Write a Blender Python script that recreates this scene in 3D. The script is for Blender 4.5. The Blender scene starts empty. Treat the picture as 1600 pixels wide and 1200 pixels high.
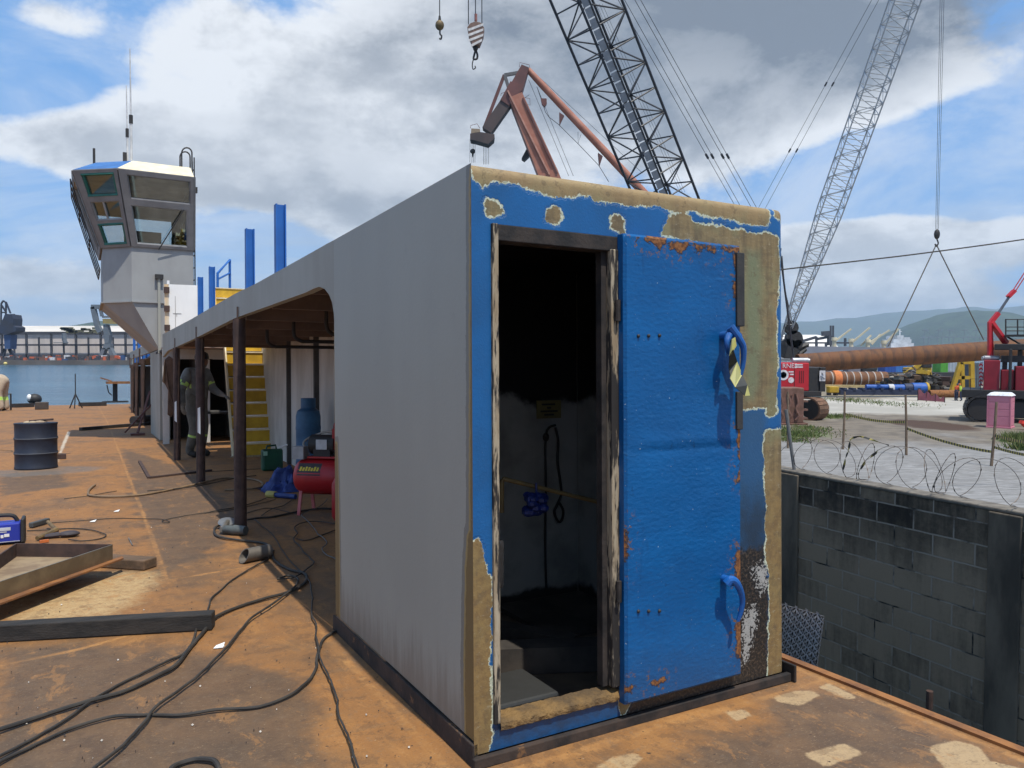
import bpy, bmesh, math, random
import numpy as np
from mathutils import Vector, Matrix, noise as mnoise
sc = bpy.context.scene
C = sc.collection
R = math.radians
rnd = random.Random(7)

# ------------------------------------------------------------------ camera
FPX = 1195.7                                   # focal length in pixels of a 1600 px wide frame
CAMW = np.array([0, 0, 4.7])                   # camera 4.7 m above the yard
def rot3(yaw, pitch, roll):
    cy, sy = math.cos(yaw), math.sin(yaw)
    f = np.array([sy, cy, 0.]); r = np.array([cy, -sy, 0.]); u = np.array([0, 0, 1.])
    f2 = f*math.cos(pitch) + u*math.sin(pitch); u2 = u*math.cos(pitch) - f*math.sin(pitch)
    r3 = r*math.cos(roll) + u2*math.sin(roll); u3 = u2*math.cos(roll) - r*math.sin(roll)
    return np.array([r3, u3, f2])
RB = rot3(.5104, -.0065, -.0048)               # camera axes seen from the barge (the barge lies tilted on its slip)
RW = rot3(0, -math.atan(51/FPX), 0)            # camera axes seen from the yard
K = .88                                        # barge drawing units to metres
CB = np.array([-1.3108, -2.6564, 1.5052])      # camera in barge drawing units
MB3 = RW.T @ RB
Bm = Matrix([list(MB3[i]) + [CAMW[i] - (MB3 @ (CB*K))[i]] for i in range(3)] + [[0, 0, 0, 1]])
cam = bpy.data.cameras.new('camera'); cam.sensor_width = 36; cam.lens = FPX/1600*36
cam.clip_start = .05; cam.clip_end = 30000
cobj = bpy.data.objects.new('camera', cam); C.objects.link(cobj)
cobj.matrix_world = Matrix([[RW[0][i], RW[1][i], -RW[2][i], CAMW[i]] for i in range(3)] + [[0, 0, 0, 1]])
sc.camera = cobj

def ray(px, py, Rm): return Rm.T @ np.array([(px-800)/FPX, (600-py)/FPX, 1.])
def hit(px, py, Rm, c, ax, v):
    d = ray(px, py, Rm); return c + d*(v - c[ax])/d[ax]
dk = lambda px, py, z=0.: hit(px, py, RB, CB, 2, z)       # point of the barge at height z
bx = lambda px, py, x=0.: hit(px, py, RB, CB, 0, x)       # ... on a plane along the barge
by = lambda px, py, y=0.: hit(px, py, RB, CB, 1, y)       # ... on a plane across the barge
gd = lambda px, py, z=0.: hit(px, py, RW, CAMW, 2, z)     # point of the yard at height z
wd = lambda px, py, Y: hit(px, py, RW, CAMW, 1, Y)        # ... at distance Y
def skydir(px, py):
    d = ray(px, py, RW); return d/np.linalg.norm(d)

# ------------------------------------------------------------------ sun, sky, exposure
sun_b = np.array([.02, -.40, .915]); sun_w = MB3 @ (sun_b/np.linalg.norm(sun_b))
EL = math.asin(sun_w[2]); AZ = math.atan2(sun_w[0], sun_w[1])
sl = bpy.data.lights.new('sun', 'SUN'); sl.energy = 4.2; sl.angle = R(.55); sl.color = (1, .95, .86)
so = bpy.data.objects.new('sun', sl); C.objects.link(so)
so.rotation_euler = Vector([float(v) for v in sun_w]).to_track_quat('Z', 'Y').to_euler(); so.location = (0, 0, 60)
sc.view_settings.view_transform = 'Standard'; sc.view_settings.look = 'None'
sc.view_settings.exposure = 0.16; sc.view_settings.gamma = 1
sc.view_settings.use_curve_mapping = False
HAZE = 1.2e-4                                  # density of the air box built at the end

class NT:
    """small helper round a node tree"""
    def __init__(s, t): s.t = t; s.n = t.nodes; s.l = t.links
    def new(s, typ, **kw):
        n = s.n.new(typ)
        for k, v in kw.items():
            if k.startswith('_'): setattr(n, k[1:], v)
        return n
    def put(s, sock, v):
        if hasattr(v, 'is_linked') or isinstance(v, bpy.types.NodeSocket): s.l.new(v, sock)
        elif v is not None:
            if isinstance(v, (tuple, list)) and len(v) == 3 and sock.type == 'RGBA': v = (*v, 1)
            sock.default_value = v
    def math(s, op, a, b=None, c=None, clamp=False):
        n = s.new('ShaderNodeMath', _operation=op, _use_clamp=clamp)
        s.put(n.inputs[0], a)
        if b is not None: s.put(n.inputs[1], b)
        if c is not None: s.put(n.inputs[2], c)
        return n.outputs[0]
    def vmath(s, op, a, b=None, out=0):
        n = s.new('ShaderNodeVectorMath', _operation=op)
        s.put(n.inputs[0], a)
        if b is not None: s.put(n.inputs[1], b)
        return n.outputs[out]
    def ramp(s, v, lo, hi, smooth=True, a=0., b=1.):
        n = s.new('ShaderNodeMapRange', _interpolation_type='SMOOTHSTEP' if smooth else 'LINEAR')
        s.put(n.inputs[0], v); s.put(n.inputs[1], lo); s.put(n.inputs[2], hi); s.put(n.inputs[3], a); s.put(n.inputs[4], b)
        return n.outputs[0]
    def noise(s, vec, scale, detail=4., rough=.55, dist=0., col=False):
        n = s.new('ShaderNodeTexNoise'); s.put(n.inputs['Vector'], vec)
        s.put(n.inputs['Scale'], scale); s.put(n.inputs['Detail'], detail); s.put(n.inputs['Roughness'], rough); s.put(n.inputs['Distortion'], dist)
        return n.outputs[1 if col else 0]
    def mix(s, f, a, b, blend='MIX'):
        n = s.new('ShaderNodeMix', _data_type='RGBA', _blend_type=blend)
        s.put(n.inputs[0], f); s.put(n.inputs[6], a); s.put(n.inputs[7], b)
        return n.outputs[2]
    def scale(s, vec, v):
        return s.vmath('MULTIPLY', vec, v)
    def attr(s, name):
        n = s.new('ShaderNodeAttribute'); n.attribute_name = name; return n.outputs['Fac']
    def obj(s): return s.new('ShaderNodeTexCoord').outputs['Object']

w = bpy.data.worlds.new('World'); sc.world = w; w.use_nodes = True
t = NT(w.node_tree); t.n.clear()
out = t.new('ShaderNodeOutputWorld')
sky = t.new('ShaderNodeTexSky', _sky_type='NISHITA', _sun_disc=False, _sun_elevation=EL, _sun_rotation=AZ, _air_density=1., _dust_density=.6, _ozone_density=2.5)
d = t.new('ShaderNodeTexCoord').outputs['Generated']
sep = t.new('ShaderNodeSeparateXYZ'); t.l.new(d, sep.inputs[0])
dz = t.math('MAXIMUM', sep.outputs[2], 0.)
den = t.math('ADD', dz, .16)
cmb = t.new('ShaderNodeCombineXYZ'); t.put(cmb.inputs[0], t.math('DIVIDE', sep.outputs[0], den)); t.put(cmb.inputs[1], t.math('DIVIDE', sep.outputs[1], den)); t.put(cmb.inputs[2], t.math('MULTIPLY', sep.outputs[2], 2.))
p = cmb.outputs[0]
def blob(px, py, rx, rz, amp):
    o = skydir(px, py)
    v = t.vmath('SUBTRACT', d, tuple(float(q) for q in o))
    v = t.vmath('MULTIPLY', v, (FPX/rx, FPX/max(rx, rz)*.5, FPX/rz))
    return t.ramp(t.vmath('LENGTH', v, out=1), 1., 0., True, 0., amp)
def total(vals):
    a = vals[0]
    for b in vals[1:]: a = t.math('ADD', a, b)
    return a
q0 = t.vmath('MULTIPLY', d, (1., 1., 1.75))
def dens(v):
    a = t.noise(v, 2.1, 9., .60, .25); b = t.noise(t.vmath('ADD', v, (3.1, 7.7, 1.3)), 6.5, 9., .62, .15)
    return t.math('ADD', t.math('MULTIPLY', a, .72), t.math('MULTIPLY', b, .34))
base_ = dens(q0); above = dens(t.vmath('ADD', q0, (.012, -.02, .075)))
place_ = total([blob(1010, 60, 540, 270, .30), blob(470, 190, 360, 150, .20), blob(300, 240, 300, 110, .17), blob(330, 90, 200, 60, .06), blob(1250, 120, 440, 190, .24), blob(620, 310, 420, 110, .16),
    blob(1490, 212, 62, 26, .20), blob(1560, 210, 40, 18, .16), blob(1420, 385, 380, 60, .25), blob(1400, 470, 440, 50, .2), blob(60, 440, 230, 60, .22), blob(60, 520, 300, 40, .16), blob(600, 250, 300, 60, .06),
    blob(110, 230, 190, 60, .16), blob(330, 20, 110, 60, .14), blob(60, 20, 90, 40, .14),
    blob(60, 110, 230, 75, -.17), blob(1440, 235, 330, 85, -.30), blob(50, 330, 150, 70, -.16), blob(400, 345, 140, 40, -.12), blob(1350, 322, 240, 30, -.14), blob(1570, 300, 130, 80, -.1), blob(330, 140, 130, 60, -.1), blob(250, 470, 120, 50, -.08)])
cover = t.math('ADD', base_, place_)
veil = t.math('MULTIPLY', t.ramp(t.math('ADD', t.noise(t.vmath('MULTIPLY', d, (1., 1., 3.2)), 1.7, 10., .66, .8), t.math('MULTIPLY', t.ramp(sep.outputs[2], .22, .0), .10)), .44, .70), .55)
mask = t.math('MAXIMUM', t.ramp(cover, .52, .64), veil)
under = t.ramp(t.math('ADD', above, t.math('MULTIPLY', place_, .8)), .50, .78, True, 0., .54)
relief = t.ramp(t.math('SUBTRACT', above, base_), -.07, .09, True, -.16, .22)
grey = total([under, relief, blob(1190, -50, 600, 210, .62), blob(900, 200, 330, 150, .16), blob(1500, 40, 320, 130, .4), blob(650, 30, 260, 110, .16), blob(470, 180, 330, 130, -.22), blob(1400, 390, 380, 70, -.28), blob(250, 250, 260, 120, -.2)])
lit = t.ramp(grey, .0, 1., False)
ccol = t.mix(lit, (.84, .865, .895), (.20, .23, .275))
hz = t.ramp(sep.outputs[2], .0, .16)
bg1 = t.new('ShaderNodeBackground'); t.put(bg1.inputs[1], .112)
skyc = t.mix(.6, sky.outputs[0], (1.25, 3.8, 8.4))
t.put(bg1.inputs[0], skyc)
bg2 = t.new('ShaderNodeBackground'); t.put(bg2.inputs[0], ccol); t.put(bg2.inputs[1], 1.0)
mx = t.new('ShaderNodeMixShader'); t.put(mx.inputs[0], t.math('MULTIPLY', mask, .96)); t.l.new(bg1.outputs[0], mx.inputs[1]); t.l.new(bg2.outputs[0], mx.inputs[2])
t.l.new(mx.outputs[0], out.inputs[0])

# ------------------------------------------------------------------ mesh building
class MBd:
    """collects faces in frame coordinates; built into ONE mesh object"""
    def __init__(s): s.v = []; s.f = []; s.m = []; s.mi = 0; s.sm = []
    def add(s, vs, fs, smooth=False):
        o = len(s.v); s.v += [tuple(float(c) for c in q) for q in vs]
        for f in fs: s.f.append([o+i for i in f]); s.m.append(s.mi); s.sm.append(smooth)
        return s
    def box(s, lo, hi, M=None):
        (a, b, c), (d_, e, f) = lo, hi
        vs = [(a,b,c),(d_,b,c),(d_,e,c),(a,e,c),(a,b,f),(d_,b,f),(d_,e,f),(a,e,f)]
        if M is not None: vs = [M @ Vector(q) for q in vs]
        return s.add(vs, [(3,2,1,0),(4,5,6,7),(0,1,5,4),(1,2,6,5),(2,3,7,6),(3,0,4,7)])
    def cbox(s, c, size, rz=0., rx=0., ry=0.):
        M = Matrix.Translation(Vector([float(q) for q in c])) @ Matrix.Rotation(rz, 4, 'Z') @ Matrix.Rotation(rx, 4, 'X') @ Matrix.Rotation(ry, 4, 'Y')
        h = [q/2 for q in size]
        return s.box([-q for q in h], h, M)
    def bar(s, a, b, w, h=None, up=(0, 0, 1)):
        a = Vector([float(q) for q in a]); b = Vector([float(q) for q in b]); h = h or w
        z = (b-a).normalized(); u = Vector(up)
        if abs(z.dot(u)) > .98: u = Vector((1, 0, 0))
        x = u.cross(z).normalized(); y = z.cross(x)
        vs = [a+x*i*w/2+y*j*h/2 for i, j in ((-1,-1),(1,-1),(1,1),(-1,1))] + [b+x*i*w/2+y*j*h/2 for i, j in ((-1,-1),(1,-1),(1,1),(-1,1))]
        return s.add(vs, [(3,2,1,0),(4,5,6,7),(0,1,5,4),(1,2,6,5),(2,3,7,6),(3,0,4,7)])
    def tube(s, pts, r, seg=8, caps=True):
        pts = [Vector([float(q) for q in x]) for x in pts]; n = len(pts)
        rs = r if isinstance(r, (list, tuple)) else [r]*n
        tan = [(pts[min(i+1, n-1)] - pts[max(i-1, 0)]).normalized() for i in range(n)]
        u = Vector((0, 0, 1)) if abs(tan[0].z) < .9 else Vector((1, 0, 0))
        vs = []; x = u.cross(tan[0]).normalized()
        for i in range(n):
            x = (x - tan[i]*x.dot(tan[i]))
            x = x.normalized() if x.length > 1e-6 else Vector((1, 0, 0))
            y = tan[i].cross(x)
            for k in range(seg):
                a = 2*math.pi*k/seg
                vs.append(pts[i] + (x*math.cos(a) + y*math.sin(a))*rs[i])
        fs = [(i*seg+k, i*seg+(k+1) % seg, (i+1)*seg+(k+1) % seg, (i+1)*seg+k) for i in range(n-1) for k in range(seg)]
        s.add(vs, fs, True)
        if caps:
            o = len(s.v) - n*seg
            s.f.append([o+k for k in range(seg)][::-1]); s.f.append([o+(n-1)*seg+k for k in range(seg)])
            s.m += [s.mi]*2; s.sm += [False]*2
        return s
    def cyl(s, a, b, r, r2=None, seg=16): return s.tube([a, b], [r, r if r2 is None else r2], seg)
    def lathe(s, prof, o=(0, 0, 0), seg=24, M=None):
        n = len(prof); vs = []
        for r, z in prof:
            for k in range(seg):
                a = 2*math.pi*k/seg; q = Vector((r*math.cos(a), r*math.sin(a), z))
                if M is not None: q = M @ q
                vs.append(q + Vector([float(c) for c in o]))
        fs = [(i*seg+k, i*seg+(k+1) % seg, (i+1)*seg+(k+1) % seg, (i+1)*seg+k) for i in range(n-1) for k in range(seg)]
        s.add(vs, fs, True)
        b0 = len(s.v) - n*seg
        if prof[0][0] > 1e-4: s.f.append([b0+k for k in range(seg)][::-1]); s.m.append(s.mi); s.sm.append(False)
        if prof[-1][0] > 1e-4: s.f.append([b0+(n-1)*seg+k for k in range(seg)]); s.m.append(s.mi); s.sm.append(False)
        return s
    def prism(s, poly, ext):
        """poly: 3D points in a plane, pushed along ext"""
        poly = [Vector([float(c) for c in q]) for q in poly]; e = Vector([float(c) for c in ext]); n = len(poly)
        return s.add(poly + [q+e for q in poly], [list(range(n))[::-1], list(range(n, 2*n))] + [(i, (i+1) % n, n+(i+1) % n, n+i) for i in range(n)])
    def quad(s, a, b, c, d_): return s.add([a, b, c, d_], [(0, 1, 2, 3)])
    def ball(s, c, r, seg=12, rings=8, sq=(1, 1, 1)):
        prof = [(max(1e-5, math.sin(math.pi*i/rings))*1., -math.cos(math.pi*i/rings)) for i in range(rings+1)]
        vs = []
        for rr, z in prof:
            for k in range(seg):
                a = 2*math.pi*k/seg
                vs.append((c[0]+r*sq[0]*rr*math.cos(a), c[1]+r*sq[1]*rr*math.sin(a), c[2]+r*sq[2]*z))
        return s.add(vs, [(i*seg+k, i*seg+(k+1) % seg, (i+1)*seg+(k+1) % seg, (i+1)*seg+k) for i in range(rings) for k in range(seg)], True)

INFO = {}
def root_of(o):
    while o.parent is not None: o = o.parent
    return o
def frame_m(frame): return Bm if frame == 'b' else Matrix.Identity(4)
def tag(o, label=None, cat=None, group=None, kind=None):
    if label: o['label'] = label
    if cat: o['category'] = cat
    if group: o['group'] = group
    if kind: o['kind'] = kind
    return o
def place(o, base, frame, rz=0.):
    k = K if frame == 'b' else 1.
    L = Matrix.Translation(Vector([float(q)*k for q in base])) @ Matrix.Rotation(rz, 4, 'Z')
    o.matrix_world = frame_m(frame) @ L
    INFO[o.name] = (frame, L)
def thing(name, label, cat, base=(0, 0, 0), frame='b', group=None, rz=0.):
    o = bpy.data.objects.new(name, None); C.objects.link(o); o.empty_display_size = .2
    place(o, base, frame, rz); return tag(o, label, cat, group)
def mesh_of(name, mb, mats, frame, Linv, bevel=0., angle=35):
    k = K if frame == 'b' else 1.
    vs = [tuple(Linv @ (Vector(q)*k)) for q in mb.v]
    me = bpy.data.meshes.new(name); me.from_pydata(vs, [], mb.f); me.validate(verbose=False)
    for m in (mats if isinstance(mats, (list, tuple)) else [mats]): me.materials.append(m)
    if len(me.polygons) == len(mb.m):
        me.polygons.foreach_set('material_index', mb.m); me.polygons.foreach_set('use_smooth', mb.sm)
    if any(mb.sm): me.set_sharp_from_angle(angle=R(angle))
    me.update()
    o = bpy.data.objects.new(name, me); C.objects.link(o)
    if bevel:
        b = o.modifiers.new('bevel', 'BEVEL'); b.width = bevel; b.segments = 2; b.limit_method = 'ANGLE'; b.angle_limit = R(40)
    return o
def part(name, mb, mats, parent, bevel=0., label=None, local=False, angle=35):
    rt = root_of(parent); frame, L = INFO[rt.name]
    o = mesh_of(name, mb, mats, frame if not local else 'w', Matrix.Identity(4) if local else L.inverted(), bevel, angle)
    o.parent = parent
    if label: o['label'] = label
    return o
def solo(name, mb, mats, label, cat, base=(0, 0, 0), frame='b', group=None, bevel=0., kind=None, rz=0.):
    k = K if frame == 'b' else 1.
    L = Matrix.Translation(Vector([float(q)*k for q in base])) @ Matrix.Rotation(rz, 4, 'Z')
    o = mesh_of(name, mb, mats, frame, L.inverted(), bevel)
    place(o, base, frame, rz); return tag(o, label, cat, group, kind)
def clone(root, base, label, frame=None, rz=0., group=None):
    fr, _ = INFO[root.name]
    def rec(o, par):
        c = o.copy(); C.objects.link(c)
        if par is not None: c.parent = par
        for ch in [q for q in bpy.data.objects if q.parent == o]: rec(ch, c)
        return c
    c = rec(root, None); place(c, base, frame or fr, rz)
    c['label'] = label
    if group: c['group'] = group
    return c

def sdf(P, poly):
    """signed distance (positive inside) of points P (N,2) to a polygon"""
    poly = np.array(poly, float); n = len(poly); dmin = np.full(len(P), 1e9); inside = np.zeros(len(P), bool)
    for i in range(n):
        a = poly[i]; b = poly[(i+1) % n]; e = b-a
        tt = np.clip(((P-a) @ e)/max(e @ e, 1e-12), 0, 1)
        q = P - a - tt[:, None]*e; dmin = np.minimum(dmin, np.hypot(q[:, 0], q[:, 1]))
        c = (a[1] > P[:, 1]) != (b[1] > P[:, 1])
        if abs(b[1]-a[1]) > 1e-12: inside ^= c & (P[:, 0] < (b[0]-a[0])*(P[:, 1]-a[1])/(b[1]-a[1]) + a[0])
    return np.where(inside, dmin, -dmin)
def line_d(P, pts):
    pts = np.array(pts, float); dmin = np.full(len(P), 1e9)
    for a, b in zip(pts[:-1], pts[1:]):
        e = b-a; tt = np.clip(((P-a) @ e)/max(e @ e, 1e-12), 0, 1); q = P-a-tt[:, None]*e
        dmin = np.minimum(dmin, np.hypot(q[:, 0], q[:, 1]))
    return dmin
def union(P, polys):
    m = np.full(len(P), -1.)
    for q in polys: m = np.maximum(m, sdf(P, q))
    return m
def set_attr(o, name, vals):
    a = o.data.attributes.new(name, 'FLOAT', 'POINT'); a.data.foreach_set('value', np.ascontiguousarray(vals, dtype=np.float32))

# ------------------------------------------------------------------ materials
MATS = {}
def begin(name):
    m = bpy.data.materials.new(name); m.use_nodes = True; n = NT(m.node_tree); n.b = m.node_tree.nodes['Principled BSDF']
    MATS[name] = m; return m, n
def fin(n, col, rough=.6, metal=0., bump=None, bstr=.3, bdist=.01, **kw):
    n.put(n.b.inputs['Base Color'], col); n.put(n.b.inputs['Roughness'], rough); n.put(n.b.inputs['Metallic'], metal)
    for k_, v in kw.items(): n.put(n.b.inputs[k_.replace('_', ' ')], v)
    if bump is not None:
        bn = n.new('ShaderNodeBump'); n.put(bn.inputs['Height'], bump); n.put(bn.inputs['Strength'], bstr); n.put(bn.inputs['Distance'], bdist)
        n.l.new(bn.outputs[0], n.b.inputs['Normal'])
def M(name, c1, c2=None, scale=6., rough=.6, metal=0., bump=.25, bscale=None, spots=None, samt=.45, sscale=None, stretch=(1, 1, 1), bdist=.004, lo=.35, hi=.65):
    """worn paint or metal: two tones mixed by noise, plus optional spots (rust, dirt) of a third"""
    if name in MATS: return MATS[name]
    m, n = begin(name); o = n.scale(n.obj(), stretch)
    f = n.ramp(n.noise(o, scale, 6., .6), lo, hi)
    col = n.mix(f, c1, c2 if c2 is not None else tuple(q*.72 for q in c1))
    if spots is not None:
        sp = n.math('ADD', n.math('MULTIPLY', n.noise(o, sscale or scale*1.7, 7., .65), .75), n.math('MULTIPLY', n.noise(o, (sscale or scale*1.7)*6, 3.), .25))
        col = n.mix(n.ramp(sp, 1-samt-.0, 1-samt+.07), col, spots)
    fin(n, col, n.math('ADD', n.math('MULTIPLY', f, .12), rough), metal, n.noise(o, bscale or scale*8, 4.) if bump else None, bump, bdist)
    return m
# ---- shared materials
GREY = M('grey_hull_paint', (.325,.323,.278), (.30,.298,.257), 2.2, .55, bump=.12, bscale=30, stretch=(1,1,.35), spots=(.2,.18,.16), samt=.2, sscale=5)
WHITEP = M('white_paint', (.86,.85,.82), (.78,.77,.74), 2.5, .5, bump=.1, spots=(.30,.17,.08), samt=.25, sscale=3.5, stretch=(1,1,.4))
TOWERP = M('tower_grey_paint', (.31,.315,.308), (.265,.268,.264), 1.6, .55, bump=.08, spots=(.27,.25,.22), samt=.24, sscale=2, stretch=(1,1,.5))
FRAMEG = M('window_frame_grey', (.23,.225,.222), (.185,.18,.178), 3, .5, bump=.1)
BLUEP = M('blue_post_paint', (.012,.12,.43), (.01,.09,.33), 3, .45, bump=.12, spots=(.12,.05,.02), samt=.25, sscale=6)
YEL = M('yellow_stair_paint', (.62,.37,.02), (.45,.26,.015), 4, .55, bump=.15, spots=(.13,.08,.03), samt=.3, sscale=6)
CREAM = M('sunlit_stair_paint', (.78,.68,.46), (.66,.55,.34), 5, .55, bump=.1)  # sunlit copy of the yellow: sunlight painted into treads and left stringer
BLACKM = M('black_steel', (.018,.017,.017), (.03,.027,.025), 8, .55, bump=.2)
CHAR = M('charred_coating', (.010,.009,.009), (.04,.031,.026), 12, .8, bump=.6, bscale=60, spots=(.16,.10,.06), samt=.34, sscale=14)
RUSTP = M('brown_rust_steel', (.075,.042,.032), (.045,.028,.024), 9, .75, bump=.3, bscale=60, spots=(.17,.07,.025), samt=.33, sscale=9)
RUSTO = M('orange_rust', (.30,.125,.035), (.16,.07,.03), 7, .85, bump=.35, bscale=50)
DARKR = M('dark_bulkhead', (.03,.027,.025), (.05,.042,.036), 5, .8, bump=.2)
CABLE = M('black_cable_rubber', (.020,.018,.016), (.045,.038,.03), 7, .65, bump=.2, spots=(.11,.075,.045), samt=.38, sscale=9)
STEEL = M('bare_steel', (.36,.34,.31), (.22,.20,.17), 7, .42, .7, bump=.15, spots=(.2,.10,.04), samt=.34, sscale=6)
RUBBER = M('dark_rubber', (.02,.02,.021), (.04,.038,.036), 10, .7, bump=.3)
WOOD = M('weathered_wood', (.42,.33,.21), (.30,.22,.13), 9, .8, bump=.4, stretch=(6,6,.5), spots=(.05,.04,.03), samt=.36, sscale=5)
HIVIS = M('hi_vis_strip', (.45,.70,.10), (.55,.75,.25), 12, .5, bump=.1)
REDP = M('red_machine_paint', (.42,.012,.018), (.33,.01,.015), 3, .4, bump=.1, spots=(.16,.03,.02), samt=.22, sscale=5)

# ------------------------------------------------------------------ deck
def axis(a, b, step): return list(np.arange(a, b-1e-6, step))
def bend(y): return .02*max(0., y-2)
xs = axis(-14, -4.4, .3)+axis(-4.4, 1.97, .03)+[1.97]
ys = axis(-4.2, -2.4, .1)+axis(-2.4, 6, .03)+axis(6, 14, .08)+axis(14, 53, .3)+[53]
X, Y = np.meshgrid(xs, ys); P2 = np.stack([X.ravel(), Y.ravel()], 1)
pxy = lambda lst, z=0.: [dk(a, b, z)[:2] for a, b in lst]
mb = MBd(); nx, ny = len(xs), len(ys)
shear = np.array([bend(y) for y in P2[:, 1]])
Z0 = np.array([.004*mnoise.noise(Vector((x*.8, y*.8, 0))) for x, y in P2])
mb.v = [(x+s_, y, z) for (x, y), s_, z in zip(P2, shear, Z0)]
mb.f = [[j*nx+i, j*nx+i+1, (j+1)*nx+i+1, (j+1)*nx+i] for j in range(ny-1) for i in range(nx-1)]
mb.m = [0]*len(mb.f); mb.sm = [True]*len(mb.f)
mb.box((-14, -4.2, -3.2), (1.95, 53, -.02), Matrix(((1, .0185, 0, 0), (0, 1, 0, 0), (0, 0, 1, 0), (0, 0, 0, 1))))
for f_ in range(6): mb.m[-1-f_] = 1
m, n = begin('rusty_deck'); o = n.obj()
n1 = n.noise(o, .55, 8., .62, .4); n2 = n.noise(o, 3.2, 6., .65); n3 = n.noise(o, 26., 5., .7)
st = n.noise(n.scale(o, (1.2, 9, 1)), 1.6, 6., .7)
a1 = n.ramp(n.math('ADD', n.math('MULTIPLY', n1, .7), n.math('MULTIPLY', n2, .3)), .40, .60)
sp_ = n.new('ShaderNodeSeparateXYZ'); n.l.new(o, sp_.inputs[0])
farf = n.ramp(sp_.outputs[1], 3.5, 9.)
a1 = n.math('MAXIMUM', n.math('SUBTRACT', a1, n.math('MULTIPLY', farf, .35)), 0.)
col = n.mix(a1, (.33,.155,.045), (.17,.098,.047))
col = n.mix(n.math('MULTIPLY', n.ramp(st, .52, .72), .55), col, (.215,.14,.075))
col = n.mix(n.math('MULTIPLY', n.ramp(n.noise(o, 1.1, 6., .6, .2), .56, .72), .4), col, (.125,.098,.078))
big2 = n.noise(n.scale(o, (2.2, .8, 1)), 2.1, 9., .72, .6)
col = n.mix(n.math('MULTIPLY', n.ramp(big2, .50, .66), .55), col, (.40,.20,.06))
col = n.mix(n.math('MULTIPLY', n.ramp(big2, .46, .34), .6), col, (.11,.072,.045))
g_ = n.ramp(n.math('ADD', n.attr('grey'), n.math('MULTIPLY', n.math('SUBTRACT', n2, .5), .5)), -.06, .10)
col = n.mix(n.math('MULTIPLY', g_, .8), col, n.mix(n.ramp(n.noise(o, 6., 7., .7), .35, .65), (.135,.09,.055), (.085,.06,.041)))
pn = n.math('ADD', n.attr('pale'), n.math('ADD', n.math('MULTIPLY', n.math('SUBTRACT', n2, .5), .022), n.math('MULTIPLY', n.math('SUBTRACT', n3, .5), .03)))
col = n.mix(n.math('MULTIPLY', n.ramp(pn, -.004, .012), n.ramp(n3, .25, .55, True, .6, .9)), col, n.mix(n2, (.40,.28,.15), (.56,.42,.24)))
dn = n.math('ADD', n.attr('dust'), n.math('ADD', n.math('MULTIPLY', n.math('SUBTRACT', n2, .5), .35), n.math('MULTIPLY', n.math('SUBTRACT', n3, .5), .2)))
col = n.mix(n.math('MULTIPLY', n.ramp(dn, -.05, .16), n.ramp(n.noise(o, 17., 9., .78), .38, .56, True, .45, .92)), col, n.mix(n3, (.40,.27,.12), (.66,.50,.27)))
sn = n.math('SUBTRACT', n.math('ADD', n.math('MULTIPLY', n.math('SUBTRACT', n2, .5), .06), n.math('MULTIPLY', n.math('SUBTRACT', n3, .5), .04)), n.attr('seam'))
col = n.mix(n.math('MULTIPLY', n.ramp(sn, -.030, -.004), n.ramp(n.noise(o, 4., 5., .6), .35, .6, True, .25, .85)), col, n.mix(n3, (.42,.17,.03), (.50,.30,.12)))
chips = n.ramp(n.noise(o, 55., 2., .5), .72, .76)
col = n.mix(n.math('MULTIPLY', chips, .5), col, (.50,.40,.28))
col = n.mix(n.ramp(n.noise(o, 34., 3.), .67, .72), col, (.05,.03,.02))
wp = n.ramp(n.math('ADD', n.attr('white'), n.math('MULTIPLY', n.math('SUBTRACT', n2, .5), .1)), -.01, .03)
col = n.mix(n.math('MULTIPLY', wp, .8), col, (.65,.60,.50))
bg_ = n.ramp(n.math('ADD', n.attr('ring'), n.math('MULTIPLY', n.math('SUBTRACT', n2, .5), .5)), -.1, .2)
col = n.mix(n.math('MULTIPLY', bg_, .55), col, (.16,.165,.165))
sc1 = n.noise(o, 7.5, 10., .76); sc2 = n.noise(n.scale(o, (1.6, .9, 1)), 4.2, 10., .78, .4); sc3 = n.noise(o, 15., 9., .8)
col = n.mix(n.math('MULTIPLY', n.ramp(sc1, .545, .565), .34), col, (.085,.052,.032))
col = n.mix(n.math('MULTIPLY', n.ramp(sc2, .565, .59), .38), col, (.43,.215,.07))
col = n.mix(n.math('MULTIPLY', n.ramp(sc3, .43, .41), .26), col, (.19,.145,.105))
col = n.mix(1., col, (.86,.81,.75), 'MULTIPLY')
col = n.mix(n.math('MULTIPLY', n.ramp(n.noise(o, 95., 6., .8), .54, .64), .4), col, (.06,.038,.024))
col = n.mix(n.math('MULTIPLY', n.ramp(n.noise(n.scale(o, (1, 3.5, 1)), 38., 6., .8), .56, .66), .32), col, (.52,.36,.20))
fin(n, col, .78, 0., n.math('ADD', n.math('MULTIPLY', n3, .6), n.math('MULTIPLY', n.noise(o, 120., 3.), .4)), .35, .006)
HULLM = M('dark_hull_side', (.05,.045,.04), (.09,.06,.04), 3, .7)
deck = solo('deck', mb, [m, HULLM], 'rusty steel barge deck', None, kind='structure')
nv = len(deck.data.vertices); pad = lambda a, fill: np.concatenate([a, np.full(nv-len(a), fill)])
pale = [[(1130,1112),(1162,1108),(1178,1118),(1151,1128)], [(1206,1088),(1240,1078),(1275,1078),(1283,1087),(1250,1103),(1215,1097)], [(1275,1072),(1297,1066),(1342,1090),(1322,1093)],
        [(1250,1177),(1318,1161),(1352,1177),(1290,1199)], [(1448,1167),(1490,1155),(1530,1165),(1548,1188),(1600,1200),(1590,1215),(1480,1212),(1472,1195)], [(955,1184),(994,1175),(1008,1187),(985,1203),(920,1206)]]
ppoly = [pxy(q) for q in pale]
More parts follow.
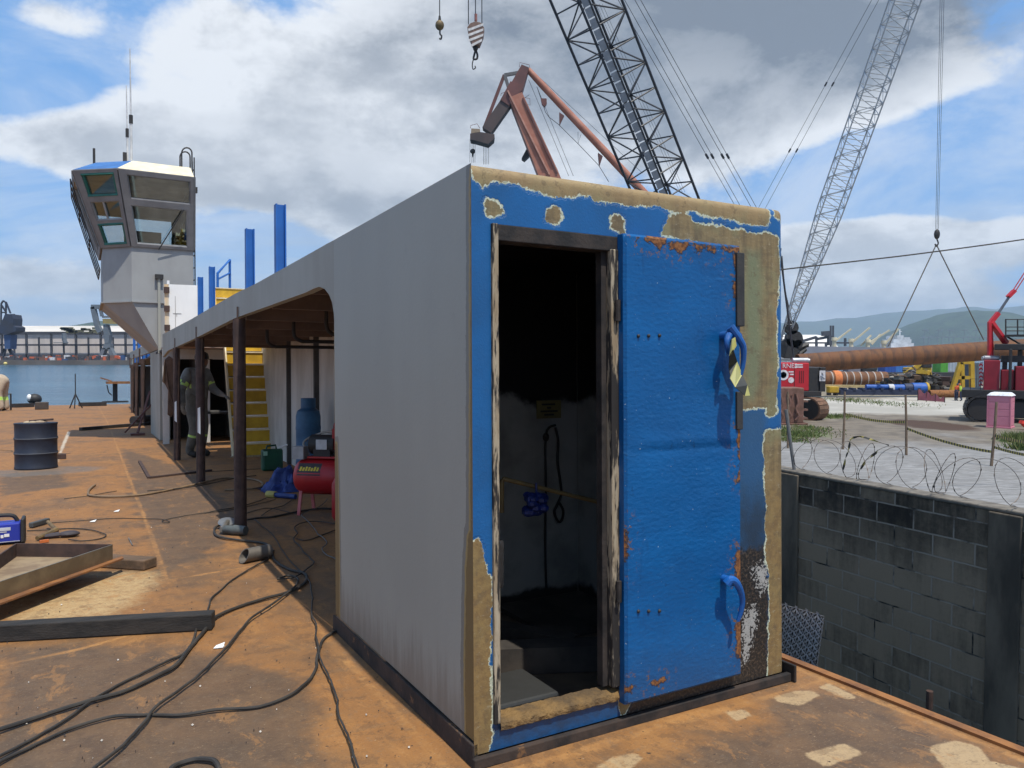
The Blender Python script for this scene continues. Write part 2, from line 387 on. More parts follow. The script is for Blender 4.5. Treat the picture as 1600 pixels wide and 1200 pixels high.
set_attr(deck, 'pale', pad(union(P2, ppoly), -1))
P2s = P2 + np.stack([shear, 0*shear], 1)
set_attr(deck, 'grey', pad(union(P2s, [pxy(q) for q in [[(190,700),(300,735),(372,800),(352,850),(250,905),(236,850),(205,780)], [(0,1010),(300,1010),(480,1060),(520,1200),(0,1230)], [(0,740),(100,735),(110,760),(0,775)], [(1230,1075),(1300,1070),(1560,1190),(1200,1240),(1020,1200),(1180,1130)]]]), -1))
set_attr(deck, 'dust', pad(union(P2s, [pxy([(0,935),(60,915),(150,893),(250,893),(262,905),(215,945),(175,965),(0,978)])]), -1))
seams = [pxy([(150,628),(168,660),(180,690),(200,742),(236,835),(262,912)]), pxy([(-30,950),(120,915),(262,885)]), [(-.10,-3),(-.09,2.0)], [(1.90,-4),(1.90,.1)], [(-.1,-.10),(1.9,-.10)], pxy([(0,1040),(120,1015),(230,985)]), pxy([(270,905),(420,880)]), pxy([(1020,1130),(1100,1110)])]
sd = np.minimum.reduce([line_d(P2s, q) for q in seams]); set_attr(deck, 'seam', pad(sd, 1))
set_attr(deck, 'white', pad(union(P2s, [pxy([(105,674),(111,675),(100,700),(92,722),(88,720),(95,697)])]), -1))
dc = dk(56, 734)
set_attr(deck, 'ring', pad(.75-np.hypot((P2s[:, 0]-dc[0]-.1)*.8, P2s[:, 1]-dc[1]+.3), -1))
mb = MBd()                                             # low rim along the barge's edge
mb.box((1.935, -4.2, -.02), (1.985, .5, .012))
solo('deck_edge', mb, RUSTO, 'rusty edge strip of the deck', None, kind='structure')

# ------------------------------------------------------------------ deckhouse: cabin, covered passage
W, H, YE = 1.726, 2.34, 1.857
house = thing('deckhouse', 'long grey deckhouse with a burnt blue end wall and an open covered passage', 'deckhouse')
rad = .035
def grid_panel(us, vs, fmap, holes=()):
    g = MBd(); nu, nv_ = len(us), len(vs)
    g.v = [fmap(u, v) for v in vs for u in us]
    for j in range(nv_-1):
        for i in range(nu-1):
            cu, cv = (us[i]+us[i+1])/2, (vs[j]+vs[j+1])/2
            if any(a < cu < b and c < cv < e for a, b, c, e in holes): continue
            g.f.append([j*nu+i, j*nu+i+1, (j+1)*nu+i+1, (j+1)*nu+i]); g.m.append(0); g.sm.append(True)
    return g
def arc(s, e):
    """distance past a rounded corner of radius rad -> (advance, set-back)"""
    if s <= e-rad: return s, 0.
    a = min((s-(e-rad))/rad, math.pi/2)
    return e-rad+rad*math.sin(a), rad-rad*math.cos(a)
HX0, HX1, HZ0, HZ1 = .088, .735, .15, 2.115
us = sorted(set([0., HX0, HX1] + [float(v) for v in np.arange(.012, W-rad+rad*1.6, .012) if min(abs(v-HX0), abs(v-HX1)) > .004]))
vs_ = sorted(set([HZ0, HZ1] + [float(v) for v in np.arange(.045, H-rad+rad*1.6, .012) if min(abs(v-HZ0), abs(v-HZ1)) > .004]))
def fm(u, v):
    x, s1 = arc(u, W); z, s2 = arc(v, H)
    return (x, s1+s2, z)
g = grid_panel(us, vs_, fm, [(HX0, HX1, HZ0, HZ1)])
UV = np.array([(u, v) for v in vs_ for u in us])
fxz = lambda lst: [by(a, b)[[0, 2]] for a, b in lst]
tan = [[(736,235),(738,262),(741,280),(747,288),(754,294),(762,287),(772,282),(790,284),(810,289),(826,295),(848,301),(868,306),(880,306),(893,309),(905,304),(925,308),(928,314),(950,317),(975,320),(1000,322),(1025,322),(1040,327),(1052,330),(1065,332),(1085,329),(1100,338),(1120,337),(1140,343),(1160,349),(1180,350),(1190,352),(1197,356),(1202,353),(1204,335),(1204,300)],
       [(1211,300),(1210,338),(1214,341),(1224,348),(1232,350),(1232,300)],
       [(758,318),(761,311),(775,315),(783,322),(788,329),(784,336),(762,337),(760,327)], [(853,328),(862,325),(873,328),(877,340),(874,349),(866,352),(852,345)],
       [(953,357),(954,344),(960,336),(970,337),(977,344),(974,355),(979,372),(974,376),(968,363)],
       [(1034,366),(1040,345),(1042,338),(1055,336),(1070,333),(1080,338),(1082,346),(1105,352),(1118,354),(1130,354),(1140,358),(1155,360),(1175,364),(1190,366),(1195,362),(1210,368),(1217,371),(1217,385),(1219,400),(1218,425),(1214,470),(1212,480),(1215,500),(1213,540),(1216,570),(1214,620),(1211,636),(1213,644),(1209,650),(1202,651),(1196,645),(1200,637),(1190,636),(1178,639),(1140,640),(1140,390)],
       [(1240,669),(1202,671),(1195,676),(1193,700),(1194,725),(1195,770),(1198,800),(1195,815),(1197,840),(1196,870),(1200,890),(1202,930),(1201,985),(1200,1020),(1201,1060),(1240,1060)],
       [(732,844),(740,846),(746,842),(754,852),(756,875),(760,896),(767,904),(769,933),(766,967),(767,1000),(767,1075),(769,1150),(764,1176),(746,1196),(732,1200)],
       [(966,1086),(990,1078),(985,1100),(972,1118),(966,1105)]]
tpoly = [fxz(q) for q in tan]
d_tan = union(UV, tpoly)
d_char = union(UV, [fxz([(1150,865),(1175,855),(1192,858),(1200,900),(1200,1080),(1150,1080)]), fxz([(975,1085),(1160,1050),(1240,1035),(1240,1100),(960,1160)])])
d_wht = union(UV, [fxz([(1178,890),(1186,880),(1198,882),(1199,915),(1190,925),(1183,910)]), fxz([(1160,965),(1174,945),(1183,955),(1178,990),(1168,1030),(1160,1035)])])
m, n = begin('burnt_blue_panel'); o = n.obj()
nA = n.noise(o, 24., 7., .7); nB = n.noise(o, 85., 4., .65); nC = n.noise(o, 2.2, 5., .6)
jit = n.math('ADD', n.math('MULTIPLY', n.math('SUBTRACT', n.noise(o, 13., 8., .75), .5), .075), n.math('MULTIPLY', n.math('SUBTRACT', nB, .5), .022))
td = n.math('ADD', n.attr('tan'), jit)
blue = n.mix(n.ramp(nC, .35, .68), (.004,.103,.30), (.005,.075,.21))
sp2 = n.new('ShaderNodeSeparateXYZ'); n.l.new(o, sp2.inputs[0])
blue = n.mix(n.math('MULTIPLY', n.ramp(nA, .60, .72), .35), blue, (.05,.10,.17))
blue = n.mix(n.math('MULTIPLY', n.ramp(nB, .70, .76), .5), blue, (.45,.55,.62))
blue = n.mix(n.math('MULTIPLY', n.ramp(n.math('ADD', n.attr('fade'), n.math('MULTIPLY', n.math('SUBTRACT', nA, .5), .12)), -.04, .03), .75), blue, n.mix(nA, (.018,.06,.13), (.035,.095,.17)))
soot = n.ramp(n.math('ADD', n.math('MULTIPLY', n.attr('soot'), 1.), n.math('MULTIPLY', n.math('SUBTRACT', nA, .5), .35)), -.18, .12)
blue = n.mix(n.math('MULTIPLY', soot, .82), blue, (.018,.026,.038))
ch = n.ramp(n.math('ADD', n.attr('char'), n.math('MULTIPLY', n.math('SUBTRACT', nA, .5), .12)), -.02, .015)
blue = n.mix(ch, blue, n.mix(n.ramp(nB, .45, .7), (.016,.014,.013), (.095,.065,.042)))
wd_ = n.math('ADD', n.attr('flake'), n.math('ADD', n.math('MULTIPLY', n.math('SUBTRACT', nA, .5), .16), n.math('MULTIPLY', n.math('SUBTRACT', nB, .5), .26)))
blue = n.mix(n.ramp(wd_, 0., .008), blue, n.mix(nA, (.20,.19,.175), (.46,.45,.42)))
strk = n.math('ADD', n.math('MULTIPLY', n.noise(n.scale(o, (9, 1, .8)), 2.4, 7., .65), .6), n.math('MULTIPLY', n.noise(n.scale(o, (1, 1, 6)), 6., 6., .7), .4))
tanc = n.mix(n.ramp(strk, .38, .62), (.255,.18,.08), (.125,.09,.045))
tanc = n.mix(n.math('MULTIPLY', n.ramp(nA, .56, .68), .5), tanc, (.36,.29,.17))
tanc = n.mix(n.math('MULTIPLY', n.ramp(n.noise(o, 5., 4.), .45, .62), .6), tanc, (.22,.215,.105))
tanc = n.mix(n.math('MULTIPLY', n.ramp(n.math('ADD', sp2.outputs[2], n.math('MULTIPLY', nC, .3)), 1.15, .95), .7), tanc, n.mix(n.ramp(nA, .4, .65), (.25,.155,.05), (.15,.085,.03)))
tanc = n.mix(n.math('MULTIPLY', n.ramp(sp2.outputs[2], H*K-.10, H*K-.02), .6), tanc, (.36,.24,.11))
tanc = n.mix(n.math('MULTIPLY', n.ramp(n.attr('green'), -.02, .05), .85), tanc, n.mix(nA, (.185,.20,.115), (.135,.165,.085)))
tanc = n.mix(n.math('MULTIPLY', n.ramp(n.noise(o, 15., 10., .8), .545, .575), .5), tanc, (.115,.08,.042))
tanc = n.mix(n.math('MULTIPLY', n.ramp(n.noise(n.scale(o, (1, 1, 2.5)), 26., 9., .8), .57, .60), .45), tanc, (.34,.29,.18))
tanc = n.mix(n.ramp(nB, .66, .74), tanc, (.09,.06,.03))
ewd = n.math('MULTIPLY', n.ramp(n.noise(o, 9., 4., .6), .35, .65, True, .05, 1.5), -.0075)
col = n.mix(n.ramp(n.math('SUBTRACT', td, ewd), -.001, .0015), blue, n.mix(n.ramp(nB, .4, .6), (.58,.60,.46), (.36,.40,.29)))
col = n.mix(n.ramp(td, -.001, .002), col, tanc)
bm = n.math('ADD', n.math('MULTIPLY', nB, .5), n.math('SUBTRACT', n.math('MULTIPLY', n.noise(o, 130., 2.), .25), n.ramp(td, -.014, -.009, True, 0., .8)))
fin(n, col, n.math('ADD', .42, n.math('MULTIPLY', n.ramp(td, -.012, 0.), .3)), 0., bm, .55, .004)
FRONT = m
fo = part('front_panel', g, FRONT, house, label='blue end wall with bare brown patches')
set_attr(fo, 'tan', d_tan); set_attr(fo, 'char', d_char); set_attr(fo, 'flake', d_wht)
set_attr(fo, 'soot', union(UV, [fxz([(1155,800),(1200,790),(1202,1060),(1155,1060)]), fxz([(764,1120),(965,1080),(965,1100),(764,1170)])]))
set_attr(fo, 'fade', sdf(UV, fxz([(1150,640),(1196,640),(1199,800),(1199,900),(1150,900)])))
set_attr(fo, 'green', sdf(UV, fxz([(1162,385),(1190,390),(1192,590),(1180,630),(1162,630)])))
# left wall
us = [float(v) for v in np.arange(0, YE-.004, .022)]+[YE]; vs2 = [float(v) for v in np.arange(.10, H+.001, .022)]+[H]
g = grid_panel(us, vs2, lambda u, v: (0., u, v))
g.f = [q[::-1] for q in g.f]
UVw = np.array([(u, v) for v in vs2 for u in us]); wyz = lambda lst: [bx(a, b)[[1, 2]] for a, b in lst]
m, n = begin('grey_side_paint'); o = n.obj(); nA = n.noise(o, 14., 6., .65); nB = n.noise(o, 60., 4.)
big_ = n.noise(n.scale(o, (1, 1, .5)), 1.3, 6., .6)
c = n.mix(n.ramp(big_, .35, .65), (.325,.323,.278), (.30,.298,.257))
c = n.mix(n.math('MULTIPLY', n.ramp(n.noise(o, 6., 10., .8), .60, .625), .16), c, (.22,.215,.19))
c = n.mix(n.math('MULTIPLY', n.ramp(n.noise(n.scale(o, (1, 2.2, 1)), 10., 10., .82), .63, .65), .35), c, (.42,.42,.39))
c = n.mix(n.math('MULTIPLY', n.ramp(n.noise(o, 9., 6., .7), .64, .72), .18), c, (.2,.195,.19))
s3 = n.new('ShaderNodeSeparateXYZ'); n.l.new(o, s3.inputs[0])
drip = n.noise(n.scale(o, (1, 14, 1.2)), 1.5, 7., .7)
dirt = n.ramp(n.math('SUBTRACT', n.math('MULTIPLY', drip, .5), s3.outputs[2]), -.08, .2)
c = n.mix(n.math('MULTIPLY', dirt, .6), c, (.12,.10,.08))
td = n.math('ADD', n.attr('tan'), n.math('ADD', n.math('MULTIPLY', n.math('SUBTRACT', nA, .5), .03), n.math('MULTIPLY', n.math('SUBTRACT', nB, .5), .012)))
c = n.mix(n.ramp(td, -.034, -.030), c, (.19,.185,.16)); c = n.mix(n.ramp(td, -.008, -.004), c, (.30,.22,.09)); c = n.mix(n.ramp(td, .004, .012), c, (.17,.115,.045))
c = n.mix(n.math('MULTIPLY', n.ramp(nB, .72, .77), .6), c, (.45,.45,.45))
fin(n, c, .52, 0., n.math('ADD', nB, n.math('MULTIPLY', n.noise(o, 4., 3.), .8)), .16, .004); SIDE = m
so_ = part('side_wall', g, SIDE, house)
set_attr(so_, 'tan', union(UVw, [wyz([(745,240),(745,1230),(728,1190),(726,1100),(727,900),(729,830),(734,700),(735,300)])[:0] or wyz([(760,830),(760,1230),(727,1180),(725,1050),(727,900),(730,835)]), wyz([(500,700),(500,1020),(531,1000),(531,900),(529,760),(527,690)]), wyz([(760,255),(760,840),(733.5,840),(733.5,260)])]))
mb = MBd()                                             # wall edge at the opening, thickness
mb.box((.002, YE, .1), (.06, YE+.012, 1.84)); part('wall_edge', mb, M('bare_laminate', (.30,.21,.08), (.20,.14,.06), 8, .8, bump=.3), house)
mb = MBd(); mb.box((-.012, -.012, 0), (-.001, YE+.03, .092)); mb.box((-.012, -.03, 0), (W+.012, -.002, .042)); mb.box((W+.0125, -.05, 0), (W+.028, .05, .085)); mb.box((.02, .02, 0), (W-.02, .05, .09)); mb.box((W-.02, .02, 0), (W, YE, .09)); mb.box((.0, .0, .0), (.02, YE, .09))
part('base_coaming', mb, M('rusty_char', (.014,.012,.011), (.055,.036,.026), 7, .85, bump=.7, bscale=45, spots=(.17,.085,.035), samt=.40, sscale=9), house, .004)
# fascia with its rounded corner
def onw(px, py):
    q = bx(px, py, 0.)
    for _ in range(6): q = bx(px, py, bend(q[1])*.95)
    return q
top = [(YE, H)] + [tuple(onw(a, b)[1:]) for a, b in [(477,400),(400,443),(367,459),(300,498),(252,523.5)]]
bot = [(YE, 1.86)] + [tuple(bx(a, b)[1:]) for a, b in [(521.5,490),(519,473),(514,460),(507,451.5),(498,448),(488,451),(475,457)]] + [tuple(onw(a, b)[1:]) for a, b in [(367,497),(300,531),(262,548),(254,558),(251.5,575)]]
mb = MBd(); pr = []
def strip(path_t, path_b, thick):
    """face between two (y,z) paths on the bent side line, with thickness"""
    q = MBd()
    ys_ = sorted(set([round(a[0], 4) for a in path_t+path_b])); ys_ = [y for y in ys_ if path_t[0][0]-1e-6 <= y <= min(path_t[-1][0], path_b[-1][0])+1e-6]
    def at(path, y):
        z = [b for a, b in path if abs(a-y) < 1e-3]
        if z: return z[0]
        return float(np.interp(y, [a for a, _ in path], [b for _, b in path]))
    for y in ys_:
        x = bend(y)*.95
        for xx in (x, x+thick):
            q.v.append((xx, y, at(path_b, y))); q.v.append((xx, y, at(path_t, y)))
    for i in range(len(ys_)-1):
        a, b = 4*i, 4*i+4
        q.f += [[a, a+1, b+1, b], [a+2, b+2, b+3, a+3], [a, b, b+2, a+2], [a+1, a+3, b+3, b+1]]
    q.m = [0]*len(q.f); q.sm = [False]*len(q.f); return q
part('fascia', strip(top, bot, .06), GREY, house)
# roof slab with the stair opening, cross beams below it
mb = MBd(); X0, X1 = .065, 1.69
SY0, SY1, SX0, SX1 = 13.6, 16.4, 1.05, 2.1
def rx(y, k=1.): return bend(y)*k
for a, b in ((.16, 4), (4, 8), (8, 11), (11, SY0), (SY1, 18.4)):
    mb.prism([(X0+rx(a), a, 2.27), (X1+rx(a)*1.2+(.06 if a > 2 else 0), a, 2.27), (X1+rx(b)*1.2+(.06 if b > 5 else .02), b, 2.27), (X0+rx(b), b, 2.27)], (0, 0, .06))
a, b = SY0, SY1
mb.prism([(X0+rx(a), a, 2.27), (SX0, a, 2.27), (SX0, b, 2.27), (X0+rx(b), b, 2.27)], (0, 0, .06))
roof = part('roof', mb, M('underside_brown_primer', (.36,.25,.19), (.26,.18,.14), 2, .7, bump=.15, spots=(.08,.05,.04), samt=.3), house)
for k, y in enumerate([2.9, 4.2, 5.6, 7.0, 8.4, 9.8, 11.2, 12.6]):
    mb = MBd(); mb.box((.09+rx(y), y-.025, 2.13), (1.74+rx(y), y+.025, 2.268)); part('roof_beam', mb, M('beam_primer', (.20,.14,.11), (.14,.1,.08), 3, .7), roof)
# back wall of the passage, stiffeners, far bulkhead
BWALL = M('passage_wall_paint', (.62,.60,.55), (.45,.43,.385), 1.8, .6, bump=.12, stretch=(1,1,.4), spots=(.17,.12,.08), samt=.3, sscale=2.5)
mb = MBd(); mb.prism([(1.75, 1.95, .0), (1.80, 1.95, .0), (1.80+rx(18), 19.8, .0), (1.75+rx(18), 19.8, .0)], (0, 0, 2.265)); part('back_wall', mb, BWALL, house)
for y in (3.6, 4.7, 6.0, 7.5, 9.2, 11.2):
    mb = MBd(); mb.box((1.66+rx(y), y-.03, .0), (1.748+rx(y), y+.03, 2.262)); part('stiffener', mb, M('stiffener_paint', (.075,.07,.065), (.05,.047,.043), 3, .6), house)
mb = MBd(); YB = 17.2; x0 = rx(YB); bxp = lambda px: float(by(px, 600, YB)[0])
mb.box((x0+.02, YB, 0), (bxp(264), YB+.06, 2.26)); mb.box((bxp(264), YB, 2.02), (bxp(322), YB+.06, 2.26)); mb.box((bxp(322), YB, 0), (bxp(328), YB+.06, 2.26)); mb.box((bxp(328), YB, 2.02), (bxp(366), YB+.06, 2.26)); mb.box((bxp(366), YB, 0), (x0+1.75, YB+.06, 2.26))
part('bulkhead', mb, BWALL, house)
mb = MBd(); mb.box((x0+.06, YB+2.2, 0), (x0+1.78, YB+2.3, 2.26)); mb.box((x0+.05, YB+.06, 2.2), (x0+1.75, YB+2.3, 2.262)); mb.box((x0+.84, YB+.06, 0), (x0+.9, YB+2.2, 2.2))
part('inner_bulkhead', mb, DARKR, house)
# wall between cabin and passage, interior linings
mb = MBd(); mb.box((.062, YE-.07, 0.0), (1.70, YE-.01, 2.262)); part('cabin_end_wall', mb, BWALL, house)
mb = MBd(); mb.box((1.7005, .045, .02), (1.722, YE+.1, 2.30)); part('right_wall', mb, GREY, house)
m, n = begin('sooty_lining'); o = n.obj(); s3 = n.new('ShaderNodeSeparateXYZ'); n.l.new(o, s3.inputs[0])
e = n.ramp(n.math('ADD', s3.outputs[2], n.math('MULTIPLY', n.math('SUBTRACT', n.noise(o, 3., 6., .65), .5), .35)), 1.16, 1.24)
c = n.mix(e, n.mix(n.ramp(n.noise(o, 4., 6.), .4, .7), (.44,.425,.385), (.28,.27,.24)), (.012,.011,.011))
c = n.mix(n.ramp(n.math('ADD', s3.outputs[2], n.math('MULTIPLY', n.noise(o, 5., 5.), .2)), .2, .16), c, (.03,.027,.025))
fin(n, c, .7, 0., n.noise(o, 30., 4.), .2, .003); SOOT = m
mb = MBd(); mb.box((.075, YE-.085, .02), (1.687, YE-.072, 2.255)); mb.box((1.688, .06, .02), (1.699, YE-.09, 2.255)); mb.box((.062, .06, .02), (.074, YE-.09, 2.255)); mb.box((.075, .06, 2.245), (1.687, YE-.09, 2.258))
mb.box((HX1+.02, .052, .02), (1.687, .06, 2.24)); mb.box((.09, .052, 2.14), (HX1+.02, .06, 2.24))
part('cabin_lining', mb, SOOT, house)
mb = MBd(); mb.box((.08, .06, .004), (1.69, YE-.1, .02)); part('cabin_floor', mb, M('cabin_floor_plate', (.13,.09,.055), (.07,.05,.035), 4, .8, bump=.3), house)
mb = MBd(); mb.bar((.10, .95, .09), (1.3, .42, .09), .14, .13); mb.bar((.35, 1.75, .08), (.95, .72, .08), .1, .11); mb.box((1.0, 1.0, .02), (1.65, 1.7, .05))
part('hatch_coaming', mb, M('coaming_paint', (.07,.058,.047), (.035,.03,.026), 5, .85), house)
mb = MBd(); mb.box((.09, .10, .02), (.46, .42, .165)); part('floor_tank', mb, M('tank_paint', (.032,.032,.03), (.022,.022,.02), 4, .6), house, .012)
rail_y = MBd(); a, b = by(786, 748, .75), by(950, 788, .62)
rail_y.tube([by(784, 770, .75)+[0, 0, -.1], by(784, 752, .75), a, (a+b)/2, b, b+[.6, -.1, -.02]], .012, 10); part('grab_rail', rail_y, M('old_yellow_rail', (.20,.13,.04), (.12,.08,.035), 6, .7), house)
mb = MBd(); mb.box((.095, .11, .9), (.097, .12, .9)); 
# door frame
fr_ = MBd(); fr_.box((HX0-.004, -.014, HZ0), (.112, .075, HZ1)); lj = part('door_frame', fr_, M('burnt_wood_trim', (.40,.335,.235), (.27,.20,.12), 6, .75, bump=.5, bscale=50, stretch=(5,5,.7), spots=(.02,.017,.015), samt=.53, sscale=4.), house, .003)
mb = MBd(); mb.box((.655, -.016, HZ0+.03), (.698, .07, 2.058)); part('side_jamb', mb, MATS['burnt_wood_trim'], lj, .004)
mb = MBd(); mb.box((.700, -.004, HZ0), (.7345, .06, HZ1)); mb.box((.628, .02, HZ0+.03), (.653, .06, 2.05)); part('hinge_channel', mb, CHAR, lj)
mb = MBd(); mb.box((.113, -.008, 2.05), (.70, .07, HZ1-.002)); part('head_jamb', mb, CHAR, lj, .003)
mb = MBd(); 
NS_ = 90; prof_s = [(-.004, .118), (-.012, .122), (-.014, .136), (-.010, .148), (.0, .155), (.03, .160), (.068, .164), (.07, .12)]
for i_ in range(NS_+1):
    x_ = .1125+(.70-.1125)*i_/NS_
    for k_, (y_, z_) in enumerate(prof_s): q_ = mnoise.noise(Vector((x_*22, k_*.9, 2.)))*.004+mnoise.noise(Vector((x_*60, k_*1.7, 5.)))*.003; mb.v.append((x_, y_-abs(q_)*.8, z_+q_))
n8 = len(prof_s); mb.f = [[i_*n8+k_, (i_+1)*n8+k_, (i_+1)*n8+k_+1, i_*n8+k_+1] for i_ in range(NS_) for k_ in range(n8-1)]; mb.m = [0]*len(mb.f); mb.sm = [True]*len(mb.f)
part('door_sill', mb, M('peeling_sill', (.215,.125,.042), (.10,.065,.032), 9, .9, bump=.9, bscale=40, bdist=.02, spots=(.05,.035,.025), samt=.36, sscale=9), lj, 0)
# ---- the blue door folded back flat against the wall
DY = -.06
dxl, dxr = float(by(977, 700, DY)[0]), float(by(1159, 700, DY)[0])
dzb, dzt = .112, float(by(1070, 374, DY)[2])
us = [float(v) for v in np.linspace(dxl, dxr, 62)]; vs3 = [float(v) for v in np.linspace(dzb, dzt, 170)]
zc = float(by(1060, 698, DY)[2])
def dmap(u, v):
    e_ = min(1, (u-dxl)/.15)
    y = DY - .0035*math.exp(-((v-zc-.03)/.03)**2)*e_ + .003*math.exp(-((v-zc+.012)/.012)**2)*e_ + .002*mnoise.noise(Vector((u*6, v*6, 3)))
    rr = .012
    for e0 in (u-dxl, dxr-u, v-dzb, dzt-v):
        if e0 < rr: y += rr-math.sqrt(max(0, rr*rr-(rr-e0)**2))
    return (u, y, v)
g = grid_panel(us, vs3, dmap)
k0 = len(g.v)
g.box((dxl+.001, DY+.013, dzb+.001), (dxr-.001, DY+.05, dzt-.001))
UVd = np.array([(u, v) for v in vs3 for u in us]); dxz = lambda lst: [by(a, b, DY)[[0, 2]] for a, b in lst]
rust = [[(1007,377),(1017,360),(1044,362),(1040,380),(1030,388),(1025,380)], [(1044,380),(1060,379),(1078,381),(1070,388),(1060,392),(1048,386)], [(1086,384),(1098,385),(1093,393),(1088,393)], [(1100,385),(1122,388),(1117,394),(1104,391)], [(1128,386),(1165,388),(1165,393),(1140,392)],
        [(1147,398),(1166,395),(1166,425),(1150,420)], [(1147,440),(1153,444),(1152,470),(1148,465)], [(1153,668),(1166,668),(1166,728),(1156,726)], [(1154,740),(1159,738),(1158,748),(1154,749)], [(1151,860),(1166,858),(1166,905),(1152,905)], [(1150,975),(1166,960),(1166,1032),(1152,1025)], [(970,815),(980,830),(979,870),(970,900)], [(993,370),(999,371),(998,377),(993,377)], [(975,1082),(990,1077),(988,1072),(975,1074)], [(1020,1066),(1040,1060),(1040,1063),(1022,1069)]]
m, n = begin('blue_door_paint'); o = n.obj(); nA = n.noise(o, 22., 6., .65); nB = n.noise(o, 70., 3., .5); nC = n.noise(n.scale(o, (1, 1, 2.)), 2.4, 5.)
c = n.mix(n.ramp(nC, .3, .7), (.003,.099,.292), (.004,.077,.23))
c = n.mix(n.math('MULTIPLY', n.ramp(n.noise(o, 95., 2., .5), .725, .76), .8), c, (.55,.60,.62))
s3 = n.new('ShaderNodeSeparateXYZ'); n.l.new(o, s3.inputs[0])
c = n.mix(n.math('MULTIPLY', n.ramp(n.math('ADD', s3.outputs[2], n.math('MULTIPLY', nA, .25)), .55, .2), .45), c, (.03,.075,.16))
c = n.mix(n.math('MULTIPLY', n.ramp(n.noise(n.scale(o, (1, 1, 7)), 5., 8., .75), .57, .70), .35), c, (.02,.16,.42))
c = n.mix(n.math('MULTIPLY', n.ramp(n.noise(n.scale(o, (3, 1, .6)), 4., 8., .75), .58, .72), .4), c, (.006,.045,.14))
c = n.mix(n.math('MULTIPLY', n.ramp(n.noise(n.scale(o, (1, 1, 2.6)), 11., 10., .82), .60, .625), .30), c, (.05,.19,.40))
c = n.mix(n.math('MULTIPLY', n.ramp(n.noise(n.scale(o, (2.2, 1, 1)), 8., 10., .82), .61, .64), .5), c, (.006,.035,.10))
rd = n.math('ADD', n.attr('rust'), n.math('ADD', n.math('MULTIPLY', n.math('SUBTRACT', nA, .5), .075), n.math('MULTIPLY', n.math('SUBTRACT', nB, .5), .03)))
c = n.mix(n.math('MULTIPLY', n.ramp(n.attr('rust'), -.10, -.01), n.ramp(n.noise(o, 48., 6., .7), .57, .60)), c, (.16,.085,.045)); c = n.mix(n.ramp(rd, -.010, -.004), c, (.035,.035,.05)); c = n.mix(n.ramp(rd, -.003, .002), c, n.mix(n.ramp(nB, .4, .62), (.13,.05,.02), (.25,.105,.035)))
n.b.inputs['Specular IOR Level'].default_value = .3
fin(n, c, n.math('ADD', .36, n.math('MULTIPLY', n.ramp(rd, -.01, 0.), .4)), 0., n.math('ADD', n.math('MULTIPLY', n.noise(n.scale(o, (1, 1, 1.7)), 42., 3., .5), .8), n.math('MULTIPLY', n.ramp(rd, -.01, .0), .4)), .42, .007)
door = part('door', g, m, house)
nv = len(door.data.vertices); set_attr(door, 'rust', pad(union(UVd, [dxz(q) for q in rust]), -1)[:nv])
for cy, cz in ((525, 0), (955, 0)):
    for px in (997, 1013, 1030):
        q = by(px, cy+(px-997)*-.02, DY); mb = MBd(); mb.ball((q[0], DY-.002, q[2]), .008, 8, 6); part('rivet', mb, BLACKM, door)
mb = MBd(); q0, q1 = by(1151.5, 394, DY-.01), by(1162.5, 510, DY-.01); mb.box((q0[0], DY-.012, q1[2]), (q1[0]+.004, DY+.02, q0[2])); part('gasket', mb, RUBBER, door, .003)
mb = MBd(); q0, q1 = by(1151.5, 612, DY-.01), by(1161, 671, DY-.01); mb.box((q0[0], DY-.012, q1[2]), (q1[0], DY+.02, q0[2])); part('gasket', mb, RUBBER, door, .003)
for y_ in (.55, 1.75): mb = MBd(); mb.cyl((dxl-.014, -.03, y_), (dxl-.014, -.03, y_+.09), .012, None, 10); part('hinge', mb, CHAR, door)
HB = M('handle_blue', (.006,.10,.36), (.008,.075,.26), 9, .4, bump=.2, spots=(.35,.36,.36), samt=.27, sscale=7)
def lever(pts, boss, rr):
    g = MBd(); q = [by(a, b, DY-.055-.02*math.sin(math.pi*i/(len(pts)-1))) for i, (a, b) in enumerate(pts)]
    g.tube(smooth([tuple(v) for v in q], 4), [rr*(1-.6*i/(4*(len(pts)-1))) for i in range(4*(len(pts)-1)+1)], 10)
    c_ = by(*boss, DY-.05); g.cyl((c_[0], DY-.062, c_[2]), (c_[0], DY+.002, c_[2]), .02, None, 12)
    return part('handle', g, HB, door)
def smooth(P, k):
    P = [Vector([float(c) for c in q]) for q in P]; out_ = []
    for i in range(len(P)-1):
        p0, p1, p2, p3 = P[max(i-1, 0)], P[i], P[i+1], P[min(i+2, len(P)-1)]
        for j in range(k):
            u = j/k; out_.append(.5*((2*p1)+(p2-p0)*u+(2*p0-5*p1+4*p2-p3)*u*u+(3*p1-p0-3*p2+p3)*u**3))
    return out_+[P[-1]]
lever([(1141,511),(1148,520),(1155,530),(1161,541),(1162,556),(1160,575),(1155,592)], (1152,526), .021)
lever([(1139,524),(1136,532),(1136,543),(1138,552)], (1141,524), .017)
lever([(1136,912),(1142,906),(1149,909),(1156,921),(1160,937),(1158,955),(1153,970)], (1143,908), .022)
mb = MBd(); YT = DY-.085
Dp = lambda a, b, y=0.: by(a, b, YT+y)
for mi, q in ((0, [(1144,530),(1149,527),(1151,540),(1144,552),(1140,556)]), (1, [(1140,556),(1146,546),(1152,565),(1142,590),(1139,575)]), (0, [(1152,565),(1160,585),(1149,605),(1141,591)]), (1, [(1160,585),(1168,602),(1164,618),(1149,605)]), (0, [(1168,602),(1172,618),(1164,618.5)])):
    mb.mi = mi; mb.prism([Dp(a, b, .03*math.sin(b*.09)) for a, b in q], (0, .003, 0))
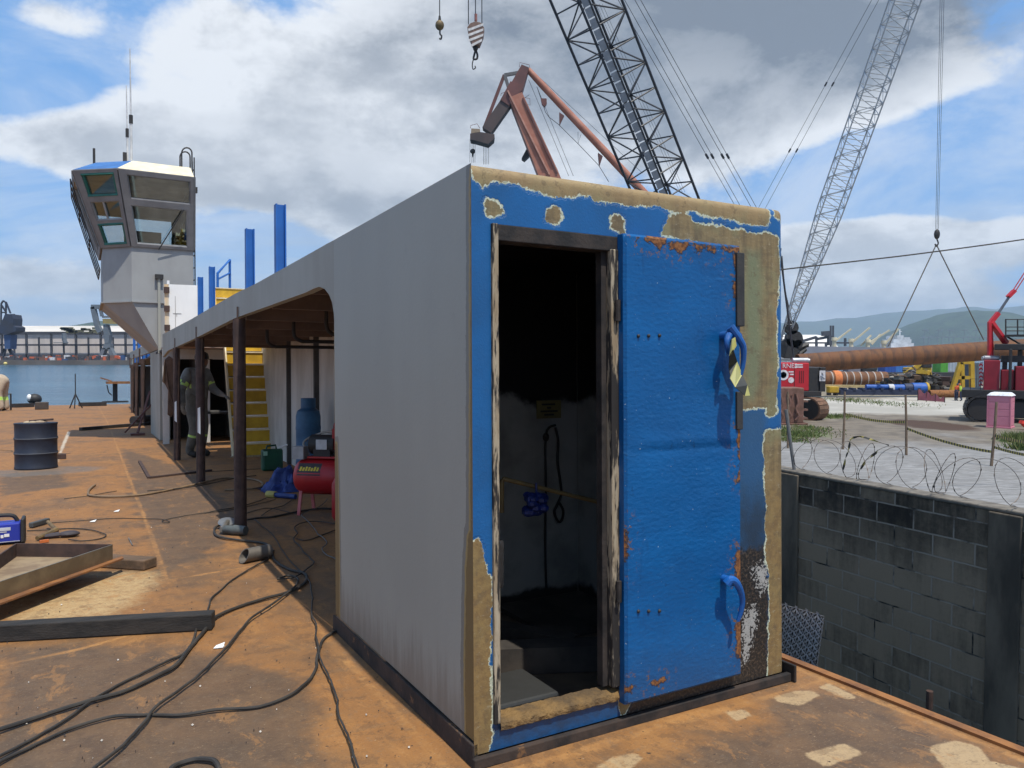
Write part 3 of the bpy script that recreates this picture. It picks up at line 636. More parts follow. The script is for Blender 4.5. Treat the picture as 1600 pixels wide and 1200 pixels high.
TAPEY = M('tape_yellow', (.50,.47,.15), (.42,.40,.16), 8, .5, bump=.1); TAPEK = M('tape_black', (.03,.03,.025), (.05,.05,.04), 8, .5, bump=.1)
solo('barricade_tape', mb, [TAPEY, TAPEK], 'twisted yellow and black tape tied to the upper handle of the blue door', 'tape', tuple(Dp(1150, 570)))
# things inside the cabin
YI = YE-.09
mb = MBd(); q0, q1 = by(838, 626, YI), by(876, 653, YI); mb.mi = 0; mb.box((q0[0], YI-.006, q1[2]), (q1[0], YI, q0[2])); mb.mi = 1
for i_, (a, b) in enumerate(((.2, .75), (.42, .58), (.15, .85), (.3, .7))):
    z = q0[2]+(q1[2]-q0[2])*(.22+.19*i_); mb.box((q0[0]+(q1[0]-q0[0])*a, YI-.008, z-.006), (q0[0]+(q1[0]-q0[0])*b, YI-.006, z+.006))
solo('notice_plate', mb, [M('sooty_yellow_plate', (.30,.24,.08), (.22,.17,.07), 6, .6), BLACKM], 'small sooty yellow notice plate on the cabin back wall', 'sign', tuple(by(857, 640, YI)))
pts = [by(a, b, YI-.05) for a, b in [(868,664),(858,668),(853,680),(852,710),(853,760),(852,830),(853,905),(856,930)]]
mb = MBd(); mb.tube(smooth([tuple(q) for q in pts], 5), .008, 8); mb.ball(tuple(by(853, 683, YI-.05)), .022, 10, 8, (1, 1, 1.4)); solo('hanging_cable', mb, CABLE, 'thin black cable hanging down the cabin back wall below the notice', 'cable', tuple(pts[0]))
pts = [by(a, b, YI-.07) for a, b in [(868,668),(872,690),(871,720),(875,750),(877,772),(870,790),(866,800),(872,815),(878,812),(880,798),(874,786)]]
mb = MBd(); mb.tube(smooth([tuple(q) for q in pts], 5), .009, 8); solo('cable_loop', mb, CABLE, 'black cord with a looped end hanging beside the thin cable inside the cabin', 'cord', tuple(pts[0]))
c_ = by(838, 785, .68); mb = MBd()
for i_ in range(26):
    a = rnd.uniform(0, 6.28); r_ = rnd.uniform(.02, .06); mb.ball((c_[0]+r_*math.cos(a), c_[1]+r_*math.sin(a)*.7, c_[2]+rnd.uniform(-.05, .04)), rnd.uniform(.02, .04), 7, 5, (1, 1, .8))
mb.tube([tuple(c_), (c_[0], c_[1], c_[2]+.1)], .006, 6)
solo('blue_bag', mb, M('blue_plastic_bag', (.015,.03,.17), (.01,.02,.1), 20, .35, bump=.6), 'crumpled blue plastic bag hanging from the yellow rail in the cabin', 'bag', tuple(c_))
mb = MBd(); mb.bar(by(936, 1062, .3), by(950, 985, .55), .022); solo('yellow_bar', mb, MATS['old_yellow_rail'], 'yellow bar leaning inside the cabin by the right door jamb', 'bar', tuple(by(936, 1062, .3)))
mb = MBd(); mb.tube([by(783, 845+9*i, .16)+[0, .004*(-1)**i, 0] for i in range(9)], .011, 6); solo('chain', mb, BLACKM, 'short dark chain hanging inside the left door jamb', 'chain', tuple(by(783, 845, .16)))
# ------------------------------------------------------------------ wheelhouse tower
tower = thing('wheelhouse_tower', 'grey control tower flaring out over the deck, windows in its wheelhouse', 'control tower', (.35, 18.5, 0))
def lerp(a, b, u): return Vector([float(c) for c in a])*(1-u)+Vector([float(c) for c in b])*u
def qpt(q, u, v): return lerp(lerp(q[0], q[1], u), lerp(q[3], q[2], u), v)
def holed(g, q, holes):
    """quad face (bl, br, tr, tl) with rectangular openings (u0,u1,v0,v1)"""
    U = sorted({0., 1.} | {h[0] for h in holes} | {h[1] for h in holes}); V = sorted({0., 1.} | {h[2] for h in holes} | {h[3] for h in holes})
    for i in range(len(U)-1):
        for j in range(len(V)-1):
            cu, cv = (U[i]+U[i+1])/2, (V[j]+V[j+1])/2
            if any(a < cu < b and c < cv < e for a, b, c, e in holes): continue
            g.add([qpt(q, U[i], V[j]), qpt(q, U[i+1], V[j]), qpt(q, U[i+1], V[j+1]), qpt(q, U[i], V[j+1])], [(0, 1, 2, 3)])
rings = {2.30: [(.60,18.5),(.36,18.5),(.34,18.7),(.34,21.5),(.60,21.5)],
         3.47: [(1.17,18.5),(-.25,18.5),(-.87,19.1),(-.87,21.4),(1.17,21.5)],
         4.85: [(1.17,18.5),(-.25,18.5),(-.87,19.1),(-.87,21.4),(1.17,21.5)],
         6.57: [(float(by(302, 273, 17.85)[0]),17.85),(float(by(184, 257, 17.85)[0]),17.85),(-1.48,18.52),(-1.48,21.6),(1.17,21.6)]}
R3 = lambda z: [(x, y, z) for x, y in rings[z]]
def loft(za, zb, skip=()):
    g = MBd(); a, b = R3(za), R3(zb)
    for i in range(5):
        if i in skip: continue
        j = (i+1) % 5; g.add([a[j], a[i], b[i], b[j]], [(0, 1, 2, 3)])
    return g
mb = MBd(); mb.box((.36, 18.5, 0), (.60, 21.5, 2.3)); part('tower_leg', mb, GREY, tower, .01, label='pale leg standing on the deck')
mb = loft(2.30, 3.47); part('tower_hopper', mb, TOWERP, tower, label='tapered underside with a rusty edge')
mb = loft(3.47, 4.85); part('tower_body', mb, TOWERP, tower)
mb = MBd(); e = R3(3.47)
for i in (0, 1, 2): mb.bar(e[i], e[i+1], .10, .035)
part('weld_seam', mb, TOWERP, tower)
mb = MBd(); mb.box((.33, 18.42, 2.2), (.39, 18.47, 4.06)); ml = part('mast_plate', mb, GREY, tower)
mb = MBd(); mb.box((.27, 18.38, 4.06), (.46, 18.5, 4.17)); part('plate_cap', mb, BLACKM, ml)
A = R3(4.85); T = R3(6.57)
faces = {'front': (A[1], A[0], T[0], T[1]), 'corner': (A[2], A[1], T[1], T[2]), 'side': (A[3], A[2], T[2], T[3]), 'back': (A[4], A[3], T[3], T[4]), 'right': (A[0], A[4], T[4], T[0])}
holes = {'front': [(.10, .96, .63, .94), (.09, .91, .04, .55)], 'corner': [(.16, .92, .67, .94), (.16, .92, .36, .60), (.16, .92, .04, .30)], 'side': [(.06, .46, .05, .93), (.54, .94, .05, .93)], 'back': [(.08, .92, .18, .75)], 'right': [(.55, .92, .1, .6)]}
g = MBd()
for k in faces: holed(g, faces[k], holes[k])
wh = part('wheelhouse', g, FRAMEG, tower)
sm = wh.modifiers.new('shell', 'SOLIDIFY'); sm.thickness = .05; sm.offset = 1
m, n = begin('window_glass'); n.n.remove(n.b); tr = n.new('ShaderNodeBsdfTransparent'); n.put(tr.inputs[0], (.72,.78,.78)); gl = n.new('ShaderNodeBsdfGlossy'); n.put(gl.inputs[0], (.75,.92,.92)); n.put(gl.inputs[1], .03)
fr2 = n.new('ShaderNodeFresnel'); n.put(fr2.inputs[0], 1.5); mxs = n.new('ShaderNodeMixShader'); n.put(mxs.inputs[0], n.math('ADD', fr2.outputs[0], .14)); n.l.new(tr.outputs[0], mxs.inputs[1]); n.l.new(gl.outputs[0], mxs.inputs[2])
n.l.new(mxs.outputs[0], [q for q in n.n if q.type == 'OUTPUT_MATERIAL'][0].inputs[0]); GLASS = m
GREENF = M('green_window_frame', (.02,.14,.105), (.018,.11,.085), 4, .5, bump=.1); LIGHTF = M('pale_window_frame', (.33,.33,.32), (.26,.26,.255), 4, .5, bump=.1)
nrm = lambda q: (Vector(q[1])-Vector(q[0])).cross(Vector(q[3])-Vector(q[0])).normalized()
def window(k, h, mat, mull=()):
    q = faces[k]; a, b, c, e = h; nn = nrm(q)*.012; g = MBd()
    P = [qpt(q, a, c)+nn, qpt(q, b, c)+nn, qpt(q, b, e)+nn, qpt(q, a, e)+nn]
    fw_ = .11 if mat is GREENF else .05
    for i in range(4): g.bar(P[i], P[(i+1) % 4], fw_, .05)
    for u in mull: g.bar(lerp(P[0], P[1], u), lerp(P[3], P[2], u), .04, .04)
    f = part('window', g, mat, wh); gp = MBd(); gp.add(P, [(0, 1, 2, 3)])
    return f
for i, h in enumerate(holes['front']): window('front', h, LIGHTF if i else FRAMEG)
for i, h in enumerate(holes['corner']): window('corner', h, LIGHTF if i == 1 else GREENF, (.42,) if i == 1 else ())
for k in ('side', 'back', 'right'):
    for h in holes[k]: window(k, h, LIGHTF, (.5,) if k == 'back' else ())
g = MBd()
for k in holes:
    for a, b, c, e in holes[k]:
        q = faces[k]; nn = nrm(q)*-.01; g.add([qpt(q, a, c)+nn, qpt(q, b, c)+nn, qpt(q, b, e)+nn, qpt(q, a, e)+nn], [(0, 1, 2, 3)])
part('window_pane', g, GLASS, wh)
mb = MBd(); a = [Vector(q)+Vector((0, 0, .02)) for q in A]; mb.add(a, [(0, 1, 2, 3, 4)]); part('wheelhouse_floor', mb, DARKR, wh)
mb = MBd(); a = [Vector(q)-Vector((0, 0, .05)) for q in T]; mb.add(a, [(0, 1, 2, 3, 4)]); part('ceiling', mb, M('wheelhouse_ceiling', (.55,.55,.53), None, 3), wh)
mb = MBd(); mb.box((-.3, 20.6, 4.87), (.6, 21.2, 5.6)); part('console', mb, DARKR, wh); mb = MBd(); mb.box((.75, 19.0, 4.87), (1.1, 19.5, 5.3)); part('seat', mb, DARKR, wh)
mb = MBd(); mb.bar(by(248, 390, 18.40), by(287, 328, 18.05), .02); part('wiper', mb, BLACKM, wh)
# roof: sloping border and top
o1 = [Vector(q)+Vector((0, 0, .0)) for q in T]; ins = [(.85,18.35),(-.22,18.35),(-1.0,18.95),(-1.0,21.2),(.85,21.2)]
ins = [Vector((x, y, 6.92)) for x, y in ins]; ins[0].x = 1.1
g = MBd(); ROOFB = M('roof_sky_reflection', (.05,.17,.42), (.04,.13,.33), 3, .45, bump=.1); ROOFC = M('roof_cream', (.82,.72,.50), (.74,.62,.40), 4, .6, bump=.15)  # blue slopes at corner and side: sky reflected in shade, painted as colour
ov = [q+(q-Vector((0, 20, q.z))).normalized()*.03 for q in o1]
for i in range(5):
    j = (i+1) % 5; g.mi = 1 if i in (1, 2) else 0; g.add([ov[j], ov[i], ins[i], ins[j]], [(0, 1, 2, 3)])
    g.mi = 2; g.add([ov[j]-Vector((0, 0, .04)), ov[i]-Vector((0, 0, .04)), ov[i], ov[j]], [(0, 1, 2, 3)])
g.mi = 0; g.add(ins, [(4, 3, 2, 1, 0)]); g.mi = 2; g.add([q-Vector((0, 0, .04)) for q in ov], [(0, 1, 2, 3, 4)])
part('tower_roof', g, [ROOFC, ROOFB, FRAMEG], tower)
for nm, (x, y), z0, z1, r_ in (('antenna', by(205, 240, 19.6)[:2], 7.0, by(204, 76, 19.6)[2], .022), ('antenna', by(199, 240, 19.3)[:2], 7.0, by(199, 134, 19.3)[2], .018)):
    mb = MBd(); zm = z0+(z1-z0)*.42
    mb.tube([(x, y, z0), (x, y, zm)], r_*1.5, 8); mb.tube([(x, y, zm), (x-.01, y, z1)], [r_, r_*.6], 8)
    an = part(nm, mb, M('antenna_white', (.62,.62,.62), None, 5), tower)
    mb = MBd(); mb.cyl((x, y, zm-.12), (x, y, zm+.1), r_*2.2, None, 8); part('clamp', mb, BLACKM, an)
mb = MBd(); x, y = by(196, 240, 19.2)[:2]; mb.box((x-.06, y-.05, 7.05), (x+.03, y+.05, 7.32)); part('junction_box', mb, BLACKM, tower)
mb = MBd(); q = by(147, 246, 19.6); mb.cyl((q[0], q[1], 6.95), (q[0], q[1], by(147, 232, 19.6)[2]), .03, None, 8); part('roof_stub', mb, BLACKM, tower)
mb = MBd()
for dx in (1.24,):
    for yy in (18.75, 19.15):
        zt = 7.3
        mb.tube([(dx, yy, 3.3), (dx, yy, zt)], .018, 6)
    for z in np.arange(3.5, 7.2, .32): mb.tube([(dx, 18.75, z), (dx, 19.15, z)], .012, 6)
qa, qb = by(284, 256, 18.9), by(300, 256, 18.9)
for yy in (18.9, 19.3):
    sh = np.array([0, yy-18.9, 0]); hp = [qa+sh+[0, 0, -.1], qa+sh+[0, 0, .28]]
    hp += [qa+(qb-qa)*(.5-.5*math.cos(a))+sh+[0, 0, .28+.14*math.sin(a)] for a in np.linspace(.3, 2.84, 7)] + [qb+sh+[0, 0, .28], qb+sh+[0, 0, -.1]]
    mb.tube(hp, .02, 6)
part('tower_ladder', mb, BLACKM, tower)
mb = MBd(); L0 = [Vector((-.93, 19.2+k*.7, 4.3)) for k in range(4)]; L1 = [Vector((-1.56, 19.2+k*.75, 6.5)) for k in range(4)]
for k in range(4): mb.tube([L0[k], L1[k]], .016, 6)
for u in (0, .35, .7, 1.): mb.tube([lerp(L0[0], L1[0], u), lerp(L0[3], L1[3], u)], .014, 6)
part('side_rail', mb, BLACKM, tower)
mb = MBd(); q = by(305, 297, 18.6); mb.cbox(tuple(q), (.1, .12, .14)); part('lamp_box', mb, BLACKM, tower)
# far bay of the passage beyond the tower leg
FB0, FB1 = 21.5, 47.
bay = thing('far_passage', 'far end of the grey covered passage beyond the tower leg', 'passage', (.36, 21.5, 0))
xf = lambda y: .35+.024*(y-18.5)
def fp(px, py):
    q = bx(px, py, .5)
    for _ in range(25): q = bx(px, py, xf(q[1])*.5+q[0]*.5)
    return q
E0, E1 = fp(234, 552), fp(203, 561)
T0, T1 = fp(234, 537), fp(201, 553)
FB1 = min(float(E1[1]), 60.)
mb = MBd(); x0, x1 = xf(21.5), xf(FB1)
mb.prism([(x0, 21.5, float(E0[2])), (x0, 21.5, float(T0[2])), (x1, FB1, float(T1[2])), (x1, FB1, float(E1[2]))], (.1, 0, 0)); mb.prism([(x1, FB1-1.2, 0), (x1, FB1, 0), (x1, FB1, float(T1[2])), (x1, FB1-1.2, float(T1[2]))], (.1, 0, 0))
part('bay_fascia', mb, GREY, bay)
mb = MBd(); mb.prism([(x0+.1, 21.5, 2.25), (x0+2, 21.5, 2.25), (x1+2, FB1, 2.4), (x1+.1, FB1, 2.4)], (0, 0, .06)); mb.prism([(x0+1.8, 21.5, 0), (x1+1.8, FB1, 0), (x1+1.8, FB1, 2.4), (x0+1.8, 21.5, 2.25)], (.05, 0, 0)); mb.box((x1+.1, FB1-.1, 0), (x1+1.8, FB1, 2.35))
part('bay_shell', mb, M('bay_shell_paint', (.16,.155,.15), (.11,.105,.10), 1, .7), bay)
# ------------------------------------------------------------------ props under the fascia
def prop(pxb, pyb, ptop, label, white=False, first=None):
    q = dk(pxb, pyb); x, y = float(q[0]), float(q[1])
    r_ = .062
    zt = 2.262
    t_ = thing('steel_prop', label, 'prop', (x, y, 0), group='rusty pipe props under the passage roof')
    mb = MBd(); mb.cyl((x, y, 0), (x, y, 2.125), r_, None, 16); part('pipe', mb, RUSTP, t_)
    mb = MBd(); mb.bar((bend(y)*.95-.012, y, 2.07), (bend(y)*.95-.012, y, 2.07+ptop), .03, .012); mb.bar((bend(y)*.95-.012, y, 2.1), (x, y, 2.1), .03, .03); part('flat_bar', mb, RUSTP, t_)
    if white: mb = MBd(); mb.prism([(x-r_*.75, y-r_*.72, .75), (x-r_*.15, y-r_*1.02, .72), (x-r_*.2, y-r_*1.02, 1.12), (x-r_*.7, y-r_*.76, 1.1)], (0, -.003, 0)); part('chalk_patch', mb, WHITEP, t_)
    return t_
prop(376, 826, .18, 'thick rusty pipe prop nearest the camera, hiding part of the yellow stair')
prop(314, 755, .22, 'rusty pipe prop standing in front of the worker', True)
prop(277, 719, .24, 'rusty pipe prop beside the hanging brown jacket', True)
for a, b, lab in ((224, 664, 'dark prop in the far passage closest to the tower leg'), (214, 652, 'middle dark prop of the far passage'), (207.5, 645, 'dark prop at the far end of the far passage')):
    q = dk(a, b); x, y = float(q[0]), float(q[1]); mb = MBd(); mb.cyl((x, y, 0), (x, y, 2.25), .075, None, 10); mb.bar((x-.1, y, 2.1), (x-.1, y, 2.6), .05); solo('steel_prop', mb, RUSTP, lab, 'prop', (x, y, 0), group='rusty pipe props under the passage roof')
# blue posts on the roof edge
def bpost(px, ptop, y, wd_, label, lean=0.):
    q = bx(px, ptop, .12)
    for _ in range(8): q = bx(px, ptop, .12+bend(q[1])*.95)
    x, y, z = [float(c) for c in q]; t_ = MBd()
    t_.box((x-wd_/2, y-.04, 2.33), (x-wd_/2+.012, y+.04, z)); t_.box((x-wd_/2+.012, y-.006, 2.33), (x+wd_/2-.012, y+.006, z)); t_.box((x+wd_/2-.012, y-.04, 2.33), (x+wd_/2, y+.04, z))
    solo('blue_post', t_, BLUEP, label, 'post', (x, y, 2.33), group='blue posts along the roof edge')
bpost(437.5, 320, 3.7, .085, 'tallest blue post on the roof edge, nearest the cabin')
bpost(390, 358, 5, .085, 'second blue post from the cabin on the roof edge, with a rusty top')
bpost(331, 417, 7.5, .075, 'third blue post from the cabin, in front of the yellow upper stair')
bpost(313, 433, 8.6, .075, 'shortest blue post of the near four, against the white panel')
for px, pt, lab in ((206, 524, 'blue post at the far end of the far passage roof'), (213, 521, 'second of the small blue posts on the far passage roof'), (219, 524, 'third of the small blue posts on the far passage roof'), (225, 528, 'small blue post on the far passage roof closest to the tower')):
    q = fp(px, pt); z0 = 2.3; mb = MBd(); mb.box((q[0]+.05, q[1]-.06, z0), (q[0]+.17, q[1]+.06, float(q[2]))); solo('blue_post', mb, BLUEP, lab, 'post', (float(q[0])+.1, float(q[1]), z0), group='blue posts along the roof edge')
# white panel beside the tower
YP = 16.9; a, b, c, e = by(256.5, 444, YP), by(309, 446, YP), by(309, 535, YP), by(258, 535, YP)
pn_ = thing('white_panel', 'bright white steel panel with rust brown brackets along one edge, beside the tower', 'panel', (float(a[0]), YP, 2.3))
mb = MBd(); mb.prism([a, b, c, e], (0, .05, 0)); part('panel_plate', mb, WHITEP, pn_, .004)
mb = MBd(); u = [lerp(a, b, .0), lerp(a, b, .13), lerp(e, c, .13), lerp(e, c, .0)]; mb.prism([q-Vector((0, .002, 0)) for q in u], (0, -.002, 0)); part('rusty_edge', mb, M('rust_stained_white', (.62,.42,.22), (.66,.58,.45), 4, .7, stretch=(1,1,.3)), pn_)
for v in (.1, .42, .75):
    q = lerp(lerp(a, e, v), lerp(b, c, v), .065); mb = MBd(); mb.box((q.x-.06, YP-.05, q.z-.07), (q.x+.06, YP-.004, q.z+.07)); part('bracket', mb, RUSTP, pn_)
mb = MBd()
for u0, v0, v1 in ((.32, .2, .95), (.36, .5, .55)): mb.bar(lerp(lerp(a, b, u0), lerp(e, c, u0), v0)-Vector((0, .004, 0)), lerp(lerp(a, b, u0), lerp(e, c, u0), v1)-Vector((0, .004, 0)), .008)
mb.bar(lerp(lerp(a, b, .25), lerp(e, c, .25), .5)-Vector((0, .004, 0)), lerp(lerp(a, b, .5), lerp(e, c, .5), .5)-Vector((0, .004, 0)), .008)
part('weld_line', mb, M('seam_grey', (.25,.24,.23)), pn_)
mb = MBd(); q = lerp(a, b, .12); mb.cyl((q.x, YP+.02, q.z), (q.x, YP+.02, q.z+.09), .03, None, 8); part('lifting_stub', mb, WHITEP, pn_)
# ------------------------------------------------------------------ yellow stair through the roof opening
def stair(pl, plt, pr, n_, label, name='yellow_stair'):
    a = dk(*pl); st_ = thing(name, label, 'stair', (float(a[0])+.4, float(a[1]), 0))
    return st_, a
a = dk(364, 715); xl, yl = float(a[0]), float(a[1]); wdt = .86
st_ = thing('yellow_stair', 'steep yellow steel stair climbing from the deck through the roof opening', 'stair', (xl+.43, yl, 0))
NS = 10; rise = .262; run = .115
for k in range(NS):
    z0 = k*rise; y0 = yl+.05+k*run
    mb = MBd(); mb.box((xl+.03, y0, z0+.02), (xl+wdt-.03, y0+.012, z0+rise-.012)); part('riser', mb, YEL, st_)
    mb = MBd(); mb.box((xl+.03, y0-.02, z0+rise-.022), (xl+wdt-.03, y0+run+.01, z0+rise)); tr_ = part('tread', mb, CREAM, st_)
for x_ in (xl, xl+wdt-.03):
    mb = MBd(); mb.prism([(x_, yl-.02, 0), (x_, yl+.16, 0), (x_, yl+.16+NS*run, NS*rise+.05), (x_, yl-.02+NS*run, NS*rise+.05)], (.03, 0, 0)); part('stringer', mb, CREAM if x_ == xl else YEL, st_)
mb = MBd(); mb.box((xl-.05, yl-.07, .0), (xl+wdt, yl-.03, .03)); part('foot_bar', mb, WOOD, st_)
q0, q1 = by(336, 449, 15.4), by(384, 451, 15.4); us_ = thing('upper_stair', 'yellow flight of steps above the roof edge with a blue handrail', 'stair', (float(q0[0]), 15.4, 2.33))
for k in range(4):
    z1 = float(q0[2])-k*.24; y0 = 15.4-k*.13
    mb = MBd(); mb.box((float(q0[0]), y0, z1-.22), (float(q1[0])+.1, y0+.012, z1-.02)); part('riser', mb, YEL, us_)
    mb = MBd(); mb.box((float(q0[0]), y0-.02, z1-.02), (float(q1[0])+.1, y0+.15, z1)); part('tread', mb, CREAM, us_)
mb = MBd()
for x_ in (float(q0[0])-.03, float(q1[0])+.1): mb.prism([(x_, 15.56, 2.33), (x_, 15.56, float(q0[2])), (x_, 15.38, float(q0[2])), (x_, 14.75, 2.33)], (.03, 0, 0))
part('stringer', mb, YEL, us_)
hr = [by(340, 427, 15.6), by(359, 406, 16.5)]; hb = [by(340, 446, 15.6), by(359, 447, 16.5)]
mb = MBd(); mb.tube([hb[0]-[0, 0, .3], hr[0], hr[1], hb[1]-[0, 0, .6]], .03, 8); mb.tube([(hr[0]+hb[0])/2, (hr[1]+hb[1])/2], .022, 8); part('handrail', mb, BLUEP, us_)
# pipes under the passage roof
for k, (y, lab) in enumerate(((4.3, 'black bent pipe under the passage roof nearest the cabin'), (5.3, 'second black bent pipe from the cabin under the roof'), (6.4, 'third black bent pipe from the cabin under the roof'), (7.5, 'black bent pipe under the roof closest to the stair'))):
    x_ = .95+rx(y)-.1*k; zz = 2.0-.02*k
    mb = MBd(); mb.tube(smooth([(x_, y, 2.268), (x_, y, zz+.12), (x_+.02, y, zz+.04), (x_+.1, y, zz), (x_+.2, y, zz), (1.745+rx(y), y, zz)], 4), .022, 8); solo('bent_pipe', mb, BLACKM, lab, 'pipe', (x_, y, 2.268), group='bent pipes under the passage roof')
def text_geo(txt, size, ext=.001):
    cu = bpy.data.curves.new('t', 'FONT'); cu.body = txt; cu.size = size; cu.extrude = ext; cu.align_x = 'CENTER'; cu.align_y = 'CENTER'; cu.resolution_u = 2
    o = bpy.data.objects.new('t', cu); dg = bpy.context.evaluated_depsgraph_get(); C.objects.link(o); dg.update()
    me = bpy.data.meshes.new_from_object(o.evaluated_get(dg)); vs = [tuple(v.co) for v in me.vertices]; fs = [list(p_.vertices) for p_ in me.polygons]
    bpy.data.objects.remove(o); bpy.data.curves.remove(cu); bpy.data.meshes.remove(me); return vs, fs
def letter(txt, size, o_, ux, uy, ext=.001, bold=0.):
    vs, fs = text_geo(txt, size, ext); ux, uy = Vector(ux).normalized(), Vector(uy).normalized(); nn = ux.cross(uy); o_ = Vector([float(c) for c in o_]); g = MBd()
    return g.add([o_+ux*a+uy*b+nn*c for a, b, c in vs], fs)
# ------------------------------------------------------------------ gas cylinder, canister, tarp, compressor
gy = 8.4; gx = float(by(482, 700, gy)[0]); gtop = float(by(482, 622, gy)[2])
gb = thing('gas_cylinder', 'tall blue gas cylinder with a shrouded neck standing in the passage', 'gas cylinder', (gx, gy, 0)); BLUEG = M('cylinder_blue', (.03,.12,.23), (.022,.085,.17), 5, .5, bump=.1, spots=(.12,.11,.10), samt=.26, sscale=7)
gr = .19*gtop/1.36
mb = MBd(); mb.lathe([(gr*.92, 0), (gr, .05), (gr, .28), (gr*1.02, .30), (gr*1.02, .33), (gr, .35), (gr, .78), (gr*1.02, .80), (gr*1.02, .83), (gr, .85), (gr, .98), (gr*.9, 1.06), (gr*.6, 1.10), (gr*.3, 1.12), (0, 1.12)], (gx, gy, 0), 28); part('cylinder_body', mb, BLUEG, gb)
mb = MBd(); mb.lathe([(gr*.60, 1.06), (gr*.60, gtop), (gr*.56, gtop), (gr*.56, 1.06)], (gx, gy, 0), 24); part('neck_shroud', mb, BLUEG, gb)
mb = letter('2H', .13, (gx-.035, gy-gr*1.035, .60), (1, 0, 0), (0, 0, 1)); part('painted_mark', mb, M('faded_mark', (.16,.20,.24)), gb)
mb = MBd(); mb.cyl((gx, gy, 1.08), (gx, gy, gtop-.06), .03, None, 10); mb.cyl((gx-.05, gy, gtop-.1), (gx+.05, gy, gtop-.1), .018, None, 8); part('valve', mb, M('brass', (.45,.32,.1), None, 5, .35, .8), gb)
q = dk(426, 735); x, y = float(q[0]), float(q[1]); GREENC = M('green_canister', (.012,.085,.045), (.01,.06,.035), 6, .4, bump=.15)
cn = thing('fuel_canister', 'dark green fuel canister at the foot of the yellow stair', 'canister', (x, y, 0))
mb = MBd(); mb.box((x-.18, y-.08, 0), (x+.16, y+.08, .36)); part('canister_body', mb, GREENC, cn, .03)
mb = MBd(); mb.tube([(x-.1, y, .36), (x-.09, y, .41), (x+.05, y, .42), (x+.06, y, .36)], .016, 8); part('canister_handle', mb, GREENC, cn)
mb = MBd(); mb.cyl((x+.08, y, .36), (x+.24, y-.03, .42), .02, .014, 8); part('spout', mb, WHITEP, cn)
mb = MBd(); mb.box((x-.165, y-.085, .26), (x-.1, y-.081, .33)); part('sticker', mb, M('pale_green_sticker', (.35,.6,.45)), cn)
# blue tarp heap
TARP = M('blue_tarp', (.02,.05,.22), (.015,.035,.14), 9, .5, bump=.5, bscale=25)
q = dk(452, 768); x, y = float(q[0]), float(q[1]); g = MBd(); N_ = 40
for j in range(N_+1):
    for i in range(N_+1):
        u, v = i/N_*2-1, j/N_*2-1; r_ = math.hypot(u, v)
        h_ = max(0, 1-r_**1.6)*(.30+.22*max(0, u)) + .0
        nz = mnoise.noise(Vector((u*2.2, v*2.2, 1.)))*.2 + .07*mnoise.noise(Vector((u*6, v*6, 4.))) - abs(mnoise.noise(Vector((u*7, v*7, 7.))))*.10 + .02*mnoise.noise(Vector((u*16, v*16, 2.)))
        xx = x+.1+u*.42+.06*mnoise.noise(Vector((u*3, v*3, 9))); yy = y+.25+v*.36+.06*mnoise.noise(Vector((v*3, u*3, 5)))
        g.v.append((xx, yy, max(.006, h_+nz*min(1, (1.15-r_)*2) if r_ < 1.15 else .006)))
g.f = [[j*(N_+1)+i, j*(N_+1)+i+1, (j+1)*(N_+1)+i+1, (j+1)*(N_+1)+i] for j in range(N_) for i in range(N_)]; g.m = [0]*len(g.f); g.sm = [True]*len(g.f)
solo('crumpled_tarp', g, TARP, 'crumpled dark blue tarpaulin heaped beside the red compressor', 'tarpaulin', (x, y, 0))
mb = MBd(); a, b = dk(418, 772, .04), dk(462, 776, .04); mb.tube([a, a+(b-a)*.3], .045, 10); mb.mi = 1; mb.tube([a+(b-a)*.3, b], .032, 10); mb.mi = 0
solo('torch_nozzle', mb, [M('yellow_nozzle', (.5,.42,.12), None, 6), TARP], 'tool with a yellow nozzle lying before the blue tarpaulin', 'tool', tuple(a-[0, 0, .04]))
# compressor
def wheel(g, c, r_, wd_, axis_=(1, 0, 0)):
    a = Vector(axis_)*wd_/2; g.cyl(Vector(c)-a, Vector(c)+a, r_, None, 18)
cyy = 5.9; q = by(509, 752, cyy); x, y = float(q[0])-.12, cyy-.1
cp = thing('air_compressor', 'red air compressor with a dark label and black motor on its tank', 'compressor', (x, y, 0))
dirv = Vector((.74, -.67, 0)).normalized(); c0 = Vector((x+.12, y+.1, .42)); L_ = .56; tr_r = .205
TM = Matrix.Translation(c0) @ Vector((0, 0, 1)).rotation_difference(dirv).to_matrix().to_4x4()
mb = MBd(); mb.lathe([(0, -L_/2-.08), (.1, -L_/2-.07), (.17, -L_/2-.03), (tr_r, -L_/2+.03), (tr_r, L_/2-.03), (.17, L_/2+.03), (.1, L_/2+.07), (0, L_/2+.08)], (0, 0, 0), 32, TM); tank = part('tank', mb, REDP, cp)
side = Vector((dirv.y, -dirv.x, 0))
mb = MBd(); ang = [R(a) for a in (8, 22, 36, 50)]
PT = lambda a, s_, k_=1.004: c0+side*math.cos(a)*tr_r*k_+Vector((0, 0, 1))*math.sin(a)*tr_r*k_+dirv*s_
for i in range(3): mb.add([PT(ang[i], -.25), PT(ang[i], .03), PT(ang[i+1], .03), PT(ang[i+1], -.25)], [(0, 1, 2, 3)])
part('label_plate', mb, M('dark_label', (.06,.05,.05)), tank)
mb = MBd()
for i, hh2 in enumerate((1., .8, 1., .9, .75, 1., .85)):
    s0 = -.225+i*.034; a0, a1 = R(22), R(22+14*hh2); mb.add([PT(a0, s0, 1.012), PT(a0, s0+.024, 1.012), PT(a1, s0+.03, 1.012), PT(a1, s0+.006, 1.012)], [(0, 1, 2, 3)])
part('lettering', mb, M('label_yellow', (.75,.60,.05), None, 5), tank)
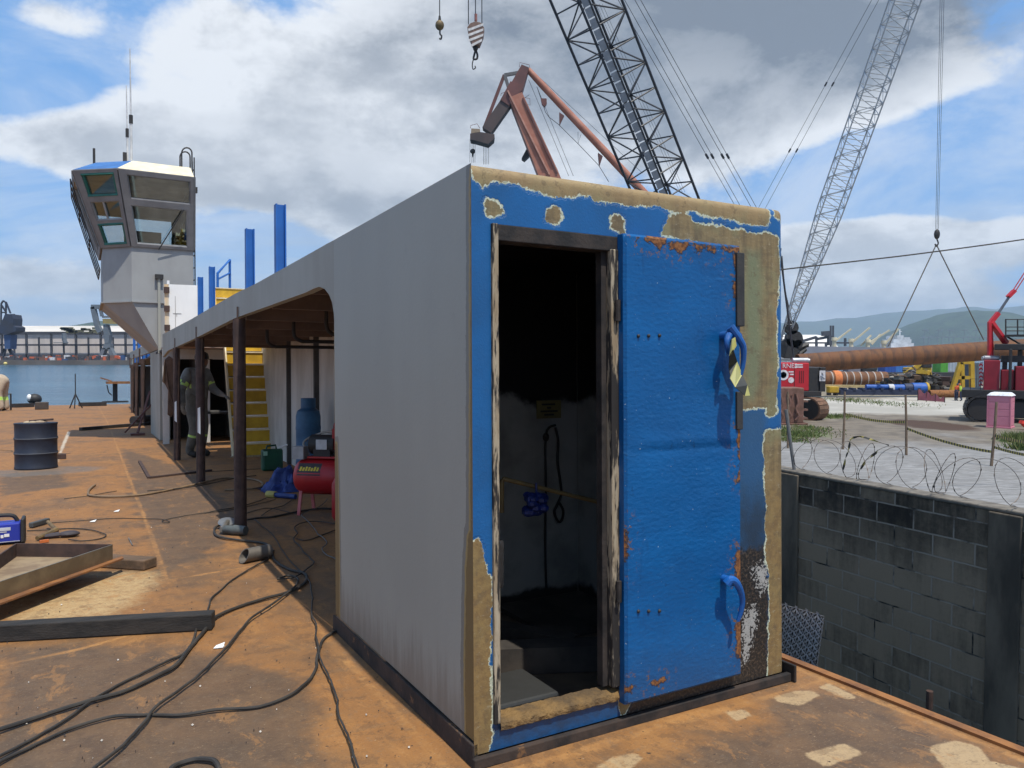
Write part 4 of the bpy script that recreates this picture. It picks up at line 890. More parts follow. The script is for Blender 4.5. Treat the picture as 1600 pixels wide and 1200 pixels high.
mb = MBd(); mb.tube([PT(R(90), s_, 1.02) for s_ in (-.2, .2)], .02, 6); mb.box((-.17, -.11, 0), (.17, .11, .02), Matrix.Translation(c0+Vector((0, 0, .21))) @ Matrix.Rotation(math.atan2(dirv.y, dirv.x), 4, 'Z')); part('motor_bed', mb, REDP, cp)
MR = Matrix.Translation(c0+Vector((0, 0, .36))) @ Matrix.Rotation(math.atan2(dirv.y, dirv.x), 4, 'Z')
mb = MBd(); mb.cyl(MR @ Vector((-.16, 0, 0)), MR @ Vector((.14, 0, 0)), .11, None, 18); mb.box((-.1, -.1, -.14), (.1, .1, 0), MR); mt = part('motor', mb, BLACKM, cp)
mb = MBd(); mb.box((-.06, -.114, -.05), (.07, -.108, .06), MR); part('rating_plate', mb, M('plate_white', (.6,.6,.6)), mt)
mb = MBd(); mb.box((.12, -.08, -.05), (.30, .08, .18), MR); mb.cyl(MR @ Vector((.12, 0, .2)), MR @ Vector((.28, 0, .2)), .05, None, 10); part('pump_head', mb, REDP, cp)
mb = MBd(); mb.box((-.34, -.14, -.16), (-.2, -.02, -.02), MR); part('pressure_switch', mb, M('plate_grey', (.42,.42,.42)), cp)
mb = MBd(); mb.tube(smooth([MR @ Vector((-.2, 0, -.12)), MR @ Vector((-.28, .02, .02)), MR @ Vector((-.1, .1, .12)), MR @ Vector((.1, .03, .14))], 5), .012, 6); part('air_pipe', mb, STEEL, cp)
for s_, l_ in ((-.24, 1), (.24, 1)):
    for k_ in (-1, 1):
        f = c0+dirv*s_+side*k_*.12-Vector((0, 0, .14)); mb = MBd(); mb.bar(f, f+side*k_*.06-Vector((0, 0, .28)), .035, .02); part('leg', mb, M('faded_red', (.55,.16,.16), (.45,.1,.1), 6), cp)
q = dk(527, 818); mb = MBd(); mb.lathe([(0, 0), (.1, .01), (.13, .06), (.13, .40), (.1, .46), (.03, .5), (.03, .56), (0, .56)], (float(q[0])+.1, float(q[1])+.08, 0), 22); solo('red_bottle', mb, REDP, 'red bottle half hidden behind the cabin wall edge', 'bottle', (float(q[0])+.1, float(q[1])+.08, 0))
# ------------------------------------------------------------------ people
def person(name, label, J, rad_, mats, rule, base, frame='b', scale=1., yaw=0.):
    """J joints (local metres), bones with radii grown by a Skin modifier into one body; rule gives the material of a face by its bone"""
    me = bpy.data.meshes.new(name); keys = list(J); idx = {k: i for i, k in enumerate(keys)}
    E_ = rule['bones']; vs = [tuple(J[k]) for k in keys]; me.from_pydata(vs, [(idx[a], idx[b]) for a, b in E_], [])
    o = bpy.data.objects.new(name, me); C.objects.link(o); s_ = o.modifiers.new('skin', 'SKIN'); s_.use_smooth_shade = True
    sv = me.skin_vertices[0].data
    for k, i in idx.items(): r_ = rad_[k]; sv[i].radius = (r_, r_) if not isinstance(r_, tuple) else r_; sv[i].use_root = (k == 'pelvis')
    u_ = o.modifiers.new('sub', 'SUBSURF'); u_.levels = 2; u_.render_levels = 2
    dg = bpy.context.evaluated_depsgraph_get(); dg.update(); me2 = bpy.data.meshes.new_from_object(o.evaluated_get(dg)); bpy.data.objects.remove(o)
    for m_ in mats: me2.materials.append(m_)
    for p_ in me2.polygons:
        c_ = p_.center; best = None
        for a, b in E_:
            A_, B_ = Vector(J[a]), Vector(J[b]); e_ = B_-A_; tt = max(0, min(1, (c_-A_).dot(e_)/max(e_.dot(e_), 1e-9))); dd = (c_-A_-e_*tt).length - (rad_[a] if not isinstance(rad_[a], tuple) else rad_[a][0])*.5
            if best is None or dd < best[0]: best = (dd, a, b, tt)
        p_.material_index = rule['f'](best[1], best[2], best[3], c_); p_.use_smooth = True
    o = bpy.data.objects.new(name, me2); C.objects.link(o)
    place(o, base, frame, yaw); o.matrix_world = o.matrix_world @ Matrix.Scale(scale, 4)
    return tag(o, label, 'person')
def hand(J, Rr, B_, wrist, side_, d_, up):
    """palm, four fingers and a thumb as skinned chains from the wrist"""
    d_ = Vector(d_).normalized(); up = Vector(up).normalized(); s_ = d_.cross(up)*side_; w_ = Vector(J[wrist])
    J[wrist+'p'] = w_+d_*.06; Rr[wrist+'p'] = (.036, .022); B_.append((wrist, wrist+'p'))
    for i, (off, ln) in enumerate(((-.03, .07), (-.01, .085), (.01, .08), (.03, .062))):
        a = w_+d_*.095+s_*off; b = a+d_*ln*.5-up*.012; c = b+d_*ln*.4-up*.03
        for nm, q, r_ in (('a', a, .011), ('b', b, .010), ('c', c, .008)): J[f'{wrist}{i}{nm}'] = q; Rr[f'{wrist}{i}{nm}'] = r_
        B_ += [(wrist+'p', f'{wrist}{i}a'), (f'{wrist}{i}a', f'{wrist}{i}b'), (f'{wrist}{i}b', f'{wrist}{i}c')]
    a = w_+d_*.04-s_*.045; b = a+d_*.045-s_*.012-up*.01
    J[wrist+'ta'] = a; J[wrist+'tb'] = b; Rr[wrist+'ta'] = .013; Rr[wrist+'tb'] = .010; B_ += [(wrist, wrist+'ta'), (wrist+'ta', wrist+'tb')]
COVER = M('grey_coverall', (.20,.20,.185), (.14,.14,.13), 9, .85, bump=.4, bscale=22); TROUS = M('dark_trousers', (.15,.14,.115), (.105,.10,.085), 9, .85, bump=.4, bscale=22)
SKIN = M('skin', (.28,.15,.09), (.24,.125,.075), 6, .55); GLOVE = M('grey_glove', (.30,.28,.24), (.22,.20,.17), 12, .85, bump=.4); BOOT = M('dark_boot', (.03,.025,.02), None, 8)
# local axes of a person: +x forward, +y left, z up
J = dict(pelvis=(0, 0, .95), belly=(.01, 0, 1.1), chest=(.04, 0, 1.32), neck=(.09, 0, 1.50), head=(.13, 0, 1.60), crown=(.13, 0, 1.70),
         shl=(.04, .22, 1.42), ell=(-.02, .35, 1.15), wl=(.04, .37, .90), shr=(.06, -.19, 1.42), elr=(.14, -.25, 1.16), wr=(.37, -.2, 1.05),
         hl=(0, .1, .90), kl=(.09, .12, .50), al=(-.04, .13, .09), tl=(.13, .14, .035), hr=(0, -.1, .90), kr=(.05, -.12, .50), ar=(.0, -.13, .09), tr=(.17, -.14, .035))
Rr = dict(pelvis=(.20, .155), belly=(.175, .14), chest=(.195, .15), neck=.075, head=(.11, .125), crown=(.10, .11), shl=.115, ell=.078, wl=.05, shr=.115, elr=.078, wr=.05, hl=.135, kl=.10, al=.075, tl=.05, hr=.135, kr=.10, ar=.075, tr=.05)
Bn = [('pelvis','belly'),('belly','chest'),('chest','neck'),('neck','head'),('head','crown'),('chest','shl'),('shl','ell'),('ell','wl'),('chest','shr'),('shr','elr'),('elr','wr'),('pelvis','hl'),('hl','kl'),('kl','al'),('al','tl'),('pelvis','hr'),('hr','kr'),('kr','ar'),('ar','tr')]
J = {k: (v[0], -v[1], v[2]) for k, v in J.items()}
hand(J, Rr, Bn, 'wl', -1, (.12, 0, -1), (0, -1, 0)); hand(J, Rr, Bn, 'wr', 1, (1, -.1, -.25), (0, 0, 1))
def rule_f(a, b, t_, c_):
    if b[:2] in ('wl', 'wr') and len(b) > 2: return 2
    if (a, b) in (('ell', 'wl'), ('elr', 'wr')) and t_ > .92: return 2
    if a in ('head',) or (a == 'neck' and t_ > .45): return 3
    if (a, b) in (('shl', 'ell'), ('shr', 'elr')) and .58 < t_ < .72: return 4
    if (a, b) in (('kl', 'al'), ('kr', 'ar')) and .27 < t_ < .36: return 4
    if (a, b) == ('belly', 'chest') and 1.22 < c_.z < 1.25: return 4
    if a in ('al', 'ar'): return 5
    if b in ('hl', 'hr', 'kl', 'kr', 'al', 'ar') or (a == 'pelvis' and c_.z < .98): return 1
    return 0
base = dk(302, 714); yaw = R(-45)
wk = person('person', 'worker in grey coveralls with green reflective bands and dark cap, at the bench', J, Rr, [COVER, TROUS, GLOVE, SKIN, HIVIS, BOOT], dict(bones=Bn, f=rule_f), (float(base[0])+.05, float(base[1]), 0), 'b', 1.02, yaw)
def worn(nm, fn, mat, who):
    g = MBd(); fn(g); me_o = mesh_of(nm, g, mat, 'w', Matrix.Identity(4)); me_o.parent = who; return me_o
def cap(g):
    g.lathe([(.112, 1.66), (.116, 1.70), (.10, 1.755), (.06, 1.785), (0, 1.795)], (.13, 0, 0), 20)
    g.add([(.17, -.085, 1.665), (.31, -.05, 1.65), (.31, .05, 1.65), (.17, .085, 1.665), (.17, -.085, 1.675), (.31, -.05, 1.66), (.31, .05, 1.66), (.17, .085, 1.675)], [(3,2,1,0),(4,5,6,7),(0,1,5,4),(1,2,6,5),(2,3,7,6),(3,0,4,7)])
worn('cap', cap, BLACKM, wk)
def face(g):
    g.ball((.222, 0, 1.615), .02, 8, 6, (1, .8, 1.3)); g.ball((.125, .088, 1.61), .03, 8, 6, (.6, .4, 1)); g.ball((.125, -.088, 1.61), .03, 8, 6, (.6, .4, 1))
worn('face', face, SKIN, wk)
def feat(g):
    for s_ in (-1, 1): g.ball((.207, s_*.034, 1.643), .012, 8, 6)
    g.bar((.208, -.03, 1.565), (.208, .03, 1.565), .008)
worn('eyes_and_mouth', feat, BLACKM, wk)
# bent person at the left edge, mostly outside the picture
CREAMC = M('cream_clothes', (.48,.38,.27), (.40,.31,.22), 9, .85, bump=.4)
J2 = dict(pelvis=(0, 0, .92), belly=(.12, 0, .98), chest=(.36, 0, .90), neck=(.52, 0, .80), head=(.62, 0, .74), crown=(.70, 0, .70), shl=(.40, .19, .86), ell=(.46, .22, .60), wl=(.55, .18, .38), shr=(.40, -.19, .86), elr=(.46, -.22, .60), wr=(.55, -.18, .38), hl=(0, .1, .88), kl=(.08, .14, .48), al=(-.02, .15, .09), tl=(.15, .16, .035), hr=(0, -.1, .88), kr=(.06, -.14, .48), ar=(-.03, -.15, .09), tr=(.14, -.16, .035))
Bn2 = [b for b in Bn if not any(len(q) > 2 and q[:2] in ('wl', 'wr') for q in b)]; Rr2 = {k: Rr[k] for k in J2}
hand(J2, Rr2, Bn2, 'wl', 1, (.3, 0, -1), (1, 0, 0)); hand(J2, Rr2, Bn2, 'wr', -1, (.3, 0, -1), (1, 0, 0))
def rule2(a, b, t_, c_):
    if a in ('head',) or (a == 'neck' and t_ > .45): return 1
    if b[:2] in ('wl', 'wr') and len(b) > 2: return 2
    if (a, b) in (('kl', 'al'), ('kr', 'ar')) and .2 < t_ < .5: return 3
    if a in ('al', 'ar'): return 4
    return 0
q = dk(6, 642); ps = (2.*.88*1.0)
person('person', 'person in cream clothes bending down at the left edge of the deck', J2, Rr2, [CREAMC, SKIN, GLOVE, HIVIS, BOOT], dict(bones=Bn2, f=rule2), (float(q[0]), float(q[1]), 0), 'b', 1.55, R(160))
# jacket hanging on the bulkhead, bench
jx, jy = float(by(262, 600, 17.0)[0]), 17.0
g = MBd(); JO = [(257,562),(264,556),(270,560),(273,585),(274,640),(268,652),(262,648),(263,610),(258,600),(254,596),(256,578)]
g.prism([by(a, b, 16.98+.05*math.sin(i*1.7)) for i, (a, b) in enumerate(JO)], (0, .09, 0))
solo('hanging_jacket', g, M('brown_cloth', (.16,.10,.07), (.11,.07,.05), 8, .9, bump=.5, bscale=14), 'brown work jacket hanging on the bulkhead beside the tower leg', 'jacket', (jx, jy, 1.), bevel=.01)
q = dk(338, 706); x, y = float(q[0]), float(q[1])
bn = thing('work_bench', 'low dark steel bench in front of the worker', 'bench', (x, y, 0))
mb = MBd(); mb.box((x-.35, y, .80), (x+.45, y+.6, .84)); part('bench_top', mb, BLACKM, bn, .005)
for dx, dy in ((-.3, .05), (.4, .05), (-.3, .55), (.4, .55)): mb = MBd(); mb.bar((x+dx, y+dy, 0), (x+dx, y+dy, .80), .035); part('leg', mb, BLACKM, bn)
mb = MBd(); mb.box((x-.2, y+.08, .845), (x+.1, y+.2, .87)); solo('metal_offcut', mb, STEEL, 'small bright offcut lying on the dark bench', 'offcut', (x, y+.1, .84))
# ------------------------------------------------------------------ things on the open deck
dq = dk(56, 733); r_ = .43*float(np.linalg.norm(dk(90, 737)-dk(22, 737))); hz_ = float(by(56, 661, float(dq[1]))[2]); x, y = float(dq[0]), float(dq[1])+.15
DRUMM = M('drum_navy', (.018,.024,.042), (.013,.017,.03), 4, .5, bump=.12, spots=(.16,.09,.05), samt=.27, sscale=6)
dr = thing('oil_drum', 'navy blue steel oil drum with two raised hoops standing on the deck', 'drum', (x, y, 0))
hh = hz_; pf = [(r_*.97, 0), (r_*1.02, .015), (r_*1.02, .035), (r_, .05)]
for f_ in (.345, .665): pf += [(r_, hh*f_-.03), (r_*1.035, hh*f_-.008), (r_*1.035, hh*f_+.008), (r_, hh*f_+.03)]
pf += [(r_, hh-.04), (r_*1.025, hh-.02), (r_*1.025, hh), (r_*.97, hh)]
mb = MBd(); mb.lathe(pf, (x, y, 0), 40); part('drum_body', mb, DRUMM, dr)
for f_ in (.345, .665): mb = MBd(); mb.lathe([(r_*1.036, hh*f_-.008), (r_*1.045, hh*f_), (r_*1.036, hh*f_+.008)], (x, y, 0), 40); part('hoop', mb, M('worn_hoop', (.10,.11,.13), None, 5), dr)
mb = MBd(); mb.lathe([(r_*.96, hh-.03), (0, hh-.03)], (x, y, 0), 32); part('drum_lid', mb, RUSTP, dr)
mb = MBd()
for k in range(7):
    a = k*.9; mb.ball((x-.02+.12*math.cos(a), y+.05+.08*math.sin(a), hh-.0), rnd.uniform(.04, .07), 8, 5, (1.3, 1, .55))
solo('rag', mb, M('pale_rag', (.45,.36,.24), (.3,.22,.15), 10, .9, bump=.6), 'crumpled pale rag lying on the drum lid', 'rag', (x, y, hh-.03))
mb = MBd(); a, b = (x-.1, y-.02, hh+.03), (x+.26, y+.04, hh+.05); mb.tube([a, b], .018, 8); solo('stick', mb, RUSTP, 'short dark bar lying across the drum lid', 'bar', a)
def on(px, py, z=0.): return dk(px, py, z)
def cable(name, pts, r_, label, cat, mat=CABLE, k=6, off=(0, 0), sc_=1., lift=0.):
    P_ = [on(off[0]+a/sc_, off[1]+b/sc_) for a, b in pts]; r_ = r_*(.64 if r_ > .015 else .55)
    P_ = [(q[0], q[1], r_+.003+lift+.006*(.5+.5*math.sin(i*2.1))) for i, q in enumerate(P_)]
    S_ = smooth(P_, k); S_ = [q+Vector((.012*mnoise.noise(q*4), .012*mnoise.noise(q*4+Vector((7, 3, 1))), 0))+Vector((.004*mnoise.noise(q*17), .004*mnoise.noise(q*17+Vector((7, 3, 1))), 0)) for q in S_]
    mb = MBd(); mb.tube(S_, r_, 8); return solo(name, mb, mat, label, cat, tuple(P_[0]))
z2 = dict(off=(0, 800), sc_=2.6667)
cable('cable', [(-60,945),(0,925),(120,880),(250,840),(390,800),(520,760),(640,705),(720,660),(790,580),(850,510),(900,450),(980,410),(1090,375),(1200,345),(1260,310),(1278,285),(1260,265),(1200,245),(1140,205),(1130,160),(1090,135),(1000,125),(930,115),(895,95),(900,70),(925,62)], .017, 'thick black cable from the grinder, curving past the beam end to the left edge', 'cable', **z2)
cable('cable', [(-60,1060),(0,1035),(150,950),(270,880),(390,795),(470,745),(580,690),(690,635),(760,600),(800,560),(818,505),(830,470)], .013, 'black cable coming out from under the beam and running to the lower left edge', 'cable', **z2)
cable('cable', [(-40,1085),(0,1060),(120,995),(280,920),(450,870),(600,858),(760,860),(900,840),(1080,820),(1200,780),(1280,725),(1318,660),(1325,600),(1350,540),(1412,497)], .014, 'black cable bowing along the foreground deck to the cabin base corner', 'cable', **z2)
cable('cable', [(380,1110),(430,1065),(520,990),(590,910),(640,840),(750,760),(860,670),(950,580),(1000,510),(1060,450),(1150,390),(1228,322),(1238,292),(1200,280),(1158,292)], .013, 'black cable running straight from the hooked end to the bottom edge', 'cable', lift=.012, **z2)
cable('cable', [(1500,1110),(1485,1065),(1450,960),(1410,870),(1400,800),(1380,720),(1340,640),(1320,560),(1315,490),(1300,430),(1300,350),(1280,290),(1240,250),(1180,180),(1140,110),(1060,40)], .009, 'thin wavy cable running beside the cabin base to the bottom edge', 'cable', lift=.014, **z2)
cable('cable', [(865,425),(880,370),(930,320),(990,275),(1060,235),(1120,195),(1142,165)], .011, 'short black cable from the cut pipe to the beam', 'cable', **z2)
z8 = dict(off=(320, 780), sc_=6.668)
cable('cable', [(1420,320),(1365,330),(1200,395),(1060,440),(965,428)], .010, 'black cable end lying in the shade beside the cabin wall edge', 'cable', **z8)
cable('cable', [(1420,285),(1365,280),(1200,250),(1050,260),(940,310),(960,380),(930,440),(1000,540),(1100,640),(1132,692),(1060,760),(960,820),(900,850),(760,865)], .010, 'kinked black cable in the shade ending at the sunlit deck', 'cable', lift=.01, **z8)
cable('cable', [(1420,670),(1365,660),(1260,610),(1225,550),(1282,490),(1180,390),(1080,260),(1010,190),(1200,100),(1280,20)], .009, 'thin grey cable zigzagging in the shade by the cabin wall edge', 'cable', M('grey_cable', (.12,.11,.10), None, 5), lift=.02, **z8)
cable('cable', [(440,232),(560,215),(700,200),(950,150),(1180,118),(1330,112),(1420,100)], .018, 'thick black cable running from the nearest prop to the compressor', 'cable', **z8)
cable('cable', [(440,155),(600,110),(720,105),(900,150),(990,160)], .008, 'thin black cable arching behind the nearest prop', 'cable', **z8)
cable('cable', [(0,155),(120,130),(300,95),(450,65),(640,0)], .009, 'thin black cable crossing the shadow line behind the nearest prop', 'cable', **z8)
cable('cable', [(590,188),(700,120),(830,75),(915,10)], .009, 'black cable running from the thick cable toward the tarpaulin', 'cable', lift=.008, **z8)
zb = dict(off=(0, 780), sc_=5.)
cable('cable', [(375,195),(600,180),(880,155),(1100,160),(1250,165),(1320,178),(1300,192),(1262,180),(1290,165),(1400,145),(1560,120),(1750,95),(1950,60),(2150,10)], .008, 'long thin welding lead running from the electrode holder across the deck to the shade', 'cable', **zb)
cable('cable', [(205,255),(350,252),(560,235),(720,250),(820,285),(780,315),(640,335),(540,325)], .010, 'black welding lead looping beside the welding machine', 'cable', **zb)
cable('cable', [(700,1120),(715,1085),(760,1055),(820,1045),(880,1052),(912,1075),(925,1120)], .016, 'black cable loop cut off by the bottom edge of the picture', 'cable', **z2)
HOSE = M('tan_hose', (.24,.16,.09), (.17,.11,.06), 8, .6, bump=.2)
z3_ = dict(off=(0, 400), sc_=3.)
cable('hose', [(445,1080),(420,1100),(415,1120),(440,1132),(560,1135),(700,1120),(900,1080),(1000,1057),(1080,1045),(1180,1052),(1228,1070),(1222,1090),(1150,1100),(1050,1105)], .022, 'tan air hose looping across the deck into the shade', 'hose', HOSE, **z3_)
cable('cable', [(300,1142),(420,1128),(545,1104)], .008, 'short thin wire lying beside the tan hose', 'wire', **z3_)
cable('cable', [(690,1108),(900,1090),(1090,1050),(1200,1035)], .012, 'dark cable alongside the tan hose', 'cable', lift=.008, **z3_)
cable('cable', [(0,912),(60,915),(70,920),(300,928),(330,926)], .010, 'thin wire passing behind the oil drum', 'wire', HOSE, **z3_)
cable('cable', [(690,1038),(900,1020),(1000,1012),(1220,1000)], .009, 'thin dark cable along the floor plate edge', 'cable', **z3_)
# black timber, tray frame, plank, bars
a, b = on(331, 986), on(-70, 1009); mb = MBd(); dv = (Vector(b)-Vector(a)).normalized(); sd_ = Vector((-dv.y, dv.x, 0)); sd_ = -sd_ if sd_.y < 0 else sd_
A_ = Vector(a)+sd_*.05+Vector((0, 0, .052)); B_ = Vector(b)+sd_*.05+Vector((0, 0, .052)); NSEG = 14
for i in range(NSEG): pass
mb.bar(A_, B_, .10, .098)
solo('black_timber', mb, M('tarred_timber', (.014,.013,.012), (.035,.03,.026), 5, .8, bump=.7, bscale=26, stretch=(.5,4,4), spots=(.13,.10,.075), samt=.3, sscale=5), 'long blackened timber lying across the foreground deck', 'timber', tuple(a), bevel=.006)
zt, zl = .235, .12
P1, P2_, P3, P4 = Vector(on(175, 851, zt)), Vector(on(25, 849, zt)), Vector(on(-40, 893, zt)), Vector(on(-90, 938, zt))
fr = thing('welded_tray', 'welded flat bar frame with a bright front bar propped on planks', 'frame', tuple(on(90, 900)))
dn_ = Vector((0, 0, -(zt-zl)/2))
def edge(a, b, m_, nm, lab=None):
    g = MBd(); g.bar(a+dn_, b+dn_, .012, zt-zl); return part(nm, g, m_, fr, label=lab)
edge(P1, P4, M('bright_bar', (.33,.29,.21), (.24,.20,.14), 6, .38, .75, bump=.2, spots=(.12,.08,.05), samt=.3), 'frame_bar', 'bright ground front bar'); edge(P1+Vector((0, .012, 0)), P2_, RUSTP, 'frame_bar'); edge(P2_, P3, RUSTP, 'frame_bar')
dd = (P4-P1).normalized(); ou = Vector((dd.y, -dd.x, 0)); ou = -ou if ou.y > 0 else ou
g = MBd(); base4 = [P1+Vector((0, 0, zl-zt))-dd*.12, P4+Vector((0, 0, zl-zt)), P4+Vector((0, 0, zl-zt))+ou*.07, P1+Vector((0, 0, zl-zt))+ou*.055-dd*.06]
g.prism(base4, (0, 0, -.012)); part('flange', g, RUSTO, fr)
g = MBd(); g.prism([q+Vector((0, 0, zl-zt+.012)) for q in (P1, P2_, P3, P4)], (0, 0, -.01)); part('bottom_plate', g, M('dusty_plate', (.30,.22,.13), (.19,.13,.08), 6, .85, bump=.3), fr)
a, b = on(243, 891), on(60, 880); mb = MBd(); mb.bar(Vector(a)+Vector((-.03, .07, .042)), Vector(b)+Vector((0, .07, .042)), .15, .08); solo('plank', mb, M('brown_plank', (.16,.10,.06), (.10,.065,.04), 5, .85, bump=.5, stretch=(.6,4,4)), 'brown plank sticking out from under the welded frame', 'plank', tuple(a), bevel=.008)
a, b = on(40, 945), on(-110, 935); mb = MBd(); mb.bar(Vector(a)+Vector((-.1, .25, .055)), Vector(b)+Vector((0, .25, .055)), .12, .105); solo('plank', mb, MATS['brown_plank'], 'plank in the shadow under the left end of the welded frame', 'plank', tuple(a))
# welding machine
q = on(38, 852); x, y = float(q[0]), float(q[1])+.18; ws = thing('welding_machine', 'blue portable welding machine with black ends and carrying handle', 'welding machine', (x-.25, y, 0))
WB = M('welder_blue', (.02,.04,.38), (.016,.032,.3), 5, .4, bump=.1)
mb = MBd(); mb.box((x-.50, y-.1, .02), (x-.035, y+.1, .20)); part('welder_case', mb, WB, ws, .012)
for xx in ((x-.034, x), (x-.54, x-.501)): mb = MBd(); mb.box((xx[0], y-.108, .01), (xx[1], y+.108, .235)); part('end_panel', mb, BLACKM, ws, .012)
mb = MBd(); mb.tube(smooth([(x-.06, y, .2), (x-.1, y, .255), (x-.2, y, .265), (x-.36, y, .265), (x-.44, y, .255), (x-.48, y, .2)], 4), .018, 8); part('carry_handle', mb, BLACKM, ws)
mb = MBd(); mb.box((x-.26, y-.103, .135), (x-.11, y-.101, .165)); mb.box((x-.2, y-.103, .12), (x-.14, y-.101, .128)); part('badge', mb, M('pale_badge', (.6,.62,.66)), ws)
mb = MBd()
for i, (x0_, x1_, z0_, z1_) in enumerate(((-.30, -.235, .075, .10), (-.23, -.21, .07, .11), (-.205, -.19, .075, .10), (-.185, -.165, .07, .098), (-.16, -.12, .078, .106))): mb.mi = 0 if i else 1; mb.box((x+x0_, y-.104, z0_), (x+x1_, y-.102, z1_))
part('logo', mb, [WHITEP, REDP], ws)
mb = MBd(); mb.box((x-.5, y-.103, .03), (x-.04, y-.101, .036)); part('stripe', mb, M('pale_badge', (.6,.62,.66)), ws)
a, b = on(48, 826), on(75, 818); mb = MBd(); mb.bar(Vector(a)+Vector((0, 0, .035)), Vector(b)+Vector((0, 0, .035)), .05, .05); solo('plug', mb, M('grey_plug', (.07,.075,.075), None, 6, .6), 'grey cable connector lying beside the welding machine', 'connector', tuple(a), bevel=.008)
a = on(108, 839); mb = MBd(); mb.ball((a[0], a[1], .03), .075, 12, 8, (1.25, .8, .42)); mb.tube([(a[0]-.08, a[1], .03), (a[0]-.24, a[1]-.01, .025)], [.03, .018], 8)
solo('wire_brush', mb, M('dark_purple_brush', (.05,.04,.045), None, 9), 'dark oval brush head with a handle lying beside the lead loop', 'brush', (float(a[0]), float(a[1]), 0))
a, b = on(58, 846), on(88, 836); mb = MBd(); mb.tube([Vector(a)+Vector((0, 0, .03)), Vector(b)+Vector((0, 0, .05))], [.02, .03], 8); mb.tube([Vector(b)+Vector((0, 0, .05)), Vector(on(75, 826))+Vector((0, 0, .07))], .018, 8)
solo('electrode_holder', mb, M('worn_orange_tool', (.20,.13,.05), (.10,.07,.04), 12, .7), 'worn brown electrode holder lying in front of the brush', 'tool', tuple(a))
a, b = on(62, 850), on(76, 848); mb = MBd(); mb.bar(Vector(a)+Vector((0, 0, .02)), Vector(b)+Vector((0, 0, .02)), .025); solo('orange_tool', mb, M('orange_plastic', (.6,.16,.04)), 'small bright orange handle by the frame edge', 'tool', tuple(a))
# cut pipe and grinder
a, b = Vector(on(381, 880)), Vector(on(409, 874)); r_ = .058; ax = (b-a).normalized(); g = MBd(); up = Vector((0, 0, r_))
a, b = a+up-ax*.0, a+up+ax*.24
n_ = 20; vs = []; x_ = ax.cross(Vector((0, 0, 1))).normalized(); y_ = x_.cross(ax)
for p0, rr in ((a, r_), (b, r_), (b, r_*.88), (a, r_*.88)):
    for k in range(n_): th = 2*math.pi*k/n_; vs.append(p0+(x_*math.cos(th)+y_*math.sin(th))*rr + ax*(.03*math.sin(th) if p0 is a else 0))
g.add(vs, [(i*n_+k, i*n_+(k+1) % n_, ((i+1) % 4)*n_+(k+1) % n_, ((i+1) % 4)*n_+k) for i in range(4) for k in range(n_)], True)
solo('cut_pipe', g, M('grey_pipe_offcut', (.20,.18,.155), (.13,.115,.10), 6, .5, .5, bump=.2), 'short grey pipe offcut lying on the shadow line', 'pipe', tuple(on(395, 880)))
gq = on(352, 833); x, y = float(gq[0]), float(gq[1]); gr_ = thing('angle_grinder', 'angle grinder with a metal disc guard lying at the foot of the nearest prop', 'grinder', (x, y, 0))
e0, e1 = Vector(on(351, 827, .05)), Vector(on(384, 829, .05)); mb = MBd(); mb.tube([e0, e0+(e1-e0)*.4, e0+(e1-e0)*.45, e1], [.04, .042, .05, .045], 12); part('grinder_body', mb, M('grinder_grey', (.06,.065,.065), (.10,.11,.10), 9, .5), gr_)
mb = MBd(); c_ = Vector(on(355, 816, .06)); mb.lathe([(0, -.012), (.085, -.01), (.09, .0), (.085, .012), (0, .016)], (0, 0, 0), 20, Matrix.Translation(c_) @ Matrix.Rotation(R(18), 4, 'X')); part('disc_guard', mb, M('bright_guard', (.45,.46,.46), None, 6, .35, .8), gr_)
mb = MBd(); mb.tube([e0+Vector((-.02, 0, 0)), c_], .03, 8); part('gear_head', mb, STEEL, gr_)
# floor plate, far bits
a, b, c_ = on(218, 722), on(233, 748), on(330, 736); mb = MBd(); mb.bar(Vector(a)+Vector((0, 0, .015)), Vector(b)+Vector((0, 0, .015)), .05, .03); mb.bar(Vector(b)+Vector((0, 0, .015)), Vector(c_)+Vector((0, 0, .015)), .05, .03); solo('angle_bar', mb, RUSTP, 'rusty L shaped bar lying flat on the deck near the tan hose', 'bar', tuple(b))
a, b = Vector(on(126, 673)), Vector(on(234, 664)); mb = MBd(); mb.bar(a+Vector((0, 0, .05)), b+Vector((0, 0, .05)), .12, .10); solo('steel_bar', mb, BLACKM, 'long dark bar lying across the tower shadow', 'bar', tuple(a))
a = on(92, 718); b = on(97, 718); mb = MBd(); mb.cbox((float(a[0])+.05, float(a[1])+.1, .05), (.14, .14, .10)); solo('small_block', mb, RUSTP, 'small rusty block at the end of the white painted line behind the drum', 'block', tuple(a), bevel=.008)
q = on(215, 680); mb = MBd(); mb.cbox((float(q[0]), float(q[1]), .03), (.35, .35, .06)); e = Vector(q); mb.bar(e+Vector((0, 0, .06)), Vector(by(234, 612, float(q[1])+1.5)), .05); mb.bar(e+Vector((-.3, .4, .06)), e+Vector((.45, .5, .9)), .04)
solo('jack_stand', mb, M('red_brown_bar', (.13,.045,.035), None, 6), 'reddish stand with a slanting bar leaning on the tower leg', 'stand', tuple(q))
q = on(118, 638); x, y = float(q[0]), float(q[1]); z1 = float(by(117, 584, y)[2]); tp = thing('tripod', 'thin tripod with a tall rod standing near the deck edge by the water', 'tripod', (x, y, 0)); mb = MBd(); mb.tube([(x, y, .75), (x, y, z1)], .03, 6); part('rod', mb, BLACKM, tp)
for k in range(3): mb = MBd(); mb.tube([(x, y, .8), (x+.36*math.cos(k*2.09+.4), y+.36*math.sin(k*2.09+.4), 0)], .035, 6); part('leg', mb, BLACKM, tp)
